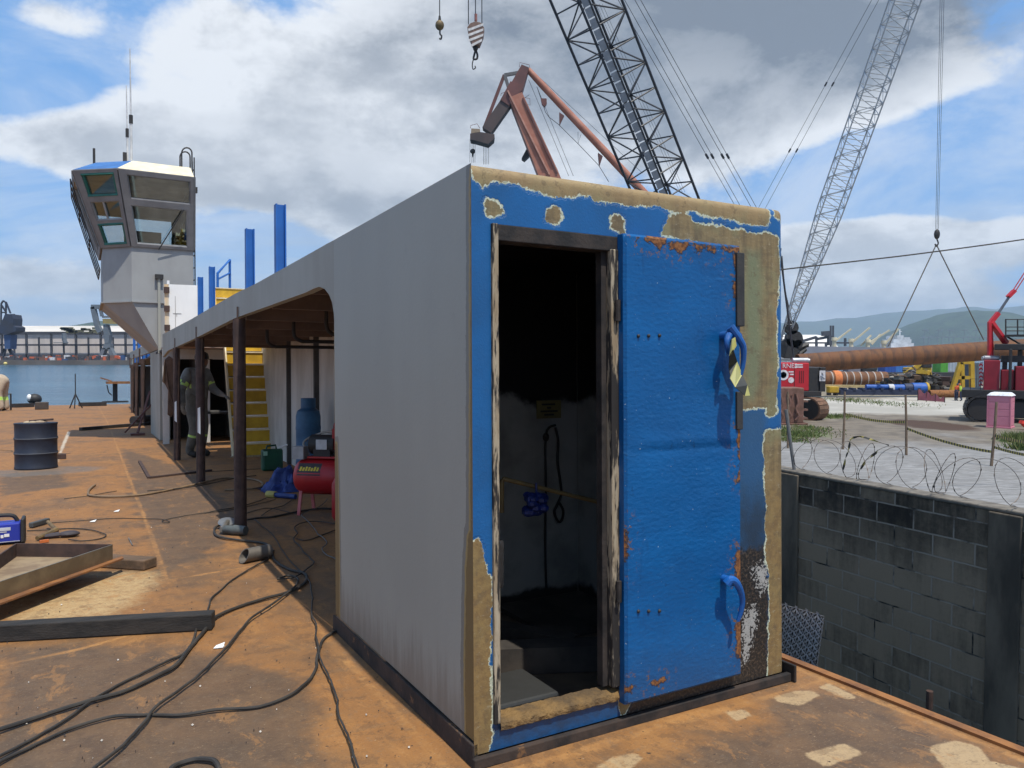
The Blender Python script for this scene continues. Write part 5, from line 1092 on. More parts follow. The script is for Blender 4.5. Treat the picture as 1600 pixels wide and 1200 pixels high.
q = on(180, 629); x, y = float(q[0]), float(q[1]); zt_ = float(by(182, 597, y)[2]); tb = thing('drawing_table', 'rust brown table on one thick post at the far deck edge', 'table', (x, y, 0))
mb = MBd(); mb.box((x-.55, y-.8, zt_-.12), (x+1.0, y+.8, zt_+.05)); mb.bar((x-.9, y, zt_+.3), (x-.2, y, zt_+.06), .08); part('table_top', mb, RUSTO, tb)
mb = MBd(); mb.bar((x, y, 0), (x, y, zt_-.12), .3); mb.cbox((x, y, .06), (1.6, 1.2, .1)); part('post', mb, BLACKM, tb)
mb = MBd(); mb.tube([(x-.5, y, zt_-.2), (x-.4, y, zt_*.5), (x-.2, y, .5)], .04, 6); part('hanging_strap', mb, RUSTP, tb)
for a, b, hgt, lab, nm in ((20, 50, .22, 'dark flat bar on the far deck at the left', 'steel_bar'), (124, 165, .22, 'dark flat bar on the far deck in front of the tripod', 'steel_bar')):
    p0, p1 = Vector(on(a, 637 if a < 100 else 635)), Vector(on(b, 636 if a < 100 else 634)); mb = MBd(); mb.bar(p0+Vector((0, 0, .12)), p1+Vector((0, 0, .12)), .5, .22); solo(nm, mb, BLACKM, lab, 'bar', tuple(p0))
q = on(65, 640); mb = MBd(); mb.cbox((float(q[0]), float(q[1])+.25, .2), (.62, .5, .4)); solo('crate', mb, M('dark_crate', (.05,.04,.035), (.08,.06,.045), 6), 'small dark box on the far deck between the drum and the water', 'box', tuple(q), bevel=.03)
q = on(54, 632); x, y = float(q[0]), float(q[1]); mb = MBd(); mb.ball((x, y, .35), .42, 12, 8, (1, .8, .85)); mb.mi = 1; mb.ball((x-.28, y-.15, .45), .25, 10, 6, (.6, .7, .9)); solo('bundle', mb, [BLACKM, WHITEP], 'black and white bundle on the far deck edge at the left', 'bundle', (x, y, 0))
q = on(208, 664); x, y = float(q[0]), float(q[1]); mb = MBd(); mb.tube([(x, y, .15), (x+1.3, y+1.5, .15)], .15, 12); solo('black_pipe', mb, BLACKM, 'short black pipe lying at the far passage foot', 'pipe', (x, y, 0))
q = on(17, 641); x, y = float(q[0]), float(q[1]); mb = MBd(); mb.tube([(x, y, 0), (x, y, .85), (x-.6, y, .85)], .05, 6); solo('bent_bar', mb, BLACKM, 'thin bent bar standing behind the bending person', 'bar', (x, y, 0))
g = MBd()
for k in range(230):
    u = rnd.random(); px_, py_ = rnd.uniform(-5, 700), 690+510*rnd.random()**1.0
    q = on(px_, py_)
    if q[0] > -.08 and q[1] > -.1: continue
    s_ = rnd.uniform(.0025, .0075); a = rnd.uniform(0, 6.28); g.mi = 0 if rnd.random() < .3 else 1
    g.add([(q[0]+s_*math.cos(a+b_)*(1 if i % 2 else .6), q[1]+s_*math.sin(a+b_), .004+.003*(i % 2)) for i, b_ in enumerate((0, 1.6, 3.1, 4.7))]+[(q[0], q[1], .012)], [(0, 1, 4), (1, 2, 4), (2, 3, 4), (3, 0, 4)])
solo('debris', g, [M('pale_chip', (.6,.55,.48)), M('dark_chip', (.06,.04,.03))], 'scattered paint chips and rust flakes', None, kind='stuff')
for a, b, lab in ((182, 800, 'white paper scrap on the deck left of the seam'), (145, 816, 'small white scrap on the deck beside the welding lead'), (342, 1013, 'tiny white scrap on the deck near the timber end')):
    q = on(a, b); mb = MBd(); mb.prism([(q[0]-.03, q[1]-.01, .006), (q[0]+.02, q[1]-.02, .006), (q[0]+.035, q[1]+.02, .02), (q[0]-.01, q[1]+.025, .008)], (0, 0, .004)); solo('paper_scrap', mb, WHITEP, lab, 'scrap', tuple(q))
q0, q1 = on(201, 842), on(207, 853); mb = MBd(); mb.tube([Vector(q0)+Vector((0, 0, .008)), Vector(q1)+Vector((0, 0, .008))], .005, 6); solo('electrode', mb, STEEL, 'thin pale welding electrode lying on the deck', 'electrode', tuple(q0))
# ================================================================== the yard side (frame 'w', metres)
Wd = lambda a, b, Y: Vector([float(c) for c in wd(a, b, Y)])
Gd = lambda a, b, z=0.: Vector([float(c) for c in gd(a, b, z)])
def loc(v, z=0.): return (float(v[0]), float(v[1]), z)
# ---- water
m, n = begin('harbour_water'); o = n.obj()
wv = n.math('ADD', n.math('MULTIPLY', n.noise(n.scale(o, (.35, 1., 1)), .55, 5., .6), .7), n.math('MULTIPLY', n.noise(n.scale(o, (.3, 1.2, 1)), .06, 4., .6), .6))
cw = n.mix(n.ramp(n.noise(n.scale(o, (.25, 1.6, 1)), .03, 5., .6), .4, .62), (.035,.075,.105), (.05,.105,.14))
fin(n, cw, .22, 0., wv, 1., .7, IOR=1.33); WATER = m
mb = MBd(); mb.quad((-9000, -300, -1.5), (11000, -300, -1.5), (11000, 12500, -1.5), (-9000, 12500, -1.5)); solo('water', mb, WATER, 'harbour water', None, frame='w', kind='structure')
# ---- block wall along the slip
WA, WB_ = Gd(1228, 734, 3.35), Gd(1600, 801, 3.35)
wdir = (WB_-WA); wdir.z = 0; wdir.normalize(); wn = Vector((-wdir.y, wdir.x, 0)); wn = wn if wn.x > 0 else -wn      # away from the barge
wyaw = math.atan2(wdir.y, wdir.x); Lw = (WB_-WA).length
# ---- yard ground
m, n = begin('yard_ground'); o = n.obj(); s3 = n.new('ShaderNodeSeparateXYZ'); n.l.new(o, s3.inputs[0])
n1 = n.noise(o, .12, 7., .62, .3); n2 = n.noise(o, .8, 6., .65); n3 = n.noise(o, 7., 5., .7)
stq = n.noise(n.scale(o, (.5, 2.6, 1)), 1.5, 7., .7, 2.)
conc = n.mix(n.ramp(stq, .36, .62), (.29,.283,.272), (.155,.149,.139)); conc = n.mix(n.math('MULTIPLY', n.ramp(n2, .5, .7), .5), conc, (.18,.17,.155))
dirt = n.mix(n.ramp(n2, .4, .65), (.18,.15,.112), (.11,.092,.07)); pale_ = n.mix(n.ramp(n1, .4, .6), (.44,.415,.36), (.33,.31,.265))
yy = n.math('ADD', s3.outputs[1], n.math('MULTIPLY', n.math('SUBTRACT', n1, .5), 26.)); 
c = n.mix(n.ramp(yy, 37., 43.), conc, dirt); c = n.mix(n.ramp(yy, 55., 59.), c, pale_); c = n.mix(n.ramp(n.math('SUBTRACT', yy, n.math('MULTIPLY', n2, 20.)), 62., 70.), c, n.mix(n.ramp(n3, .4, .6), (.26,.22,.16), (.20,.17,.12)))
gq = Gd(1455, 664); dd_ = n.vmath('LENGTH', n.vmath('MULTIPLY', n.vmath('SUBTRACT', o, tuple(gq)), (1, .55, 1)), out=1)
c = n.mix(n.math('MULTIPLY', n.ramp(n.math('ADD', dd_, n.math('MULTIPLY', n.math('SUBTRACT', n2, .5), 2.)), 2.3, 1.8), .95), c, (.055,.026,.013))
for a, b, r_ in ((1246, 679, 1.6), (1594, 690, 1.0), (1360, 613, 4.), (1290, 652, 1.3)):
    g_ = Gd(a, b); d2 = n.vmath('LENGTH', n.vmath('MULTIPLY', n.vmath('SUBTRACT', o, tuple(g_)), (.7, .8, 1)), out=1)
    c = n.mix(n.math('MULTIPLY', n.ramp(n.math('ADD', d2, n.math('MULTIPLY', n.math('SUBTRACT', n2, .5), r_*1.6)), r_, r_*.5), .8), c, (.11,.14,.045))
fin(n, c, .9, 0., n.math('ADD', n.math('MULTIPLY', n3, .5), stq), .5, .03); YARD = m
near_r = WB_+wdir*40+wn*.1; far_l = WA-wdir*8+wn*.1
poly = [(near_r.x, near_r.y), (200, near_r.y), (220, 126), (-20, 122), (-14, 90), (6, 48), (far_l.x, far_l.y)]
mb = MBd(); mb.prism([(x, y, -3) for x, y in poly], (0, 0, 3)); solo('yard_ground', mb, YARD, 'quay yard ground', None, frame='w', kind='structure')
# ---- the wall
m, n = begin('sooty_blockwork'); o = n.obj(); s3 = n.new('ShaderNodeSeparateXYZ'); n.l.new(o, s3.inputs[0]); cb = n.new('ShaderNodeCombineXYZ'); n.l.new(s3.outputs[0], cb.inputs[0]); n.l.new(s3.outputs[2], cb.inputs[1])
bvec = n.vmath('ADD', cb.outputs[0], n.vmath('MULTIPLY', n.noise(o, 9., 3., .6, 0., True), (.010, .010, 0)))
bk = n.new('ShaderNodeTexBrick'); n.l.new(bvec, bk.inputs['Vector'])
for k_, v in dict(Scale=1., **{'Mortar Size': .0085, 'Mortar Smooth': .3, 'Brick Width': .40, 'Row Height': .20, 'Bias': 0.}).items(): bk.inputs[k_].default_value = v
bk.inputs['Color1'].default_value = (0, 0, 0, 1); bk.inputs['Color2'].default_value = (1, 1, 1, 1); bk.inputs['Mortar'].default_value = (.5, .5, .5, 1)
sepc = n.new('ShaderNodeSeparateColor'); n.l.new(bk.outputs['Color'], sepc.inputs[0]); tone = sepc.outputs[0]
n1 = n.noise(o, 1.1, 7., .65); n2 = n.noise(n.scale(o, (7, 7, .9)), 1.6, 6., .65); n3 = n.noise(o, 20., 5., .7)
v = n.math('ADD', n.math('MULTIPLY', tone, .2), n.math('ADD', n.math('MULTIPLY', n1, .55), n.math('ADD', n.math('MULTIPLY', n2, .5), n.math('MULTIPLY', n3, .22))))
low = n.ramp(n.math('ADD', s3.outputs[2], n.math('MULTIPLY', n2, .5)), 3.55, 2.7, True, -.1, .14)
c = n.mix(n.ramp(n.math('ADD', v, low), .50, .96), (.021,.0165,.0118), (.26,.20,.135))
c = n.mix(n.math('MULTIPLY', n.ramp(n.noise(o, 2.3, 4., .6), .64, .70), n.ramp(n2, .4, .6)), c, (.16,.15,.135))
mfac = n.math('MULTIPLY', bk.outputs['Fac'], n.ramp(n.noise(o, 4.5, 5., .6), .32, .48))
c = n.mix(mfac, c, n.mix(n.ramp(n.noise(o, 3., 5.), .34, .50), (.008,.008,.008), (.30,.26,.21)))
fin(n, c, .9, 0., n.math('SUBTRACT', n.math('ADD', n.math('MULTIPLY', n3, .35), n.math('MULTIPLY', n1, .2)), bk.outputs['Fac']), .8, .012); BLOCK = m
CAPM = M('wall_cap', (.20,.175,.14), (.12,.105,.085), 6, .9, bump=.5, bscale=30)
wl = thing('block_wall', 'soot black concrete block wall between the barge slip and the yard', 'wall', (WA.x, WA.y, 0), 'w', rz=wyaw)
def wallbox(x0, x1, y0, y1, z0, z1, mat, nm, bev=0.):
    g = MBd(); g.box((x0, y0, z0), (x1, y1, z1)); return part(nm, g, mat, wl, bev, local=True)
sgn = 1 if (Matrix.Rotation(wyaw, 3, 'Z') @ Vector((0, 1, 0))).dot(wn) > 0 else -1
def yb(a, b): return (min(a*sgn, b*sgn), max(a*sgn, b*sgn))
xa, xb = -7., Lw+8.
y0, y1 = yb(0, .19); wallbox(xa, xb, y0, y1, -2., 3.315, BLOCK, 'blockwork')
y0, y1 = yb(-.012, .20); wallbox(xa, xb, y0, y1, 3.316, 3.352, CAPM, 'wall_cap', .012)
PIL = M('sooty_render', (.055,.045,.034), (.17,.138,.10), 2.5, .9, bump=.4, stretch=(1, 1, .3))
for s_ in (.06, Lw-.02-.12, Lw+3.1, -3.2):
    y0, y1 = yb(-.03, -.001); wallbox(s_-.14, s_+.14, y0, y1, -2., 3.314, PIL, 'pilaster', .01)
q = Gd(1455, 1109, 1.7); q = WA+wdir*((q-WA).dot(wdir)); bb = [q+wdir*((px-1452)*.006) for px in (1452,)]
st0 = Wd(1452, 1108, 6.9); mb = MBd(); mb.tube([st0, st0+Vector((0, 0, .17))], .03, 10); mb.tube([st0-Vector((0, 0, 1.6)), st0], .022, 8); solo('pipe_stub', mb, RUSTP, 'short rusty pipe stub standing in front of the block wall', 'pipe', tuple(st0), 'w')
# ---- razor wire
WIRE = M('razor_wire_steel', (.10,.095,.09), (.17,.13,.10), 20, .5, .6, bump=0)
cs = [(1215,.17),(1252,.17),(1281,.19),(1306,.18),(1337,.2),(1352,.19),(1385,.2),(1409,.2),(1438,.2),(1458,.2),(1476,.19),(1500,.18),(1560,.2),(1596,.21),(1640,.22)]
mb = MBd(); pts = []; WT = lambda px: WA+wdir*((Gd(px, 734+(px-1228)*.18, 3.35)-WA).dot(wdir))
cen = [WT(a) for a, _ in cs]
for i in range(len(cs)-1):
    for k in range(26):
        u = k/26; c_ = cen[i]*(1-u)+cen[i+1]*u; r_ = cs[i][1]*(1-u)+cs[i+1][1]*u; th = -2*math.pi*u-math.pi/2
        pts.append(c_+wn*(.09+r_*.95*math.cos(th))+Vector((0, 0, .02+r_*1.0+r_*math.sin(th)))+wdir*(.10*math.sin(th+i*1.3)))
mb.tube(pts, .0028, 5)
for i in range(0, len(pts)-1, 2):
    dv_ = (pts[i+1]-pts[i]).normalized(); mb.bar(pts[i]-dv_*.014, pts[i]+dv_*.012, .011, .002); 
solo('razor_wire', mb, WIRE, 'coil of rusty razor wire along the top of the block wall', 'razor wire', tuple(cen[0]), 'w')
TY = M('dirty_yellow_tape', (.42,.34,.08), (.35,.28,.08), 6, .6)
for pl_, lab in (([(1316,686),(1313,700),(1309,715),(1304,736)], 'strip of yellow tape hanging down the left part of the razor wire'), ([(1360,703),(1350,712),(1340,720),(1332,733)], 'shorter torn yellow tape tangled in the middle of the razor wire'), ([(1314,686),(1328,682),(1345,686),(1375,696)], 'yellow tape lying along the top of the razor wire')):
    mb = MBd(); P_ = [WT(a)+wn*.12 for a, _ in pl_]; Z_ = [float(hit(a, b, RW, CAMW, 1, P_[i].y)[2]) for i, (a, b) in enumerate(pl_)]
    P_ = smooth([Vector((p_.x, p_.y, z)) for p_, z in zip(P_, Z_)], 4)
    for i in range(len(P_)-1):
        wv_ = .026; t0 = Vector((math.cos(i*.9), math.sin(i*.9)*.4, .5)).normalized()*wv_*.5; t1 = Vector((math.cos((i+1)*.9), math.sin((i+1)*.9)*.4, .5)).normalized()*wv_*.5; mb.mi = (i//2) % 2
        mb.add([P_[i]-t0, P_[i]+t0, P_[i+1]+t1, P_[i+1]-t1], [(0, 1, 2, 3)])
    solo('barricade_tape', mb, [TY, TAPEK], lab, 'tape', tuple(P_[0]), 'w', group='tape on the razor wire')
# ---- stakes with striped tape
SW = M('stake_wood', (.20,.14,.09), (.13,.09,.06), 5, .85, bump=.3)
tops = []
for (a, b, a2, b2, lab) in ((1320,612,1317,702,'thin wooden stake left of the middle, in front of the yellow box'), (1415,617,1416,711,'thin wooden stake in the middle of the tape line'), (1557,628,1549,728,'thin wooden stake leaning in front of the pink toilet'), (1231,612,1231,700,'thin wooden stake close to the cabin edge'), (1680,640,1672,750,'thin wooden stake at the right end of the tape line')):
    g0 = Gd(a2, b2); t_ = Wd(a, b, g0.y); tops.append((g0, t_)); mb = MBd(); mb.tube([g0, g0*.5+t_*.5+Vector((.02, 0, 0)), t_], [.06, .055, .05], 8); solo('wooden_stake', mb, SW, lab, 'stake', tuple(g0), 'w', group='stakes of the tape line')
for (i, j, f0, f1, lab) in ((0, 1, .62, .55, 'striped tape between the left and middle stakes'), (1, 2, .45, .22, 'striped tape from the middle stake to the leaning stake'), (2, 4, .30, .30, 'lower striped tape right of the leaning stake'), (2, 4, .48, .50, 'upper striped tape right of the leaning stake')):
    A_ = tops[i][0].lerp(tops[i][1], f0); B_ = tops[j][0].lerp(tops[j][1], f1); mb = MBd(); N_ = 64
    for k in range(N_):
        u0, u1 = k/N_, (k+1)/N_; P0 = A_.lerp(B_, u0)-Vector((0, 0, .5*u0*(1-u0))); P1_ = A_.lerp(B_, u1)-Vector((0, 0, .5*u1*(1-u1))); mb.mi = k % 2
        z_ = Vector((0, 0, .055)); mb.add([P0-z_, P0+z_, P1_+z_, P1_-z_], [(0, 1, 2, 3)])
    solo('barricade_tape', mb, [TY, TAPEK], lab, 'tape', tuple(A_), 'w', group='striped tape of the yard line')
p0 = Gd(1231, 735, 3.35); mb = MBd(); mb.tube([p0+wn*.1, Wd(1228, 640, p0.y+.1)], .02, 8); solo('wire_post', mb, M('grey_post', (.14,.14,.14)), 'dark grey post standing on the block wall beside the cabin', 'post', tuple(p0), 'w')
# ---- tread plate leaning beside the deck
YX = 2.32; a, b, c_, e = bx(1190, 935, YX), bx(1286, 963, YX), bx(1275, 1045, YX), bx(1180, 1012, YX)
a, b, c_, e = [Vector([float(k_) for k_ in q]) for q in (a, b, c_, e)]; c_ = c_+(c_-b)*.8; e = e+(e-a)*.8
mb = MBd(); mb.prism([a, b, c_, e], (.012, 0, 0)); ux, uy = (b-a), (e-a); nn_ = Vector((-1, 0, 0))
for j in range(26):
    for i in range(12):
        u, v = (i+.5)/12, (j+.5)/26; q = a+ux*u+uy*v; d1 = (ux.normalized()+uy.normalized()*(1 if (i+j) % 2 else -1)).normalized(); d2 = d1.cross(nn_)
        mb.mi = 1; L_, Wd2 = .040, .016; P_ = [q-d1*L_-nn_*.001, q-d2*Wd2+nn_*.003, q+d1*L_-nn_*.001, q+d2*Wd2+nn_*.003]; mb.add(P_, [(0, 1, 2, 3)])
solo('tread_plate', mb, [M('tread_plate_steel', (.09,.088,.085), (.06,.058,.056), 7, .6, .0, bump=.1), M('tread_lugs', (.72,.72,.72), (.55,.55,.56), 9, .35, .2, bump=.1)], 'grey diamond tread plate leaning in the gap behind the cabin corner', 'plate', tuple(c_))
# ---- lattice booms
def lattice(g, F, T, side, s_ang, bays, r_ch, r_br, taper=0., taper_end=None):
    """four chords from F to T with zigzag bracing on each face"""
    F, T = Vector(F), Vector(T); a = (T-F).normalized(); b = a.cross(Vector((0, 0, 1))).normalized(); c = b.cross(a)
    ca, sa = math.cos(s_ang), math.sin(s_ang); e1 = b*ca+c*sa; e2 = c*ca-b*sa
    def P(k, u):
        w_ = side*.5; L_ = (T-F).length
        if taper: w_ *= min(1, .25+.75*u*L_/taper)
        sx, sy = ((-1,-1),(1,-1),(1,1),(-1,1))[k % 4]; return F.lerp(T, u)+e1*sx*w_+e2*sy*w_
    us_ = [i/bays for i in range(bays+1)]
    for k in range(4): g.tube([P(k, u) for u in us_], r_ch, 6)
    for k in range(4):
        for i in range(bays):
            g.tube([P(k, us_[i]), P(k+1, us_[i])], r_br, 5, False)
            if (i+k) % 2: g.tube([P(k, us_[i]), P(k+1, us_[i+1])], r_br, 5, False)
            else: g.tube([P(k+1, us_[i]), P(k, us_[i+1])], r_br, 5, False)
    return P
def crawler(root, c, L_, wd_, h_, ang, mat_shoe, mat_in, name='track'):
    """crawler track: shoes round two sprockets; c centre on the ground"""
    c = Vector(c); d1 = Vector((math.cos(ang), math.sin(ang), 0)); d2 = Vector((-d1.y, d1.x, 0)); r_ = h_/2; per = []
    n_st = int(L_/.42)
    for i in range(n_st): per.append((-L_/2+r_+(L_-2*r_)*i/n_st, h_, 0.))
    for i in range(8): th = math.pi/2-math.pi*i/8; per.append((L_/2-r_+r_*math.cos(th), r_+r_*math.sin(th), math.pi/2-th))
    for i in range(n_st): per.append((L_/2-r_-(L_-2*r_)*i/n_st, 0, math.pi))
    for i in range(8): th = -math.pi/2-math.pi*i/8; per.append((-L_/2+r_+r_*math.cos(th), r_+r_*math.sin(th), math.pi/2-th))
    g = MBd(); n_ = len(per)
    for i in range(n_):
        x0, z0, _ = per[i]; x1, z1, _ = per[(i+1) % n_]; A_ = c+d1*x0+Vector((0, 0, z0)); B_ = c+d1*x1+Vector((0, 0, z1)); e_ = (B_-A_)
        if e_.length < .01: continue
        m_ = (A_+B_)/2; tg = e_.normalized(); nr = tg.cross(d2); h2 = e_.length*.46
        if (m_-(c+Vector((0, 0, r_)))).dot(nr) < 0: nr = -nr
        P_ = [m_+tg*s1*h2+d2*s2*wd_/2+nr*s3*.055 for s3 in (-1, 1) for s1, s2 in ((-1,-1),(1,-1),(1,1),(-1,1))]
        g.add(P_, [(3,2,1,0),(4,5,6,7),(0,1,5,4),(1,2,6,5),(2,3,7,6),(3,0,4,7)])
    t_ = part(name, g, mat_shoe, root); g = MBd()
    for x in (-L_/2+r_, L_/2-r_): q = c+d1*x+Vector((0, 0, r_)); g.cyl(q-d2*wd_*.4, q+d2*wd_*.4, r_*.86, None, 18)
    q = c+Vector((0, 0, r_)); g.bar(q-d1*(L_/2-r_), q+d1*(L_/2-r_), wd_*.7, h_*.6); part('track_frame', g, mat_in, t_)
def obox(c, size, yaw):
    g = MBd(); g.cbox(tuple(c), size, yaw); return g
RUSTB = M('rusty_track_shoe', (.20,.105,.06), (.12,.07,.045), 4, .85, bump=.4); GREYX = M('muffler_grey', (.42,.43,.45), (.32,.33,.35), 3, .4, .5)
CRED = M('crane_red', (.50,.012,.022), (.42,.01,.018), 1.2, .4, bump=.05); BOOMK = M('dark_boom_steel', (.022,.024,.030), (.032,.034,.04), 2, .5); WALKW = M('walkway_grey', (.30,.31,.33), (.24,.25,.27), 2, .5)
# red crawler crane left, with the dark boom
F = Wd(1150, 580, 55); T = Wd(915, 0, 46)
def at_px(F, T, px):
    lo, hi = 0., 6.
    for _ in range(60):
        m_ = (lo+hi)/2; q = F+(T-F)*m_; x = 800+FPX*(q.x)/((RW[2] @ (np.array(q)-CAMW)))
        if x > px: lo = m_
        else: hi = m_
    return F+(T-F)*lo
TIP = at_px(F, T, 742)
g0 = Gd(1215, 655); ca_ = thing('crawler_crane', 'red crawler crane left in the yard whose dark lattice boom rises behind the cabin', 'crane', (g0.x, g0.y, 0), 'w')
Yc = 52.5; xr0, xr1 = Wd(1100, 600, Yc).x, Wd(1264, 600, Yc).x; zt0, zt1 = Wd(1250, 611, Yc).z, Wd(1250, 567, Yc).z
mb = MBd(); mb.box((xr0, Yc, zt0), (xr1, Yc+3.0, zt1)); hs = part('machine_house', mb, CRED, ca_, .06)
mb = MBd()
for px in (1241,): x = Wd(px, 600, Yc).x; mb.box((x-.03, Yc-.012, zt0+.05), (x+.03, Yc-.002, zt1-.45))
for px in (1249, 1252, 1255): x = Wd(px, 600, Yc).x; mb.box((x-.03, Yc-.012, zt0+.55), (x+.03, Yc-.002, zt1-.55))
part('door_gap', mb, M('dark_red_gap', (.10,.006,.01)), hs)
WH = M('white_lettering', (.75,.72,.72)); lb = letter('RNES', .44, (Wd(1234, 572, Yc).x, Yc-.012, Wd(1230, 572, Yc).z), (1, 0, 0), (0, 0, 1)); part('lettering', lb, WH, hs)
mb = MBd()
for i, (px, py, wpx) in enumerate(((1248, 570, 12), (1248, 573.5, 13), (1236, 581, 8), (1237, 585, 6))): q = Wd(px, py, Yc); mb.box((q.x-wpx*.022, Yc-.012, q.z-.045), (q.x+wpx*.022, Yc-.002, q.z+.045))
part('small_lettering', mb, WH, hs)
mb = MBd(); q = Wd(1236, 594, Yc); mb.cyl((q.x, Yc-.015, q.z), (q.x, Yc-.002, q.z), .2, None, 18); q = Wd(1224, 586, Yc); mb.lathe([(.36, 0), (.36, .01), (.22, .01), (.22, 0)], (q.x, Yc-.003, q.z), 24, Matrix.Rotation(R(90), 4, 'X')); part('round_badge', mb, WH, hs)
xk = Wd(1281, 600, Yc).x; zk = Wd(1281, 574, Yc).z; mb = MBd(); mb.box((xr1+.01, Yc+.1, zt0-.05), (xk, Yc+2.9, zk)); cw_ = part('counterweight', mb, BLACKM, ca_, .05)
xk2 = Wd(1290, 600, Yc).x; mb = MBd(); mb.box((xk+.01, Yc+.0, Wd(1285, 612, Yc).z), (xk2, Yc+2.8, zk)); pnl = part('end_plate', mb, BLACKM, cw_, .03)
q0, q1 = Wd(1280.5, 579, Yc), Wd(1289.3, 595.5, Yc); mb = MBd(); mb.box((q0.x, Yc-.02, q1.z), (q1.x, Yc-.004, q0.z)); sg = part('notice', mb, WH, pnl)
mb = MBd(); qm = lambda a, b: Vector((q0.x+(q1.x-q0.x)*a, Yc-.026, q1.z+(q0.z-q1.z)*b))
mb.bar(qm(.1, .5), qm(.9, .25), .06, .012); mb.bar(qm(.35, .8), qm(.65, .55), .09, .012); mb.bar(qm(.2, .3), qm(.5, .12), .06, .012); part('notice_symbol', mb, BLACKM, sg)
mb = MBd(); mb.box((xr0, Yc-.1, zt0-.35), (xk2-.3, Yc+3.1, zt0-.005)); part('slew_deck', mb, BLACKM, ca_, .03)
mb = MBd(); mb.cyl(((xr0+xr1)/2-.5, Yc+1.6, .9), ((xr0+xr1)/2-.5, Yc+1.6, zt0-.35), 1.3, None, 24); part('turntable', mb, BLACKM, ca_)
q0, q1 = Wd(1238, 563.5, Yc+.4), Wd(1262, 563.5, Yc+.4); mb = MBd(); mb.cyl(q0, q1, .2, None, 14); mb.cyl(q1, q1+Vector((.12, 0, 0)), .15, None, 12); part('muffler', mb, GREYX, ca_)
xt = Wd(1303, 640, 51.5).x; ta_ = R(-50); tc = Wd(1288, 640, 51.5); tl = Vector((math.cos(ta_), math.sin(ta_), 0)); crawler(ca_, Vector((tc.x, 52., 0))-tl*3.4, 7.2, 1.25, 1.5, ta_, RUSTB, BLACKM); crawler(ca_, Vector((tc.x-3.4, 50.0, 0))-tl*3.4, 7.2, 1.25, 1.5, ta_, RUSTB, BLACKM)
mb = MBd(); mb.box((xt-5.4, 52.0, .45), (xt-2.4, 56.0, .95)); part('car_body', mb, BLACKM, ca_, .04)
g = MBd(); P = lattice(g, F, TIP, 2.72, R(14), 26, .085, .05, 4.)
bmA = part('boom', g, BOOMK, ca_)
g = MBd(); Lb = (TIP-F).length
for i in range(60):
    u0, u1 = .04+i*.0155, .04+i*.0155+.0135; ka = min(range(4), key=lambda k: (P(k, .3)-Vector(CAMW)).length); A0, A1 = P(ka, u0), P(ka, u1); D0 = (P(ka+2, u0)-P(ka, u0)).normalized(); sdv = (A1-A0).normalized().cross(D0).normalized()
    cw0 = Vector((1, 0, 0))-(A1-A0).normalized()*Vector((1, 0, 0)).dot((A1-A0).normalized()); cw0.normalize()
    g.prism([A0+cw0*.12, A0+cw0*.55, A1+cw0*.55, A1+cw0*.12], (A1-A0).normalized().cross(cw0)*.03)
part('walkway', g, WALKW, bmA)
g = MBd(); ka = min(range(4), key=lambda k: (P(k, .3)-Vector(CAMW)).length)
A_ = [P(ka, i/30)+Vector((.62, 0, 0)) for i in range(1, 30)]; g.tube(A_, .06, 5); part('walkway_rail', g, BOOMK, bmA)
MT = Wd(1218, 388, 57); g = MBd(); g.tube([Wd(1185, 565, 56.5), MT], .16, 8); g.tube([Wd(1240, 560, 57.5), MT], .07, 6); part('mast', g, BOOMK, ca_)
ROPE = M('wire_rope', (.05,.055,.065), None, 5, .6, bump=0)
g = MBd()
for px0, px1 in ((966, 1142), (976, 1150), (992, 1166), (1001, 1174)):
    Ap, Bp = Wd(px1, 310, 55.5), Wd(px0, 0, 48); d_ = (Bp-Ap); g.tube([Ap-d_*.25, Bp+d_*1.2], .022, 4)
    cl = Ap+d_*(.24 if px0 > 985 else .24); g.tube([cl-d_*.012, cl+d_*.012], .085, 6)
part('pendant_rope', g, ROPE, ca_)
g = MBd()
for k in range(3): g.tube([Wd(930+k*5, 0, 47)+Vector((.1, .5, 0)), Wd(1062+k*4, 300, 52)], .012, 4)
part('hoist_rope', g, ROPE, ca_)
# hooks hanging from that boom
Yh = TIP.y+.6
hk = thing('ball_hook', 'small brass coloured ball hook hanging from a single rope in the sky', 'hook', tuple(Wd(687, 40, Yh)), 'w')
ztop = TIP.z-.5
def rope(px, py, hang, nm='rope'):
    q = Wd(px, py, Yh); g = MBd(); g.tube([q, (q.x, q.y, ztop)], .028, 5); return part(nm, g, ROPE, hang)
s1 = Yh/FPX
rope(687, 26, hk); mb = MBd(); q = Wd(687, 39.5, Yh); mb.ball(q, 6.8*s1, 16, 10, (1, 1, 1.12)); part('weight_ball', mb, M('brass_ball', (.22,.15,.06), (.13,.09,.045), 3, .5, .3), hk)
mb = MBd(); mb.cyl(Wd(687, 33, Yh), Wd(687, 25, Yh), 2.6*s1, 1.6*s1, 10); mb.tube(smooth([Wd(687.5, 46, Yh), Wd(687.5, 53, Yh), Wd(690, 56, Yh), Wd(689, 61, Yh), Wd(686.5, 60, Yh)], 4), 1.3*s1, 8); part('hook', mb, BLACKM, hk)
hb_ = thing('hook_block', 'hook block striped in diagonal white and brown hanging on three ropes in the sky', 'hook block', tuple(Wd(742, 50, Yh)), 'w')
for px, py in ((732, 38), (743, 30), (753, 40)): rope(px, py, hb_)
o2 = [(730, 42), (735, 36), (743, 33), (751, 35), (756.5, 43), (755, 55), (749, 70), (738, 70), (732, 56)]
mb = MBd(); mb.prism([Wd(a, b, Yh-.25) for a, b in o2], (0, .5, 0)); cheek = part('cheek_plate', mb, M('stripe_brown', (.20,.12,.09), None, 4), hb_, .02)
mb = MBd()
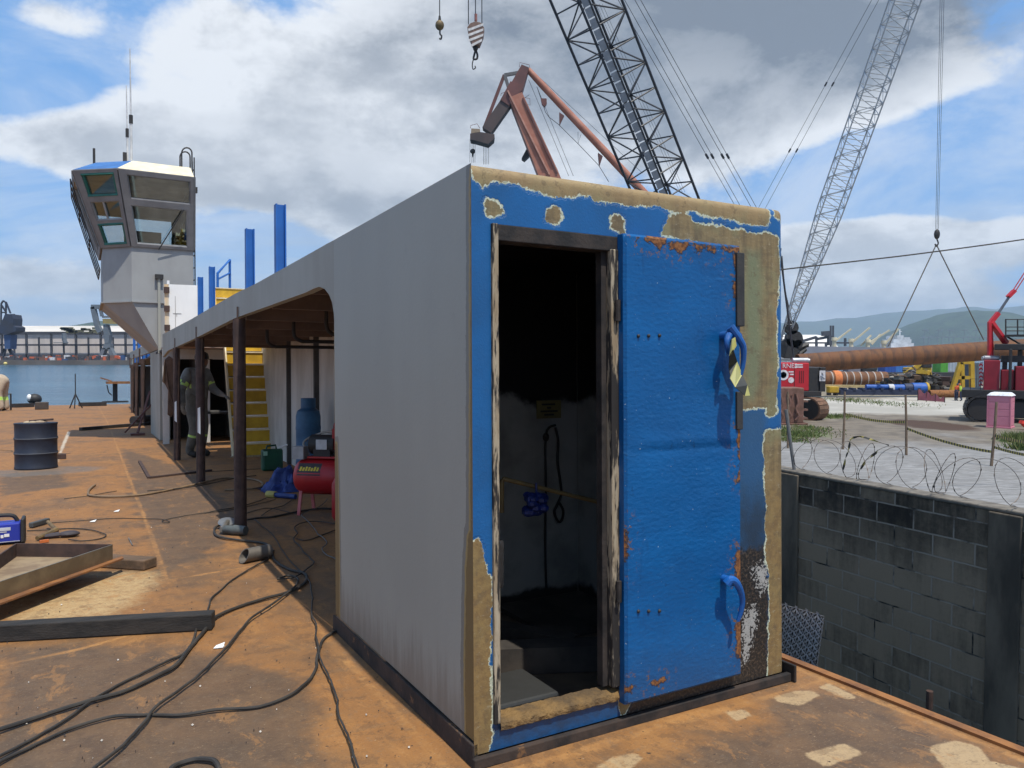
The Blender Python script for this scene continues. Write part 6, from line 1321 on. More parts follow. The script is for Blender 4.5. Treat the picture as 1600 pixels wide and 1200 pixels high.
for k in range(4):
    y_ = 40+k*8.2; lw, rw = (731.5+max(0, (y_-55)*.42), 755.5-max(0, (y_-60)*.45)); mb.prism([Wd(lw, y_+5, Yh-.256), Wd(rw, y_-4, Yh-.256), Wd(rw-.5, y_, Yh-.256), Wd(lw+.5, y_+9, Yh-.256)], (0, -.01, 0))
part('stripe', mb, M('stripe_white', (.70,.66,.62)), cheek)
mb = MBd(); mb.cyl(Wd(743.5, 33, Yh), Wd(743.5, 22, Yh), 2.2*s1, None, 8); part('swivel', mb, M('swivel_red', (.3,.12,.1)), hb_)
mb = MBd(); mb.ball(Wd(743, 75, Yh), 4*s1, 10, 8, (1, 1, 1.3)); mb.tube(smooth([Wd(743, 78, Yh), Wd(741, 86, Yh), Wd(740, 92, Yh), Wd(745, 92, Yh), Wd(746, 86, Yh), Wd(744, 80, Yh)], 4), 1.6*s1, 8); mb.tube(smooth([Wd(740, 92, Yh), Wd(738, 100, Yh), Wd(739, 108, Yh), Wd(743, 106, Yh), Wd(742, 103, Yh)], 4), .9*s1, 6); part('hook', mb, BLACKM, hb_)
# grey boom crane behind
BG = M('grey_boom_steel', (.42,.44,.46), (.34,.36,.38), 2, .5); Fb, Tb = Wd(1221, 540, 86), Wd(1482, -190, 62)
cb_ = thing('lattice_crane', 'crane with a long pale grey lattice boom leaning right, dark machinery at its foot', 'crane', loc(Fb), 'w')
g = MBd(); lattice(g, Fb, Tb, 2.05, R(20), 44, .07, .038, 16.); part('boom', g, BG, cb_)
g = MBd(); c_ = Wd(1222, 560, 86); g.cbox((c_.x-1.5, 88, 2.2), (6.5, 3.6, 2.6)); g.cbox((c_.x-1.5, 88, .8), (7, 5, 1.4)); part('machine_house', g, BLACKM, cb_, .06)
for k, (a, b, r_) in enumerate(((1236, 512, .75), (1240, 530, .95), (1231, 545, 1.1), (1246, 538, .5))): g = MBd(); q = Wd(a, b, 84.5); g.cyl(q-Vector((0, .3, 0)), q+Vector((0, .3, 0)), r_, None, 14); part('sheave', g, BLACKM, cb_)
g = MBd()
for a, b, a2, b2 in ((1225, 440, 1237, 512), (1227, 455, 1242, 520), (1222, 400, 1232, 512), (1229, 480, 1246, 545), (1258, 545, 1238, 562), (1262, 538, 1236, 548)): g.tube([Wd(a, b, 85), Wd(a2, b2, 84.6)], .05 if b < 500 else .3, 5)
part('gantry', g, BLACKM, cb_)
g = MBd(); MTb = Wd(1197, 316, 88)
for px in (1362, 1373): Ap, Bp = Wd(1192 if px == 1362 else 1203, 312, 87), Wd(px, 0, 74); d_ = Bp-Ap; g.tube([Ap-d_*.2, Bp+d_*.6], .028, 4); cl = Ap+d_*.28; g.tube([cl-d_*.01, cl+d_*.01], .09, 6); cl = Ap+d_*.62; g.tube([cl-d_*.01, cl+d_*.01], .09, 6)
g.tube([Wd(1190, 560, 88), Wd(1185, 330, 88)], .2, 8); part('pendant_rope', g, ROPE, cb_)
# suspended rusty pile with hook and slings
Yp = 78.
hk2 = thing('sling_hook', 'black hook with two long slings holding up the rusty pile, on thin ropes', 'hook', tuple(Wd(1464, 367, Yp)), 'w')
g = MBd()
for dx, tx in ((-5, 1469), (-1.5, 1472), (2, 1475)): g.tube([Wd(1465+dx*.6, 358, Yp), Wd(tx, 0, Yp), Wd(tx, 0, Yp)+(Wd(tx, 0, Yp)-Wd(1465+dx*.6, 358, Yp))*.5], .022, 4)
part('hoist_rope', g, ROPE, hk2)
mb = MBd(); s2 = Yp/FPX; mb.ball(Wd(1464, 366, Yp), 5*s2, 12, 8, (.9, .7, 1.6)); mb.tube(smooth([Wd(1464, 374, Yp), Wd(1466, 380, Yp), Wd(1463, 385, Yp), Wd(1461, 381, Yp)], 4), 1.1*s2, 8); part('hook_body', mb, BLACKM, hk2)
for a, b in ((1388, 541), (1537, 531)): mb = MBd(); mb.tube([Wd(1463, 382, Yp), Wd(a, b, Yp)], .055, 6); part('sling', mb, M('sling_rope', (.12,.10,.08), None, 5), hk2)
def pile_mat(name, c1, c2, c3, pitch, ax=0):
    if name in MATS: return MATS[name]
    m, n = begin(name); o = n.obj(); s3 = n.new('ShaderNodeSeparateXYZ'); n.l.new(o, s3.inputs[0]); u = n.math('ADD', n.math('MULTIPLY', s3.outputs[0], 1/pitch), n.math('MULTIPLY', n.noise(o, .6, 3.), .35)); fr_ = n.math('FRACT', u)
    c = n.mix(n.ramp(n.noise(n.scale(o, (1., .5, .5)), 1.6, 7., .65), .38, .64), c1, c2); c = n.mix(n.math('MULTIPLY', n.ramp(fr_, .3, 1., False), .4), c, c3); c = n.mix(n.math('MULTIPLY', n.ramp(fr_, .05, .0), .6), c, (.05,.025,.018))
    fin(n, c, .8, 0., n.noise(o, 4., 4.), .3, .02); return m
PILE = pile_mat('rusty_pile', (.15,.058,.021), (.075,.034,.018), (.20,.085,.024), 1.05)
def pipe_thing(name, A_, B_, r_, mat, label, cat, thick=.06, group=None):
    A_, B_ = Vector(A_), Vector(B_); d_ = (B_-A_); L_ = d_.length; yaw = math.atan2(d_.y, d_.x); g = MBd(); n_ = 28; M_ = Matrix.Translation(A_) @ Vector((1, 0, 0)).rotation_difference(d_.normalized()).to_matrix().to_4x4(); vs = []
    for x, rr in ((0, r_), (L_, r_), (L_, r_-thick), (0, r_-thick)):
        for k in range(n_): vs.append(Vector((x, rr*math.cos(2*math.pi*k/n_), rr*math.sin(2*math.pi*k/n_))))
    g.add(vs, [(i*n_+k, i*n_+(k+1) % n_, ((i+1) % 4)*n_+(k+1) % n_, ((i+1) % 4)*n_+k) for i in range(4) for k in range(n_)], True)
    me = mesh_of(name, g, mat, 'w', Matrix.Identity(4)); me.matrix_world = M_; INFO[me.name] = ('w', M_); return tag(me, label, cat, group)
pipe_thing('steel_pile', Wd(1246, 568, Yp), Wd(1650, 541, Yp), 14.8*s2, PILE, 'long rusty steel pile hanging level in two slings across the yard', 'pile')
g1 = Gd(1290, 603, 0); Yg = 101.; sg_ = Yg/FPX
pipe_thing('steel_pile', (Wd(1262, 590, Yg).x, Yg, 12*sg_), (Wd(1384, 590, Yg).x, Yg, 12*sg_), 12*sg_, pile_mat('banded_pile', (.17,.07,.026), (.09,.042,.022), (.22,.095,.035), .9), 'shorter rusty pile lying on the ground with white bands', 'pile')
for k in range(8):
    px = 1297+k*11.; x = Wd(px, 590, Yg).x; mb = MBd(); mb.lathe([(12*sg_+.02, -.07), (12*sg_+.03, 0), (12*sg_+.02, .07)], (x, Yg, 12*sg_), 28, Matrix.Rotation(R(90), 4, 'Y')); 
    solo('pile_band', mb, M('pale_band', (.40,.36,.32)), 'pale strap round the pile lying on the ground', 'strap', (x, Yg, 0), 'w', group='straps round the ground pile')
x = Wd(1306, 590, Yg).x; mb = MBd(); mb.lathe([(12*sg_+.05, -.45), (12*sg_+.12, -.2), (12*sg_+.1, .25), (12*sg_+.04, .5)], (x, Yg, 12*sg_+.05), 28, Matrix.Rotation(R(90), 4, 'Y')); solo('orange_cover', mb, M('orange_fabric', (.62,.20,.06), (.5,.15,.05), 2, .8, bump=.5), 'orange cloth wrapped over the pile lying on the ground', 'cloth', (x, Yg, 0), 'w')
# blue hammer tool, beams, small things beyond the concrete
Yb = 83.; sb = Yb/FPX; BLT = M('blue_tool_paint', (.015,.10,.42), (.012,.08,.32), 2, .45); NAVY = M('navy_steel', (.02,.03,.07), (.03,.04,.08), 2, .6); YST = M('yellow_steel', (.50,.32,.02), (.40,.25,.02), 2, .55, bump=.1, spots=(.15,.08,.03), samt=.3)
hm = thing('pile_hammer', 'long blue pile hammer on a dark cradle, white band near its middle', 'pile hammer', loc(Wd(1400, 620, Yb)), 'w')
def seg(a, b, r_, cy, mat, nm='tube'): g = MBd(); g.cyl(Wd(a, cy, Yb), Wd(b, cy, Yb), r_*sb, None, 18); return part(nm, g, mat, hm)
seg(1353, 1388, 4.2, 605, BLT, 'ram_tube'); seg(1387, 1395, 7, 607, M('white_band_paint', (.6,.6,.62)), 'band'); seg(1395, 1418, 6, 606.5, BLT, 'cylinder'); seg(1412, 1424, 7.4, 606.5, NAVY, 'coupling'); seg(1424, 1445, 9, 607, BLT, 'drive_head'); seg(1445, 1448.5, 9.6, 607, YST, 'rim'); seg(1448.5, 1449.2, 8, 607, BLACKM, 'opening')
g = MBd(); q0, q1 = Wd(1310, 619, Yb), Wd(1440, 627, Yb-.2); g.box((q0.x, Yb-.6, 0), (q1.x, Yb+.6, .55)); part('cradle', g, NAVY, hm)
for k in range(9): g = MBd(); x = q0.x+(q1.x-q0.x)*(k+.5)/9; g.box((x-.15, Yb-.65, .5), (x+.15, Yb+.65, .75)); part('cradle_bar', g, NAVY, hm)
for (a, b, c2, e2, hh_, lab) in ((1288, 1356, 603, 606, .3, 'long pale yellow beam lying in front of the ground pile'), (1330, 1347, 609, 611, .25, 'short pale beam lying below the long pale beam')):
    q0, q1 = Wd(a, c2, Yb+3), Wd(b, c2+1, Yb+3); mb = MBd(); mb.bar(q0, q1, .5, hh_); mb.box((q0.x+.5, Yb+2.8, 0), (q0.x+.8, Yb+3.2, q0.z-.1)); mb.box((q1.x-.8, Yb+2.8, 0), (q1.x-.5, Yb+3.2, q1.z-.1)); solo('timber_beam', mb, M('pale_beam', (.55,.42,.20), (.45,.33,.15), 3), lab, 'beam', loc(q0), 'w')
q = Gd(1303, 618); yb2 = thing('yellow_machine', 'small yellow machine on skids in front of the pale beams', 'machine', loc(q), 'w'); g = MBd(); g.box((q.x-.5, q.y, .28), (q.x+.55, q.y+.9, .95)); part('machine_cover', g, YST, yb2, .08)
for dx in (-.35, .35): g = MBd(); g.box((q.x+dx-.1, q.y+.05, 0), (q.x+dx+.1, q.y+.85, .29)); part('skid', g, BLACKM, yb2)
af = thing('yellow_trestle', 'tall yellow steel A shaped trestle left of the red crane', 'trestle', loc(Gd(1500, 606)), 'w'); Ya = 84.
def ybar(a, b, c2, e2, w_=.45, dy=0): g = MBd(); g.bar(Wd(a, b, Ya)+Vector((0, dy, 0)), Wd(c2, e2, Ya)+Vector((0, dy, 0)), w_); return part('trestle_beam', g, YST, af)
for dy in (0,): ybar(1487, 612, 1501, 566, .42, dy); ybar(1519, 612, 1518, 569, .42, dy); ybar(1504, 612, 1503, 569, .36, dy); ybar(1496, 590, 1518, 590, .36, dy)
ybar(1499, 566, 1521, 566, .42, 0); g = MBd(); g.box((Wd(1462, 612, Ya).x, Ya-.3, 0), (Wd(1522, 612, Ya).x, Ya+2, .35)); part('trestle_base', g, YST, af)
cm = lambda nm, c: M(nm, c, tuple(q*.8 for q in c), .8, .5, bump=.1)
def container(px0, px1, py0, py1, Y, dep, mat, lab, nm='container', z0=None, group=None):
    q0, q1 = Wd(px0, py0, Y), Wd(px1, py1, Y); zb_ = q1.z if z0 is None else z0; t_ = thing(nm, lab, 'container', ((q0.x+q1.x)/2, Y, zb_), 'w', group); g = MBd(); g.box((q0.x, Y, zb_), (q1.x, Y+dep, q0.z)); b_ = part('container_body', g, mat, t_); g = MBd(); n_ = max(4, int((q1.x-q0.x)/.5))
    for k in range(n_): x = q0.x+(q1.x-q0.x)*(k+.5)/n_; g.box((x-.08, Y-.05, zb_+.1), (x+.08, Y-.002, q0.z-.1))
    part('rib', g, mat, t_); return t_
container(1519, 1532, 567, 612, 88, 3, cm('grey_blue_container', (.10,.13,.16)), 'upright blue grey container behind the yellow trestle', z0=0)
# floating work barge with containers beyond the quay
Yw = 150.; g = MBd(); q0, q1 = Wd(1318, 590, Yw), Wd(1560, 590, Yw); g.box((q0.x, Yw, -1.8), (q1.x, Yw+14, .55)); solo('work_barge', g, M('barge_hull', (.05,.045,.045)), 'flat dark work barge moored beyond the yard with containers on it', 'barge', (q0.x, Yw, -1.5), 'w')
container(1383, 1400, 566, 582, Yw+2, 3, cm('blue_container', (.03,.10,.38)), 'blue container on the work barge, left one of the pair', z0=.56); container(1400.5, 1417, 567, 582, Yw+2, 3, cm('light_blue_container', (.06,.20,.52)), 'lighter blue container on the work barge, right one of the pair', z0=.56)
container(1470, 1481, 564, 582, Yw+2, 3, cm('green_container', (.12,.42,.05)), 'bright green container on the work barge', z0=.56); container(1426, 1469, 565, 580, Yw+6, 3, cm('white_container', (.42,.46,.5)), 'long pale grey container on the work barge', z0=.56); container(1482, 1500, 565, 580, Yw+6, 3, cm('white_container', (.42,.46,.5)), 'short pale container right of the green one', z0=.56)
tg = thing('work_boat', 'small black work boat with a pale deckhouse beyond the ground pile', 'boat', loc(Wd(1340, 585, 138), -1.5), 'w'); q0, q1 = Wd(1324, 580, 138), Wd(1377, 580, 138)
g = MBd(); g.prism([(q0.x, 138, -1.8), (q0.x-.6, 138, .9), (q1.x+.3, 138, .7), (q1.x, 138, -1.8)], (0, 4, 0)); part('boat_hull', g, BLACKM, tg, .1); g = MBd(); a_ = Wd(1328, 572, 138); g.box((a_.x, 138.6, .7), (a_.x+2.2, 141, 2.1)); part('boat_cabin', g, cm('boat_grey', (.22,.2,.22)), tg); g = MBd(); a_ = Wd(1350, 572, 138); g.box((a_.x, 138.6, .75), (a_.x+2.6, 141, 1.5)); g.tube([(a_.x-.2, 139, 1.6), (a_.x+2.8, 139, 1.6)], .3, 8); part('deck_engine', g, BLACKM, tg)
# heap of scrap and yard gear
g = MBd(); mats_ = [BLACKM, RUSTP, YST, M('scrap_grey', (.13,.125,.12)), M('scrap_brown', (.12,.075,.05)), M('scrap_pale', (.3,.27,.22))]
for k in range(260):
    px = rnd.triangular(1372, 1492, 1440); py = 612-rnd.random()**.7*32*(1-abs(px-1435)/75)**.6 if abs(px-1435) < 74 else 610; Y = rnd.uniform(88, 96); q = Wd(px, py, Y); q.z = max(q.z, .15); g.mi = rnd.choices(range(6), (9, 4, 1.3, 3, 3, 1.6))[0]; a = rnd.uniform(0, 3.14); L_ = rnd.uniform(.3, 1.5)
    dv_ = Vector((math.cos(a), rnd.uniform(-.3, .3), math.sin(a)*.6))*L_
    if rnd.random() < .5: e_ = q+dv_; e_.z = max(e_.z, .1); g.tube(smooth([q-dv_*.5+Vector((0, 0, .1)), q+Vector((0, 0, rnd.uniform(0, .5))), e_], 3), rnd.uniform(.05, .16), 6)
    else: g.cbox(q, (L_, .6, rnd.uniform(.2, .7)), a, rnd.uniform(-.3, .3))
solo('scrap_heap', g, mats_, 'heap of dark scrap, hoses and machine pieces between the pile and the trestle', 'scrap heap', loc(Wd(1435, 612, 92)), 'w', kind='stuff')
ex = thing('digger', 'yellow tracked digger working behind the scrap heap', 'digger', loc(Wd(1435, 606, 99)), 'w'); q = Wd(1437, 578, 99)
g = MBd(); g.box((q.x-1.2, 99, q.z-1.), (q.x+1.6, 101, q.z+.3)); part('digger_body', g, YST, ex, .1); g = MBd(); g.bar(q+Vector((-.6, 0, .2)), Wd(1440, 566, 99), .4); g.bar(Wd(1440, 566, 99), Wd(1422, 578, 99), .3); part('digger_arm', g, YST, ex); g = MBd(); g.box((q.x-1.6, 98.8, 0), (q.x+1.9, 101.2, q.z-1.)); part('digger_base', g, BLACKM, ex); g = MBd(); g.box((q.x+.4, 98.9, q.z+.3), (q.x+1.5, 100.5, q.z+1.1)); part('digger_cab', g, BLACKM, ex)
# workers beside the trestle: bodies grown like the others
J3 = dict(pelvis=(0,0,.93), belly=(.03,0,1.08), chest=(.08,0,1.3), neck=(.13,0,1.48), head=(.17,0,1.58), crown=(.17,0,1.68), shl=(.08,.19,1.4), ell=(.12,.25,1.14), wl=(.3,.18,1.02), shr=(.08,-.19,1.4), elr=(.12,-.25,1.14), wr=(.3,-.18,1.02), hl=(0,.1,.88), kl=(.05,.12,.48), al=(-.03,.12,.09), tl=(.13,.13,.035), hr=(0,-.1,.88), kr=(.02,-.12,.48), ar=(-.05,-.12,.09), tr=(.11,-.13,.035))
Bn3 = list(Bn2[:19]); Bn3 = [b for b in Bn if all(q in J3 for q in b)]; Rr3 = {k: Rr[k] for k in J3}
hand(J3, Rr3, Bn3, 'wl', 1, (1, -.1, -.2), (0, 0, 1)); hand(J3, Rr3, Bn3, 'wr', -1, (1, .1, -.2), (0, 0, 1))
def rule3(a, b, t_, c_):
    if a == 'head' or (a == 'neck' and t_ > .4): return 1
    if b[:2] in ('wl', 'wr') and len(b) > 2: return 1
    if a in ('chest', 'belly', 'shl', 'shr') or b == 'chest': return 0
    return 2
for px, Y, mt, lab, yw in ((1494, 73, M('orange_vest', (.75,.13,.04)), 'worker in an orange top crouched by the yard gear, left of the pair', .3), (1502, 72.4, M('lime_vest', (.42,.62,.06)), 'worker in a lime vest by the yard gear, right of the pair', 2.6)):
    q = Wd(px, 620, Y); pw_ = person('person', lab, dict(J3), Rr3, [mt, SKIN, NAVY], dict(bones=Bn3, f=rule3), (q.x, Y, 0), 'w', .92, yw); pw_['group'] = 'workers near the red crane'
    g = MBd(); g.lathe([(.12, 1.66), (.125, 1.70), (.10, 1.77), (.05, 1.80), (0, 1.805)], (.17, 0, 0), 14); h_ = mesh_of('hard_hat', g, M('orange_plastic', (.6,.16,.04)) if px > 1500 else NAVY, 'w', Matrix.Identity(4)); h_.parent = pw_
# barrier cloth and pipes near them
q0, q1 = Gd(1434, 626), Gd(1476, 629); bf = thing('safety_barrier', 'faded red mesh barrier in front of the blue hammer', 'barrier', loc(q0), 'w'); g = MBd(); N_ = 16
for k in range(N_):
    u0, u1 = k/N_, (k+1)/N_; A_, B_ = q0.lerp(q1, u0), q0.lerp(q1, u1); h0, h1 = 1.0-.6*u0+.15*math.sin(k*1.3), 1.0-.6*u1+.15*math.sin((k+1)*1.3); g.add([A_+Vector((0, .15*math.sin(k), .05)), B_+Vector((0, .15*math.sin(k+1), .05)), B_+Vector((0, 0, h1)), A_+Vector((0, 0, h0))], [(0, 1, 2, 3)])
part('barrier_mesh', g, M('faded_red_mesh', (.40,.13,.14), (.30,.09,.12), 1.5, .8), bf); g = MBd()
for u in (0, .33, .66, 1): A_ = q0.lerp(q1, u); g.tube([A_, A_+Vector((0, 0, 1.15-.6*u))], .04, 6)
part('barrier_post', g, RUSTP, bf)
for (a, b, c2, e2, r_, lab) in ((1452, 606, 1500, 607, .38, 'rusty pipe lying behind the two workers'), (1460, 612, 1500, 612, .22, 'thinner rusty pipe in front of the other'),):
    A_, B_ = Wd(a, b, 78), Wd(c2, e2, 78); A_.z = r_; B_.z = r_; A_.z += 0.; pipe_thing('rusty_pipe', A_, B_, r_, RUSTO, lab, 'pipe', .03)
# ---- red crawler crane right
g0 = Gd(1560, 660); Yr = 51.; cr = thing('crawler_crane', 'red crawler crane at the right edge with a chevron panel and a red A frame', 'crane', (g0.x+1, Yr, 0), 'w')
DRED = M('deep_red', (.28,.010,.022), (.22,.008,.018), 1.5, .4)
O_ = Wd(1536, 600, Yr); ey = Vector((O_.x, O_.y, 0)).normalized(); ex = Vector((ey.y, -ey.x, 0)); D_ = Vector((O_.x, O_.y, 0)).length
def Q_(px, py, d_=0.):
    r_ = Vector([float(c_) for c_ in ray(px, py, RW)]); k_ = (D_+d_)/(r_.x*ey.x+r_.y*ey.y); return Vector([float(c_) for c_ in CAMW])+r_*k_
def rb(px0, px1, py0, py1, d0, d1, g=None):
    g = g or MBd(); a_, b_ = Q_(px0, py1, d0), Q_(px1, py0, d0); w2 = (b_-a_).dot(ex); M2 = Matrix(((ex.x, ey.x, 0, a_.x), (ex.y, ey.y, 0, a_.y), (0, 0, 1, a_.z), (0, 0, 0, 1))); return g.box((0, 0, 0), (w2, d1-d0, b_.z-a_.z), M2)
g = rb(1536, 1563, 563, 612, 0, 3.); part('machine_house', g, DRED, cr, .05)
g = rb(1563.2, 1585, 578, 612, .4, 3.); part('engine_bay', g, DRED, cr, .05)
g = rb(1585.5, 1660, 573, 617, .1, 3.2); part('side_house', g, DRED, cr, .05)
g = rb(1575, 1582, 545, 620, -.3, .05); rb(1554, 1660, 537, 547, .3, 3., g); part('dark_frame', g, BLACKM, cr, .04)
g = rb(1564, 1660, 556, 566, .6, 2.5); rb(1566, 1574, 566, 578, .8, 1.6, g); rb(1590, 1598, 547, 573, .8, 1.6, g); part('winch_guard', g, BLACKM, cr)
q0 = Wd(1537, 559.5, Yr+.3); q1 = Wd(1560, 559.5, Yr+.3); g = MBd(); g.cyl(q0, q1, .17, None, 14); g.cyl(q0, q0-Vector((.1, 0, 0)), .12, None, 10); part('muffler', g, GREYX, cr)
cv = rb(1529.5, 1536, 566, 603, .3, .36); chv = part('chevron_panel', cv, M('chevron_white', (.65,.6,.62)), cr)
g = MBd()
for k in range(6): z = 569+k*6.2; g.prism([Q_(1529.7, z+1, .297), Q_(1532.7, z-1.5, .297), Q_(1535.8, z+1, .297), Q_(1535.8, z+3.6, .297), Q_(1532.7, z+1.2, .297), Q_(1529.7, z+3.6, .297)], ey*-.012)
part('chevron', g, CRED, chv)
g = MBd(); g.bar(Wd(1546, 556, Yr+.6), Wd(1546, 503, Yr+.6), .2); g.bar(Wd(1551, 556, Yr+1.2), Wd(1548.5, 505, Yr+.8), .16); part('a_frame', g, CRED, cr, .02)
g = MBd(); g.bar(Wd(1548, 503, Yr+.7), Wd(1572, 536, Yr+1.2), .36, .25); part('a_frame_brace', g, CRED, cr, .02)
g = MBd(); g.bar(Wd(1547, 505, Yr+.7), Wd(1560, 489, Yr+.7), .26); mp = part('jib_foot', g, CRED, cr); g = MBd(); g.tube([Wd(1560, 489, Yr+.7), Wd(1576, 465, Yr+.7)], .09, 8); part('ram', g, M('ram_grey', (.15,.16,.18), None, 3, .35, .6), mp); g = MBd(); g.bar(Wd(1575, 464, Yr+.7), Wd(1585, 454, Yr+.7), .34, .2); part('equalizer', g, CRED, mp)
g = MBd()
for dx in (0, 3.5): g.tube([Wd(1582+dx, 455+dx*.5, Yr+.7), Wd(1640+dx, 365+dx, Yr+.7)], .035, 5)
part('pendant_rope', g, CRED, mp)
g = MBd()
for px in (1571.5, 1590, 1601, 1620): g.tube([Wd(px, 526, Yr+1), Wd(px, 498.5, Yr+1)], .045, 6)
for py in (499, 511, 517): g.tube([Wd(1571, py, Yr+1), Wd(1640, py, Yr+1)], .035, 6)
rb(1570, 1660, 522, 526, .9, 2.2, g); g.tube([Wd(1570, 524, Yr+1), Wd(1600, 541, Yr+1)], .06, 6); part('service_platform', g, BLACKM, cr)
g = rb(1502, 1680, 612.5, 621, -.35, 3.4); rb(1510, 1536, 611, 612.4, -.2, 2.5, g); part('slew_deck', g, BLACKM, cr, .03)
g = MBd(); g.tube([Q_(1516, 612, -.2), Q_(1516, 592, -.2), Q_(1532, 592, -.2), Q_(1532, 612, -.2)], .025, 6); part('deck_rail', g, BLACKM, cr)
ya_ = math.atan2(ex.y, ex.x)+R(8); t0 = Q_(1504, 655, 0); t0.z = 0; dx_ = Vector((math.cos(ya_), math.sin(ya_), 0)); crawler(cr, t0+dx_*4.3, 8.4, 1.2, 1.7, ya_, BLACKM, BLACKM); crawler(cr, t0+dx_*4.3+ey*4.6, 8.4, 1.2, 1.7, ya_, BLACKM, BLACKM); g = rb(1530, 1600, 625, 645, .8, 4.); part('car_body', g, BLACKM, cr)
# ---- pink toilet
PINK = M('pink_plastic', (.60,.22,.28), (.55,.19,.25), 1.5, .45, bump=.03); q = Gd(1541, 668); q2 = Gd(1570, 668); Yt = q.y; pt = thing('portable_toilet', 'pink portable toilet with a white roof in front of the right crane', 'portable toilet', ((q.x+q2.x)/2, Yt, 0), 'w', rz=0)
w_ = 1.5; x0 = q.x; zt_ = Wd(1560, 618, Yt).z; ang = R(-43)
RT = Matrix.Translation((x0, Yt, 0)) @ Matrix.Rotation(ang, 4, 'Z')
def tb_(lo, hi, nm, mat, par, bev=.0): g = MBd(); g.box(lo, hi, RT); return part(nm, g, mat, par, bev)
dp = 1.2; bd = tb_((.03, .03, .08), (w_-.25, dp, zt_), 'cabin_shell', PINK, pt, .02); tb_((-.02, -.02, 0), (w_-.2, dp+.05, .1), 'skid_base', PINK, pt, .015)
for z0, z1 in ((.16, .68), (.74, 1.12), (1.18, 1.56), (1.62, zt_-.15)): tb_((.1, .012, z0), (w_-.32, .028, z1), 'wall_panel', PINK, bd, .012); tb_((w_-.248, .12, z0), (w_-.236, dp-.1, z1), 'wall_panel', PINK, bd, .006)
for xx in (0.0, w_-.29): tb_((xx, .0, .1), (xx+.07, .06, zt_), 'corner_post', PINK, bd, .01)
g = MBd(); a_ = [(-.04, -.04, zt_), (w_-.18, -.04, zt_), (w_-.18, dp+.06, zt_), (-.04, dp+.06, zt_)]; b_ = [(.16, .14, zt_+.2), (w_-.38, .14, zt_+.2), (w_-.38, dp-.12, zt_+.2), (.16, dp-.12, zt_+.2)]
g.add([RT @ Vector(v) for v in a_+b_], [(3,2,1,0),(4,5,6,7),(0,1,5,4),(1,2,6,5),(2,3,7,6),(3,0,4,7)]); part('toilet_roof', g, M('white_plastic', (.75,.77,.8)), pt, .03)
mb = MBd(); q = Gd(1597, 672); mb.bar(q+Vector((-.1, 0, .5)), q+Vector((.9, .2, .15)), .25, .2); mb.bar(q+Vector((.0, 0, .35)), q+Vector((.5, .1, .0)), .12); solo('red_tool', mb, M('bright_red_plastic', (.75,.05,.03)), 'bright red tool lying in the grass at the right edge', 'tool', loc(q), 'w')
# rusty block, left foreground of the yard
q = Gd(1230, 664); q2 = Gd(1257, 664); bl = thing('rusty_counterweight', 'rust brown cast steel block standing in front of the left crane', 'counterweight', loc(q), 'w'); zt_ = Wd(1245, 606, q.y).z
RB1 = M('red_rust_cast', (.20,.10,.075), (.13,.07,.05), 2.5, .85, bump=.5, bscale=10)
g = MBd(); g.box((q.x-.9, q.y, .12), (q2.x-.05, q.y+1.6, zt_)); part('block_body', g, RB1, bl, .06); g = MBd(); g.box((q.x-1, q.y-.1, 0), (q2.x+.2, q.y+1.7, .13)); part('block_base', g, RB1, bl, .03)
for k in range(3): g = MBd(); x = q.x-.5+k*.5; g.tube(smooth([(x, q.y-.06, .3), (x+.16, q.y-.12, .6), (x+.02, q.y-.1, 1.0), (x+.14, q.y-.08, 1.4), (x, q.y-.06, zt_-.35)], 4), .075, 8); part('rib', g, RB1, bl)
g = MBd(); g.cyl((q.x+.15, q.y-.1, zt_-.3), (q.x+.15, q.y+.02, zt_-.3), .2, None, 14); part('boss', g, RB1, bl)
for k in range(3): g = MBd(); z = .35+k*.55; g.box((q2.x-.04, q.y+.1, z), (q2.x+.25, q.y+.5, z+.12)); part('lug', g, RB1, bl)
# grass
g = MBd(); GR = [M('grass_green', (.095,.14,.035), (.07,.105,.028), 3, .9, bump=0), M('grass_dry', (.16,.15,.05), None, 3, .9, bump=0)]
for (a, b, r_, n_, hh_) in ((1245, 680, 1.1, 900, .22), (1272, 671, 1.3, 300, .13), (1262, 668, 1.0, 250, .15), (1238, 688, .9, 400, .2), (1594, 690, .8, 900, .5), (1603, 702, .7, 500, .45), (1300, 652, 1.0, 250, .3), (1318, 651, 1.0, 200, .25), (1320, 625, 2.5, 350, .25), (1350, 628, 2.5, 300, .2), (1400, 632, 3., 300, .2), (1275, 676, 1.2, 250, .10), (1220, 672, 1.5, 300, .3)):
    c_ = Gd(a, b)
    for _ in range(n_):
        x, y = c_.x+rnd.gauss(0, r_*.5), c_.y+rnd.gauss(0, r_*.6); h_ = hh_*rnd.uniform(.4, 1.2); a_ = rnd.uniform(0, 3.14); w2 = .03; lx, ly = rnd.gauss(0, .12)*h_*4, rnd.gauss(0, .12)*h_*4; g.mi = 0 if rnd.random() < .75 else 1
        g.add([(x-w2*math.cos(a_), y-w2*math.sin(a_), 0), (x+w2*math.cos(a_), y+w2*math.sin(a_), 0), (x+lx, y+ly, h_)], [(0, 1, 2)])
solo('grass', g, GR, 'rough grass tufts', None, frame='w', kind='stuff')
g = MBd(); WIRE2 = [(1150, 431), (1228, 420.5), (1330, 409), (1440, 396), (1600, 374), (1760, 348)]; g.tube(smooth([Wd(a, b, 22+.004*(a-1228)) for a, b in WIRE2], 6), .022, 6); solo('overhead_cable', g, CABLE, 'black overhead cable sloping across the sky at the right', 'cable', tuple(Wd(1228, 420, 22)), 'w')
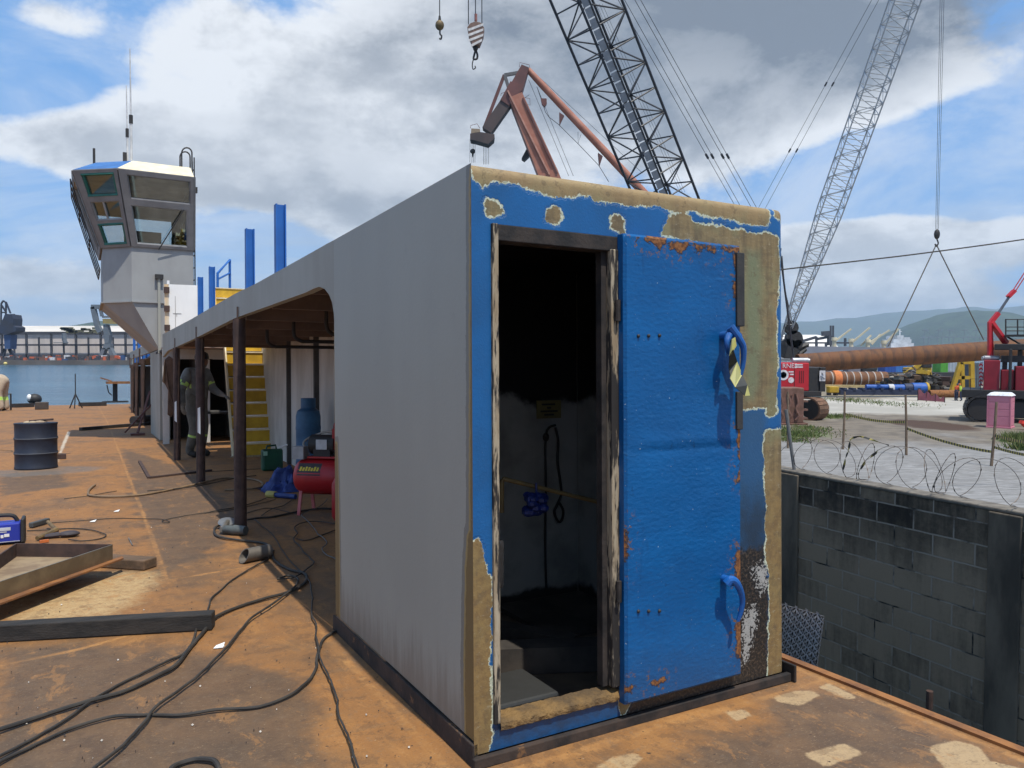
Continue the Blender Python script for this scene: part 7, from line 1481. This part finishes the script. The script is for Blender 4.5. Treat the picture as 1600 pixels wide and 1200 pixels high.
# ---- salmon portal crane behind the cabin
Yk = 150.; sk = Yk/FPX; SAL = M('salmon_crane_paint', (.40,.165,.105), (.31,.115,.07), .35, .6, bump=.05, stretch=(1, 1, 1), spots=(.16,.06,.04), samt=.3, sscale=.5); SALD = M('dark_red_crane_paint', (.15,.05,.04), (.10,.04,.035), .3, .6); DKB = M('dark_brown_crane', (.05,.035,.032), (.075,.05,.045), .3, .6)
cs_ = thing('portal_crane', 'salmon pink level luffing harbour crane with its jib folded down, behind the cabin', 'crane', loc(Wd(900, 560, Yk)), 'w')
S5 = lambda a, b, dy=0.: Wd(720+a/5.517, 90+b/5.517, Yk+dy)
g = MBd(); g.tube([S5(580, 105), S5(700, 235), S5(1500, 1085), S5(1900, 1500)], [4.5*sk, 5.3*sk, 6.3*sk, 6.5*sk], 16); part('tie_tube', g, SAL, cs_)
def beam3(pts, half0, half1, dep, mat, nm, par):
    a, b = pts; d_ = (b-a).normalized(); px_ = Vector((d_.z, 0, -d_.x)).normalized(); g = MBd(); vs = []
    for q, h_ in ((a, half0), (b, half1)):
        for i, j in ((-1, -1), (1, -1), (1, 1), (-1, 1)): vs.append(q+px_*i*h_+Vector((0, j*dep, 0)))
    g.add(vs, [(3,2,1,0),(4,5,6,7),(0,1,5,4),(1,2,6,5),(2,3,7,6),(3,0,4,7)]); return part(nm, g, mat, par)
jb = beam3((S5(470, 345), S5(745, 1000)), 11*sk, 15*sk, 1.6, SAL, 'main_jib', cs_); beam3((S5(745, 1000), S5(1240, 2255)), 15*sk, 18*sk, 1.8, SAL, 'lower_jib', cs_)
g = MBd(); a_, b_ = S5(405, 285, -1.7), S5(765, 1010, -1.9); g.bar(a_, b_, 3.*sk, .3); part('jib_rib', g, M('pale_salmon', (.50,.24,.17), None, 1), jb)
g = MBd(); a_, b_ = S5(535, 350, -1.6), S5(830, 1000, -1.75); g.bar(a_, b_, .5, .3); part('side_ladder', g, SALD, jb)
fj = beam3((S5(555, 95), S5(470, 300)), 6*sk, 11*sk, 1.4, SALD, 'jib_head', cs_); beam3((S5(480, 260), S5(380, 410)), 11*sk, 8*sk, 1.5, SALD, 'head_knuckle', fj)
beam3((S5(400, 385), S5(225, 640)), 8.5*sk, 8*sk, 1.3, DKB, 'fly_jib', cs_)
g = MBd(); g.prism([S5(80, 655, -1.5), S5(160, 640, -1.5), S5(290, 660, -1.5), S5(285, 700, -1.5), S5(235, 745, -1.5), S5(120, 712, -1.5), S5(80, 705, -1.5)], (0, 3, 0)); part('sheave_head', g, DKB, cs_); g = MBd(); g.prism([S5(90, 610, -1.2), S5(165, 615, -1.2), S5(165, 655, -1.2), S5(88, 650, -1.2)], (0, 2.4, 0)); part('head_cabin', g, M('head_tan', (.30,.22,.14)), cs_)
GRL = M('link_grey', (.12,.115,.115), None, 1)
for a, b, r_, mt, nm in (((375, 150), (235, 520), 1.6, SALD, 'link_rod'), ((235, 520), (200, 610), 1.6, SALD, 'link_rod'), ((375, 152), (500, 130), 1.8, GRL, 'link_bar'), ((380, 155), (420, 290), 2., GRL, 'link_strut')): g = MBd(); g.bar(S5(*a), S5(*b), r_*2*sk, .6); part(nm, g, mt, cs_)
g = MBd(); g.prism([S5(525, 865, 1), S5(575, 770, 1), S5(610, 800, 1), S5(590, 845, 1), S5(550, 882, 1)], (0, 2, 0)); part('counterweight_arm', g, BLACKM, cs_)
for pts in ([(690, 350), (740, 352), (742, 395), (722, 420), (700, 395)], [(850, 470), (892, 500), (852, 580)], [(1185, 820), (1225, 850), (1196, 935)]): g = MBd(); g.prism([S5(a, b, -.5) for a, b in pts], (0, 1, 0)); part('rope_bracket', g, SALD, cs_)
g = MBd()
for a, b in (((585, 190), (930, 1020)), ((655, 250), (970, 1020)), ((615, 112), (1560, 990)), ((590, 320), (430, 430)), ((410, 470), (290, 640))): g.tube([S5(*a), S5(*b)], .04, 4)
g.tube([S5(*q) for q in ((660, 260), (730, 470), (760, 512), (845, 578), (1010, 742), (1190, 930), (1275, 1070))], .06, 4); g.tube([S5(1010, 640), S5(1012, 742), S5(1035, 665)], .04, 4)
for x in (80, 98, 112, 124): g.tube([S5(x, 705), S5(x-2, 905)], .035, 4)
for x in (197, 210, 225, 240): g.tube([S5(x, 735), S5(x, 920)], .035, 4)
part('hoist_rope', g, ROPE, cs_)
g = MBd(); g.ball(S5(103, 808), 4*sk, 12, 8, (1, .8, 1)); g.cyl(S5(103, 830), S5(103, 860), 1.2*sk, .4*sk, 8); part('cargo_block', g, BLACKM, cs_)
g = MBd()
for pts in ([(505, 80), (508, 42), (590, 62), (592, 85)], [(345, 330), (348, 310), (400, 290)], [(545, 345), (595, 352), (598, 410), (550, 395)], [(82, 610), (85, 585), (140, 570), (165, 610)]): g.tube([S5(*q) for q in pts], .05, 4)
part('guard_rail', g, SALD, cs_)
g = MBd(); b_ = Wd(948, 560, Yk); g.box((b_.x-4, Yk-3, 9), (b_.x+7, Yk+4, 14)); part('slewing_house', g, SAL, cs_, .2); g = MBd(); tp_ = S5(1900, 1500); g.bar((b_.x+5.5, Yk-1.5, 13.8), tp_, .9); g.bar((b_.x+5.5, Yk+1.5, 13.8), tp_, .9); g.bar((b_.x+1, Yk, 13.8), tp_, .7); part('back_frame', g, SAL, cs_); g = MBd()
for dx, dy in ((-4, -3), (7, -3), (-4, 4), (7, 4)): g.bar((b_.x+dx*1.2, Yk+dy*1.4, 0 if Yk < 120 else -1.6), (b_.x+dx, Yk+dy, 9), .9)
part('portal_leg', g, SAL, cs_)
mb = MBd(); mb.box((b_.x-14, Yk-8, -3), (b_.x+16, Yk+9, 0)); solo('pier', mb, M('pier_concrete', (.3,.29,.27), None, 1), 'concrete pier', None, frame='w', kind='structure')
# ================================================================== far shore, port, ship, hills, haze
# left: quay and long warehouse
Yq = 352.; QX0, QX1 = Wd(-700, 560, Yq).x, Wd(620, 560, Yq).x
mb = MBd(); mb.box((QX0, Yq, -3), (QX1, Yq+420, Wd(0, 563, Yq).z)); solo('far_quay', mb, M('far_quay_concrete', (.17,.14,.12), (.10,.085,.075), .06, .9, bump=0), 'far quay', None, frame='w', kind='structure')
zq = Wd(0, 563, Yq).z; Yh2 = 395.
wh2 = thing('warehouse', 'long pale warehouse with a dark steel frame on the far quay', 'warehouse', (Wd(100, 555, Yh2).x, Yh2, zq), 'w')
xw0, xw1 = Wd(-500, 540, Yh2).x, Wd(600, 540, Yh2).x; zr = Wd(0, 520, Yh2).z; zp = Wd(0, 511, Yh2).z
m, n = begin('far_cladding'); o = n.obj(); s3 = n.new('ShaderNodeSeparateXYZ'); n.l.new(o, s3.inputs[0]); c = n.mix(n.ramp(n.noise(n.scale(o, (1, 1, .15)), .25, 5.), .4, .65), (.74,.66,.61), (.60,.54,.50)); fin(n, c, .7)
mb = MBd(); mb.box((xw0, Yh2, zq), (xw1, Yh2+60, zr)); part('wall', mb, m, wh2)
mb = MBd(); mb.prism([(xw0, Yh2-1, zr), (xw0, Yh2+30, zp+1.6), (xw0, Yh2+61, zr)], (xw1-xw0, 0, 0)); part('roof', mb, M('far_roof', (.62,.57,.50), (.5,.46,.40), .05, .7, bump=0), wh2)
DKS = M('far_dark_steel', (.045,.045,.055), (.06,.06,.07), .2, .7, bump=0)
for py, t_ in ((520.5, 1.5), (539, .9), (556, 1.6)): mb = MBd(); z = Wd(0, py, Yh2-4).z; mb.box((xw0, Yh2-5, z-t_/2), (xw1, Yh2-3.6, z+t_/2)); part('frame_beam', mb, DKS, wh2)
for px in list(np.arange(-190, 240, 19.3)): mb = MBd(); x = Wd(px+1, 540, Yh2-4).x; big_c = int(round((px+190)/19.3)) % 2 == 0; mb.box((x-(.42 if big_c else .25), Yh2-5, zq), (x+(.42 if big_c else .25), Yh2-4, Wd(0, 521 if big_c else 527, Yh2-4).z)); part('frame_column', mb, DKS, wh2)
mb = MBd()
for k in range(24): q = Wd(rnd.uniform(92, 160), rnd.uniform(512.5, 520), Yh2-8); mb.cbox(q, (rnd.uniform(1, 4), 1, rnd.uniform(.5, 1.6)))
part('roof_conveyor', mb, M('olive_gear', (.16,.15,.08), (.10,.095,.06), .5, .8), wh2)
# cranes on the far quay
Yf = 362.
c1 = thing('quay_crane', 'dark blue quay crane at the left edge of the far shore', 'crane', loc(Wd(10, 560, Yf), zq), 'w'); NV = M('far_navy', (.025,.035,.065), (.03,.03,.04), .2, .7, bump=0); NB = M('far_blue', (.03,.075,.19), (.03,.06,.14), .2, .6, bump=0)
f8 = lambda a, b, dy=0.: Wd(a/7.62, 460+b/7.62, Yf+dy)
for a, b in (((60, 650), (-20, 770)), ((110, 650), (220, 770)), ((60, 650), (30, 770)), ((110, 650), (170, 770))): g = MBd(); g.bar(f8(*a), f8(*b), 1.1); part('portal_leg', g, NV, c1)
g = MBd(); g.prism([f8(45, 480, -2), f8(125, 480, -2), f8(115, 650, -2), f8(55, 650, -2)], (0, 5, 0)); part('crane_column', g, NB, c1); g = MBd(); g.prism([f8(-20, 390, -3), f8(40, 280, -3), f8(60, 230, -3), f8(140, 240, -3), f8(155, 290, -3), f8(150, 370, -3), f8(190, 390, -3), f8(185, 440, -3), f8(60, 480, -3), f8(-20, 450, -3)], (0, 7, 0)); part('machine_house', g, NV, c1)
g = MBd()
for a, b in (((10, 380), (15, 110)), ((70, 240), (72, 100)), ((15, 215), (70, 215)), ((15, 110), (40, 75)), ((40, 75), (72, 100)), ((72, 90), (125, 225)), ((20, 130), (65, 200)), ((130, 240), (175, 240))): g.bar(f8(*a), f8(*b), .6)
part('top_frame', g, NV, c1)
c2 = thing('quay_crane', 'grey and yellow luffing quay crane with a raised boom on the far shore', 'crane', loc(Wd(165, 560, Yf), zq), 'w'); GB = M('far_grey_blue', (.15,.17,.19), (.12,.135,.15), .2, .6, bump=0)
for pts in ([(1255, 640), (1215, 640), (1150, 765), (1205, 765)], [(1275, 640), (1310, 635), (1370, 760), (1320, 765)], [(1240, 585), (1310, 585), (1310, 650), (1215, 655)], [(1225, 360), (1265, 355), (1300, 480), (1290, 590), (1245, 590)]): g = MBd(); g.prism([f8(a, b, -1.5) for a, b in pts], (0, 3, 0)); part('portal_leg', g, GB, c2)
g = MBd(); g.bar(f8(1110, 150), f8(1160, 380), 2.); g.bar(f8(1190, 150), f8(1215, 260), 1.2); g.bar(f8(1095, 148), f8(1190, 148), 2.); g.bar(f8(1160, 380), f8(1200, 450), 2.2); part('boom', g, GB, c2)
g = MBd(); g.bar(f8(1195, 165), f8(1320, 270), .8); g.bar(f8(1220, 268), f8(1340, 268), .9); g.bar(f8(1340, 268), f8(1450, 325), .6); g.bar(f8(1345, 292), f8(1450, 292), .5); g.bar(f8(1400, 292), f8(1400, 340), .5); g.bar(f8(1445, 292), f8(1445, 340), .5); part('tie_bar', g, GB, c2)
g = MBd(); g.prism([f8(1220, 290, -2), f8(1340, 290, -2), f8(1340, 330, -2), f8(1430, 340, -2), f8(1430, 355, -2), f8(1225, 345, -2)], (0, 4, 0)); part('machine_deck', g, M('far_yellow', (.38,.28,.09), None, .3, bump=0), c2)
g = MBd(); g.box((Wd(84, 560, Yf-3).x, Yf-3, Wd(0, 536, Yf-3).z), (Wd(104, 560, Yf-3).x, Yf-1, Wd(0, 535, Yf-3).z)); g.tube([f8(765, 460), f8(765, 540), f8(785, 590)], 1., 6); solo('loader_spout', g, GB, 'grey loader spout hanging before the warehouse on the far shore', 'spout', tuple(f8(765, 540)), 'w')
ORG = M('far_orange', (.60,.13,.045), (.5,.1,.04), .4, .7, bump=0)
for px0, px1, lab in ((140, 160, 'orange machine on the far quay left of the grey crane legs'), (172, 190, 'orange machine on the far quay right of the grey crane legs')):
    q0, q1 = Wd(px0, 562, Yf-6), Wd(px1, 560, Yf-6); t_ = thing('orange_machine', lab, 'machine', ((q0.x+q1.x)/2, Yf-6, zq), 'w', 'orange machines on the far quay'); g = MBd(); g.prism([(q0.x, Yf-6, zq), (q0.x, Yf-6, zq+1.2), (q0.x+2, Yf-6, zq+2.2), (q1.x-1.5, Yf-6, zq+2.0), (q1.x, Yf-6, zq+1.), (q1.x, Yf-6, zq)], (0, 3, 0)); part('machine_body', g, ORG, t_); g = MBd(); g.box((q0.x+1, Yf-6.2, zq), (q1.x-1, Yf-6.01, zq+.6)); part('undercarriage', g, DKS, t_)
g = MBd(); cl_ = [DKS, ORG, M('far_white', (.7,.7,.7), None, 1, bump=0), M('far_brown', (.2,.1,.07), None, 1, bump=0), NB]
for k in range(150): px = rnd.uniform(-10, 235); q = Wd(px, 561, Yf-rnd.uniform(2, 8)); g.mi = rnd.choices(range(5), (6, 2, 2, 5, 1))[0]; h_ = rnd.uniform(.5, 2.4); w2 = rnd.uniform(.3, 1.4); g.box((q.x-w2, q.y, zq), (q.x+w2, q.y+1, zq+h_))
solo('quay_clutter', g, cl_, 'clutter of small machines along the far quay edge', 'machines', (Wd(110, 561, Yf).x, Yf, zq), 'w', kind='stuff')
bo = thing('mooring_buoy', 'small yellow buoy at the foot of the far quay', 'buoy', loc(Wd(8, 569, Yq-2), -1.5), 'w'); g = MBd(); q = Wd(8.5, 568, Yq-2); g.ball((q.x, q.y, -.9), .8, 12, 8); part('float', g, M('buoy_yellow', (.75,.6,.2)), bo); g = MBd(); g.cyl((q.x, q.y, -.2), (q.x, q.y, .5), .15, None, 8); part('buoy_post', g, DKS, bo)
# right: tent shed, conveyor, ship, container port
Ys = 520.; q0, q1 = Wd(1120, 548, Ys), Wd(1331, 548, Ys); sh = thing('storage_shed', 'long white arched storage shed across the water', 'shed', ((q0.x+q1.x)/2, Ys, 0), 'w'); zt_ = Wd(1250, 525, Ys).z; g = MBd(); pr = [(0, 0), (0, 4), (12, zt_), (30, zt_+1.5), (48, zt_), (60, 4), (60, 0)]
g.prism([(q0.x, Ys+a, b) for a, b in pr], (q1.x-q0.x-12, 0, 0)); e_ = [(q1.x-12, Ys+a, b) for a, b in pr]; f_ = [(q1.x, Ys+a*.55+14, b*.5) for a, b in pr]; g.add(e_+f_, [(i, (i+1) % 7, 7+(i+1) % 7, 7+i) for i in range(7)]+[tuple(range(7, 14))]); part('shed_roof', g, M('shed_white', (.74,.71,.66), (.66,.63,.58), .02, .7, bump=0), sh)
g = MBd(); g.box((q0.x, Ys-1, -1.6), (q1.x, Ys-.1, 4.2)); part('shed_wall', g, M('shed_grey', (.33,.34,.36), None, .1, bump=0), sh)
mb = MBd(); mb.box((q0.x-200, Ys-25, -4), (Wd(1480, 548, Ys).x, Ys+75, -.2)); solo('opposite_quay', mb, M('opp_quay', (.2,.19,.18), None, .1, bump=0), 'opposite quay', None, frame='w', kind='structure')
Yv = 480.; cvy = thing('conveyor', 'dark ship loader conveyor with a tall tower in front of the white shed', 'conveyor', loc(Wd(1290, 548, Yv), -.2), 'w'); f6 = lambda a, b: Wd(1220+a/6.667, 460+b/6.667, Yv)
for a, b, t_ in (((0, 505), (740, 505), 1.), ((180, 500), (370, 445), 1.6), ((380, 465), (510, 440), 1.6), ((430, 410), (500, 405), 3.), ((455, 425), (500, 400), 2.)): g = MBd(); g.bar(f6(*a), f6(*b), t_); part('conveyor_boom', g, DKS, cvy)
for x, y0, y1, t_ in ((520, 325, 570, .9), (545, 325, 450, .9), (515, 430, 530, 3.), (370, 440, 560, 1.2), (670, 455, 540, 1.2), (180, 505, 580, .7), (270, 505, 580, .7), (470, 505, 575, 1.2)): g = MBd(); g.bar(f6(x, y0), f6(x, y1), t_); part('conveyor_tower', g, DKS, cvy)
g = MBd(); g.bar(f6(378, 500), f6(378, 585), .8); part('white_mast', g, cl_[2], cvy)
Yz = 430.; spx = thing('cargo_ship', 'cargo ship with a row of cream derrick cranes and a white bridge', 'ship', loc(Wd(1350, 552, Yz), -1.5), 'w'); x0, x1 = Wd(1262, 548, Yz).x, Wd(1436, 548, Yz).x; zd = Wd(1300, 543.5, Yz).z
g = MBd(); hp = [(x0-6, zd+1), (x0, -1.6), (x1-3, -1.6), (x1, zd)]; g.prism([(a, Yz, b) for a, b in hp], (0, 22, 0)); part('hull', g, M('ship_hull_grey', (.26,.25,.27), (.2,.19,.21), .05, .6, bump=0), spx)
CRM = M('derrick_cream', (.62,.54,.36), None, .2, bump=0)
for px, pt, tx, ty in ((1303.5, 523, 1330, 514), (1330, 525, 1359, 512), (1356, 526, 1390, 516), (1381, 528, 1404, 514)):
    g = MBd(); a_, b_ = Wd(px, 548, Yz+6), Wd(px, pt+4, Yz+6); g.cyl(a_, b_, 1.3, 1., 10); g.cyl(Wd(px, pt+9, Yz+6), b_, 1.7, 1.4, 10); p_ = part('derrick_post', g, CRM, spx); g = MBd(); g.bar(Wd(px+1.5, pt+10, Yz+5), Wd(tx, ty, Yz+5), .9); part('derrick_jib', g, CRM, p_)
for a, b, c2, e2 in ((1345, 540, 1361, 524), (1362, 538, 1376, 522)): g = MBd(); g.bar(Wd(a, b, Yz+8), Wd(c2, e2, Yz+8), .9); part('derrick_jib', g, CRM, spx)
SWH = M('ship_white', (.72,.73,.74), None, .3, bump=0)
for a, b, y0, y1 in ((1392, 1428, 536, 546), (1396, 1424, 530, 536.1), (1402, 1412, 524, 530.1), (1413, 1422, 527, 530.1)): g = MBd(); p0, p1 = Wd(a, y1, Yz+3), Wd(b, y0, Yz+3); g.box((p0.x, Yz+3, p0.z), (p1.x, Yz+16, p1.z)); part('bridge_block', g, SWH, spx)
g = MBd(); g.bar(Wd(1406, 524, Yz+8), Wd(1406, 514, Yz+8), .4); g.bar(Wd(1405, 518, Yz+8), Wd(1409, 518, Yz+8), .3); part('ship_mast', g, SWH, spx)
Yn = 1900.; mb = MBd(); mb.box((Wd(1405, 548, Yn).x, Yn-30, -4), (Wd(1900, 548, Yn).x, Yn+500, 1)); solo('port_quay', mb, M('port_ground', (.22,.21,.2), None, .1, bump=0), 'container port ground', None, frame='w', kind='structure')
CC = [cm('port_blue', (.05,.12,.28)), cm('port_red', (.28,.07,.06)), cm('port_grey', (.30,.32,.33)), cm('port_teal', (.06,.18,.22)), cm('port_white', (.55,.55,.55)), cm('port_brown', (.2,.11,.08))]
for k in range(34):
    px = 1437+(k % 17)*9.6+rnd.uniform(-1, 1); row = k//17; Y = Yn+40+row*160; q = Wd(px, 545, Y); g = MBd(); hgt = 5+rnd.choice((0, 2.6, 5.2, 7.8))+row*5
    for l_ in range(int(hgt/2.6)): g.mi = rnd.randrange(6); w2 = rnd.uniform(5, 7); g.box((q.x-w2, Y, 1+l_*2.6), (q.x+w2, Y+12, 3.5+l_*2.6))
    solo('container_stack', g, CC, 'small stack of coloured containers in the far container port', 'container stack', (q.x, Y, 1), 'w', group='container stacks of the far port')
for k, px in enumerate((1447, 1468, 1486, 1509, 1527, 1545, 1560)):
    Y = Yn+80+60*(k % 2); t_ = thing('gantry_crane', 'grey ship to shore gantry crane in the far container port', 'crane', loc(Wd(px, 545, Y), 1), 'w', 'gantry cranes of the far port'); q = Wd(px, 545, Y); zt_ = Wd(px, 524, Y).z
    for dx in (-6, 6): g = MBd(); g.bar((q.x+dx, Y, 1), (q.x+dx, Y, zt_), 1.4); part('leg', g, GB, t_)
    g = MBd(); g.bar((q.x-16, Y, zt_-6), (q.x+18, Y, zt_-4), 2.); part('beam', g, GB, t_); g = MBd(); g.bar((q.x-4, Y, zt_), (q.x-4, Y, Wd(px, 514, Y).z), 1.2); g.bar((q.x-4, Y, Wd(px, 514, Y).z), (q.x+16, Y, zt_-3), .8); g.bar((q.x-11, Y, Wd(px, 516, Y).z), (q.x+7, Y, Wd(px, 515.5, Y).z), 2.2); part('apex', g, GB, t_)
# hills
def hill(name, ridge, Y, depth, seed, mat):
    a = np.array(ridge, float); pxs = np.linspace(a[0, 0], a[-1, 0], 240); hs = np.interp(pxs, a[:, 0], a[:, 1]); g = MBd(); rows = 30
    for j in range(rows+1):
        v = j/rows; prof = math.sin(min(1., v/.5)*math.pi/2)**1.25 if v < .5 else math.cos((v-.5)/.5*math.pi/2)**.8
        for px, py in zip(pxs, hs):
            yy = Y-depth*.5+depth*v; x = Wd(px, 549, Y).x; zr = max(0., Wd(px, py, Y).z); nz = mnoise.fractal(Vector((x*.0011*3000/Y*2.2+seed, yy*.0016*3000/Y*2.2, seed)), 1., 2., 6)
            z = zr*prof*(1+.32*nz*(1-prof)**.6)+zr*.035*mnoise.noise(Vector((x*.02*3000/Y, yy*.02*3000/Y, seed)))*prof; g.v.append((x, yy, z-2 if 0 < v < 1 else -4))
    n_ = len(pxs); g.f = [[j*n_+i, j*n_+i+1, (j+1)*n_+i+1, (j+1)*n_+i] for j in range(rows) for i in range(n_-1)]; g.m = [0]*len(g.f); g.sm = [True]*len(g.f)
    solo(name, g, mat, 'forested hills', None, frame='w', kind='structure')
m, n = begin('forest_hill'); o = n.obj(); c = n.mix(n.ramp(n.noise(o, .012, 8., .7), .38, .62), (.038,.068,.032), (.018,.036,.02)); fin(n, c, .95, 0., n.noise(o, .05, 6., .7), 1., 8.); FOR = m
hill('hills', [(-1500, 530), (-700, 515), (-200, 520), (80, 517), (120, 512), (150, 508), (185, 504), (240, 512), (420, 522), (600, 505), (800, 496), (1000, 500), (1150, 507), (1228, 505), (1260, 501), (1275, 503), (1300, 498), (1340, 496), (1370, 491), (1400, 487), (1440, 485), (1480, 482), (1505, 479), (1530, 482), (1560, 488), (1585, 478), (1620, 474), (1800, 470), (2200, 490), (3000, 520)], 8200, 3600, 3.3, FOR)
hill('hills', [(1385, 549), (1405, 533), (1425, 516), (1445, 503), (1470, 493), (1490, 487), (1515, 485), (1540, 486), (1560, 491), (1580, 499), (1620, 508), (1700, 520), (1800, 549)], 3400, 1300, 8.1, FOR)
hill('hills', [(60, 549), (90, 520), (118, 508.5), (128, 512), (140, 509), (150, 503), (165, 501), (190, 503), (215, 510), (260, 520), (320, 549)], 2600, 900, 5.2, FOR)
# haze
mb = MBd(); mb.box((-8900, -250, -2.6), (10900, 12400, 620))
hzm = bpy.data.materials.new('haze_air'); hzm.use_nodes = True; nt = NT(hzm.node_tree); nt.n.remove(nt.n['Principled BSDF']); vol = nt.new('ShaderNodeVolumePrincipled'); vol.inputs['Color'].default_value = (.64,.82,1,1); vol.inputs['Density'].default_value = HAZE; vol.inputs['Anisotropy'].default_value = 0.
nt.l.new(vol.outputs[0], [q for q in nt.n if q.type == 'OUTPUT_MATERIAL'][0].inputs['Volume'])
hz_o = solo('haze', mb, hzm, 'sea haze', None, frame='w', kind='stuff')
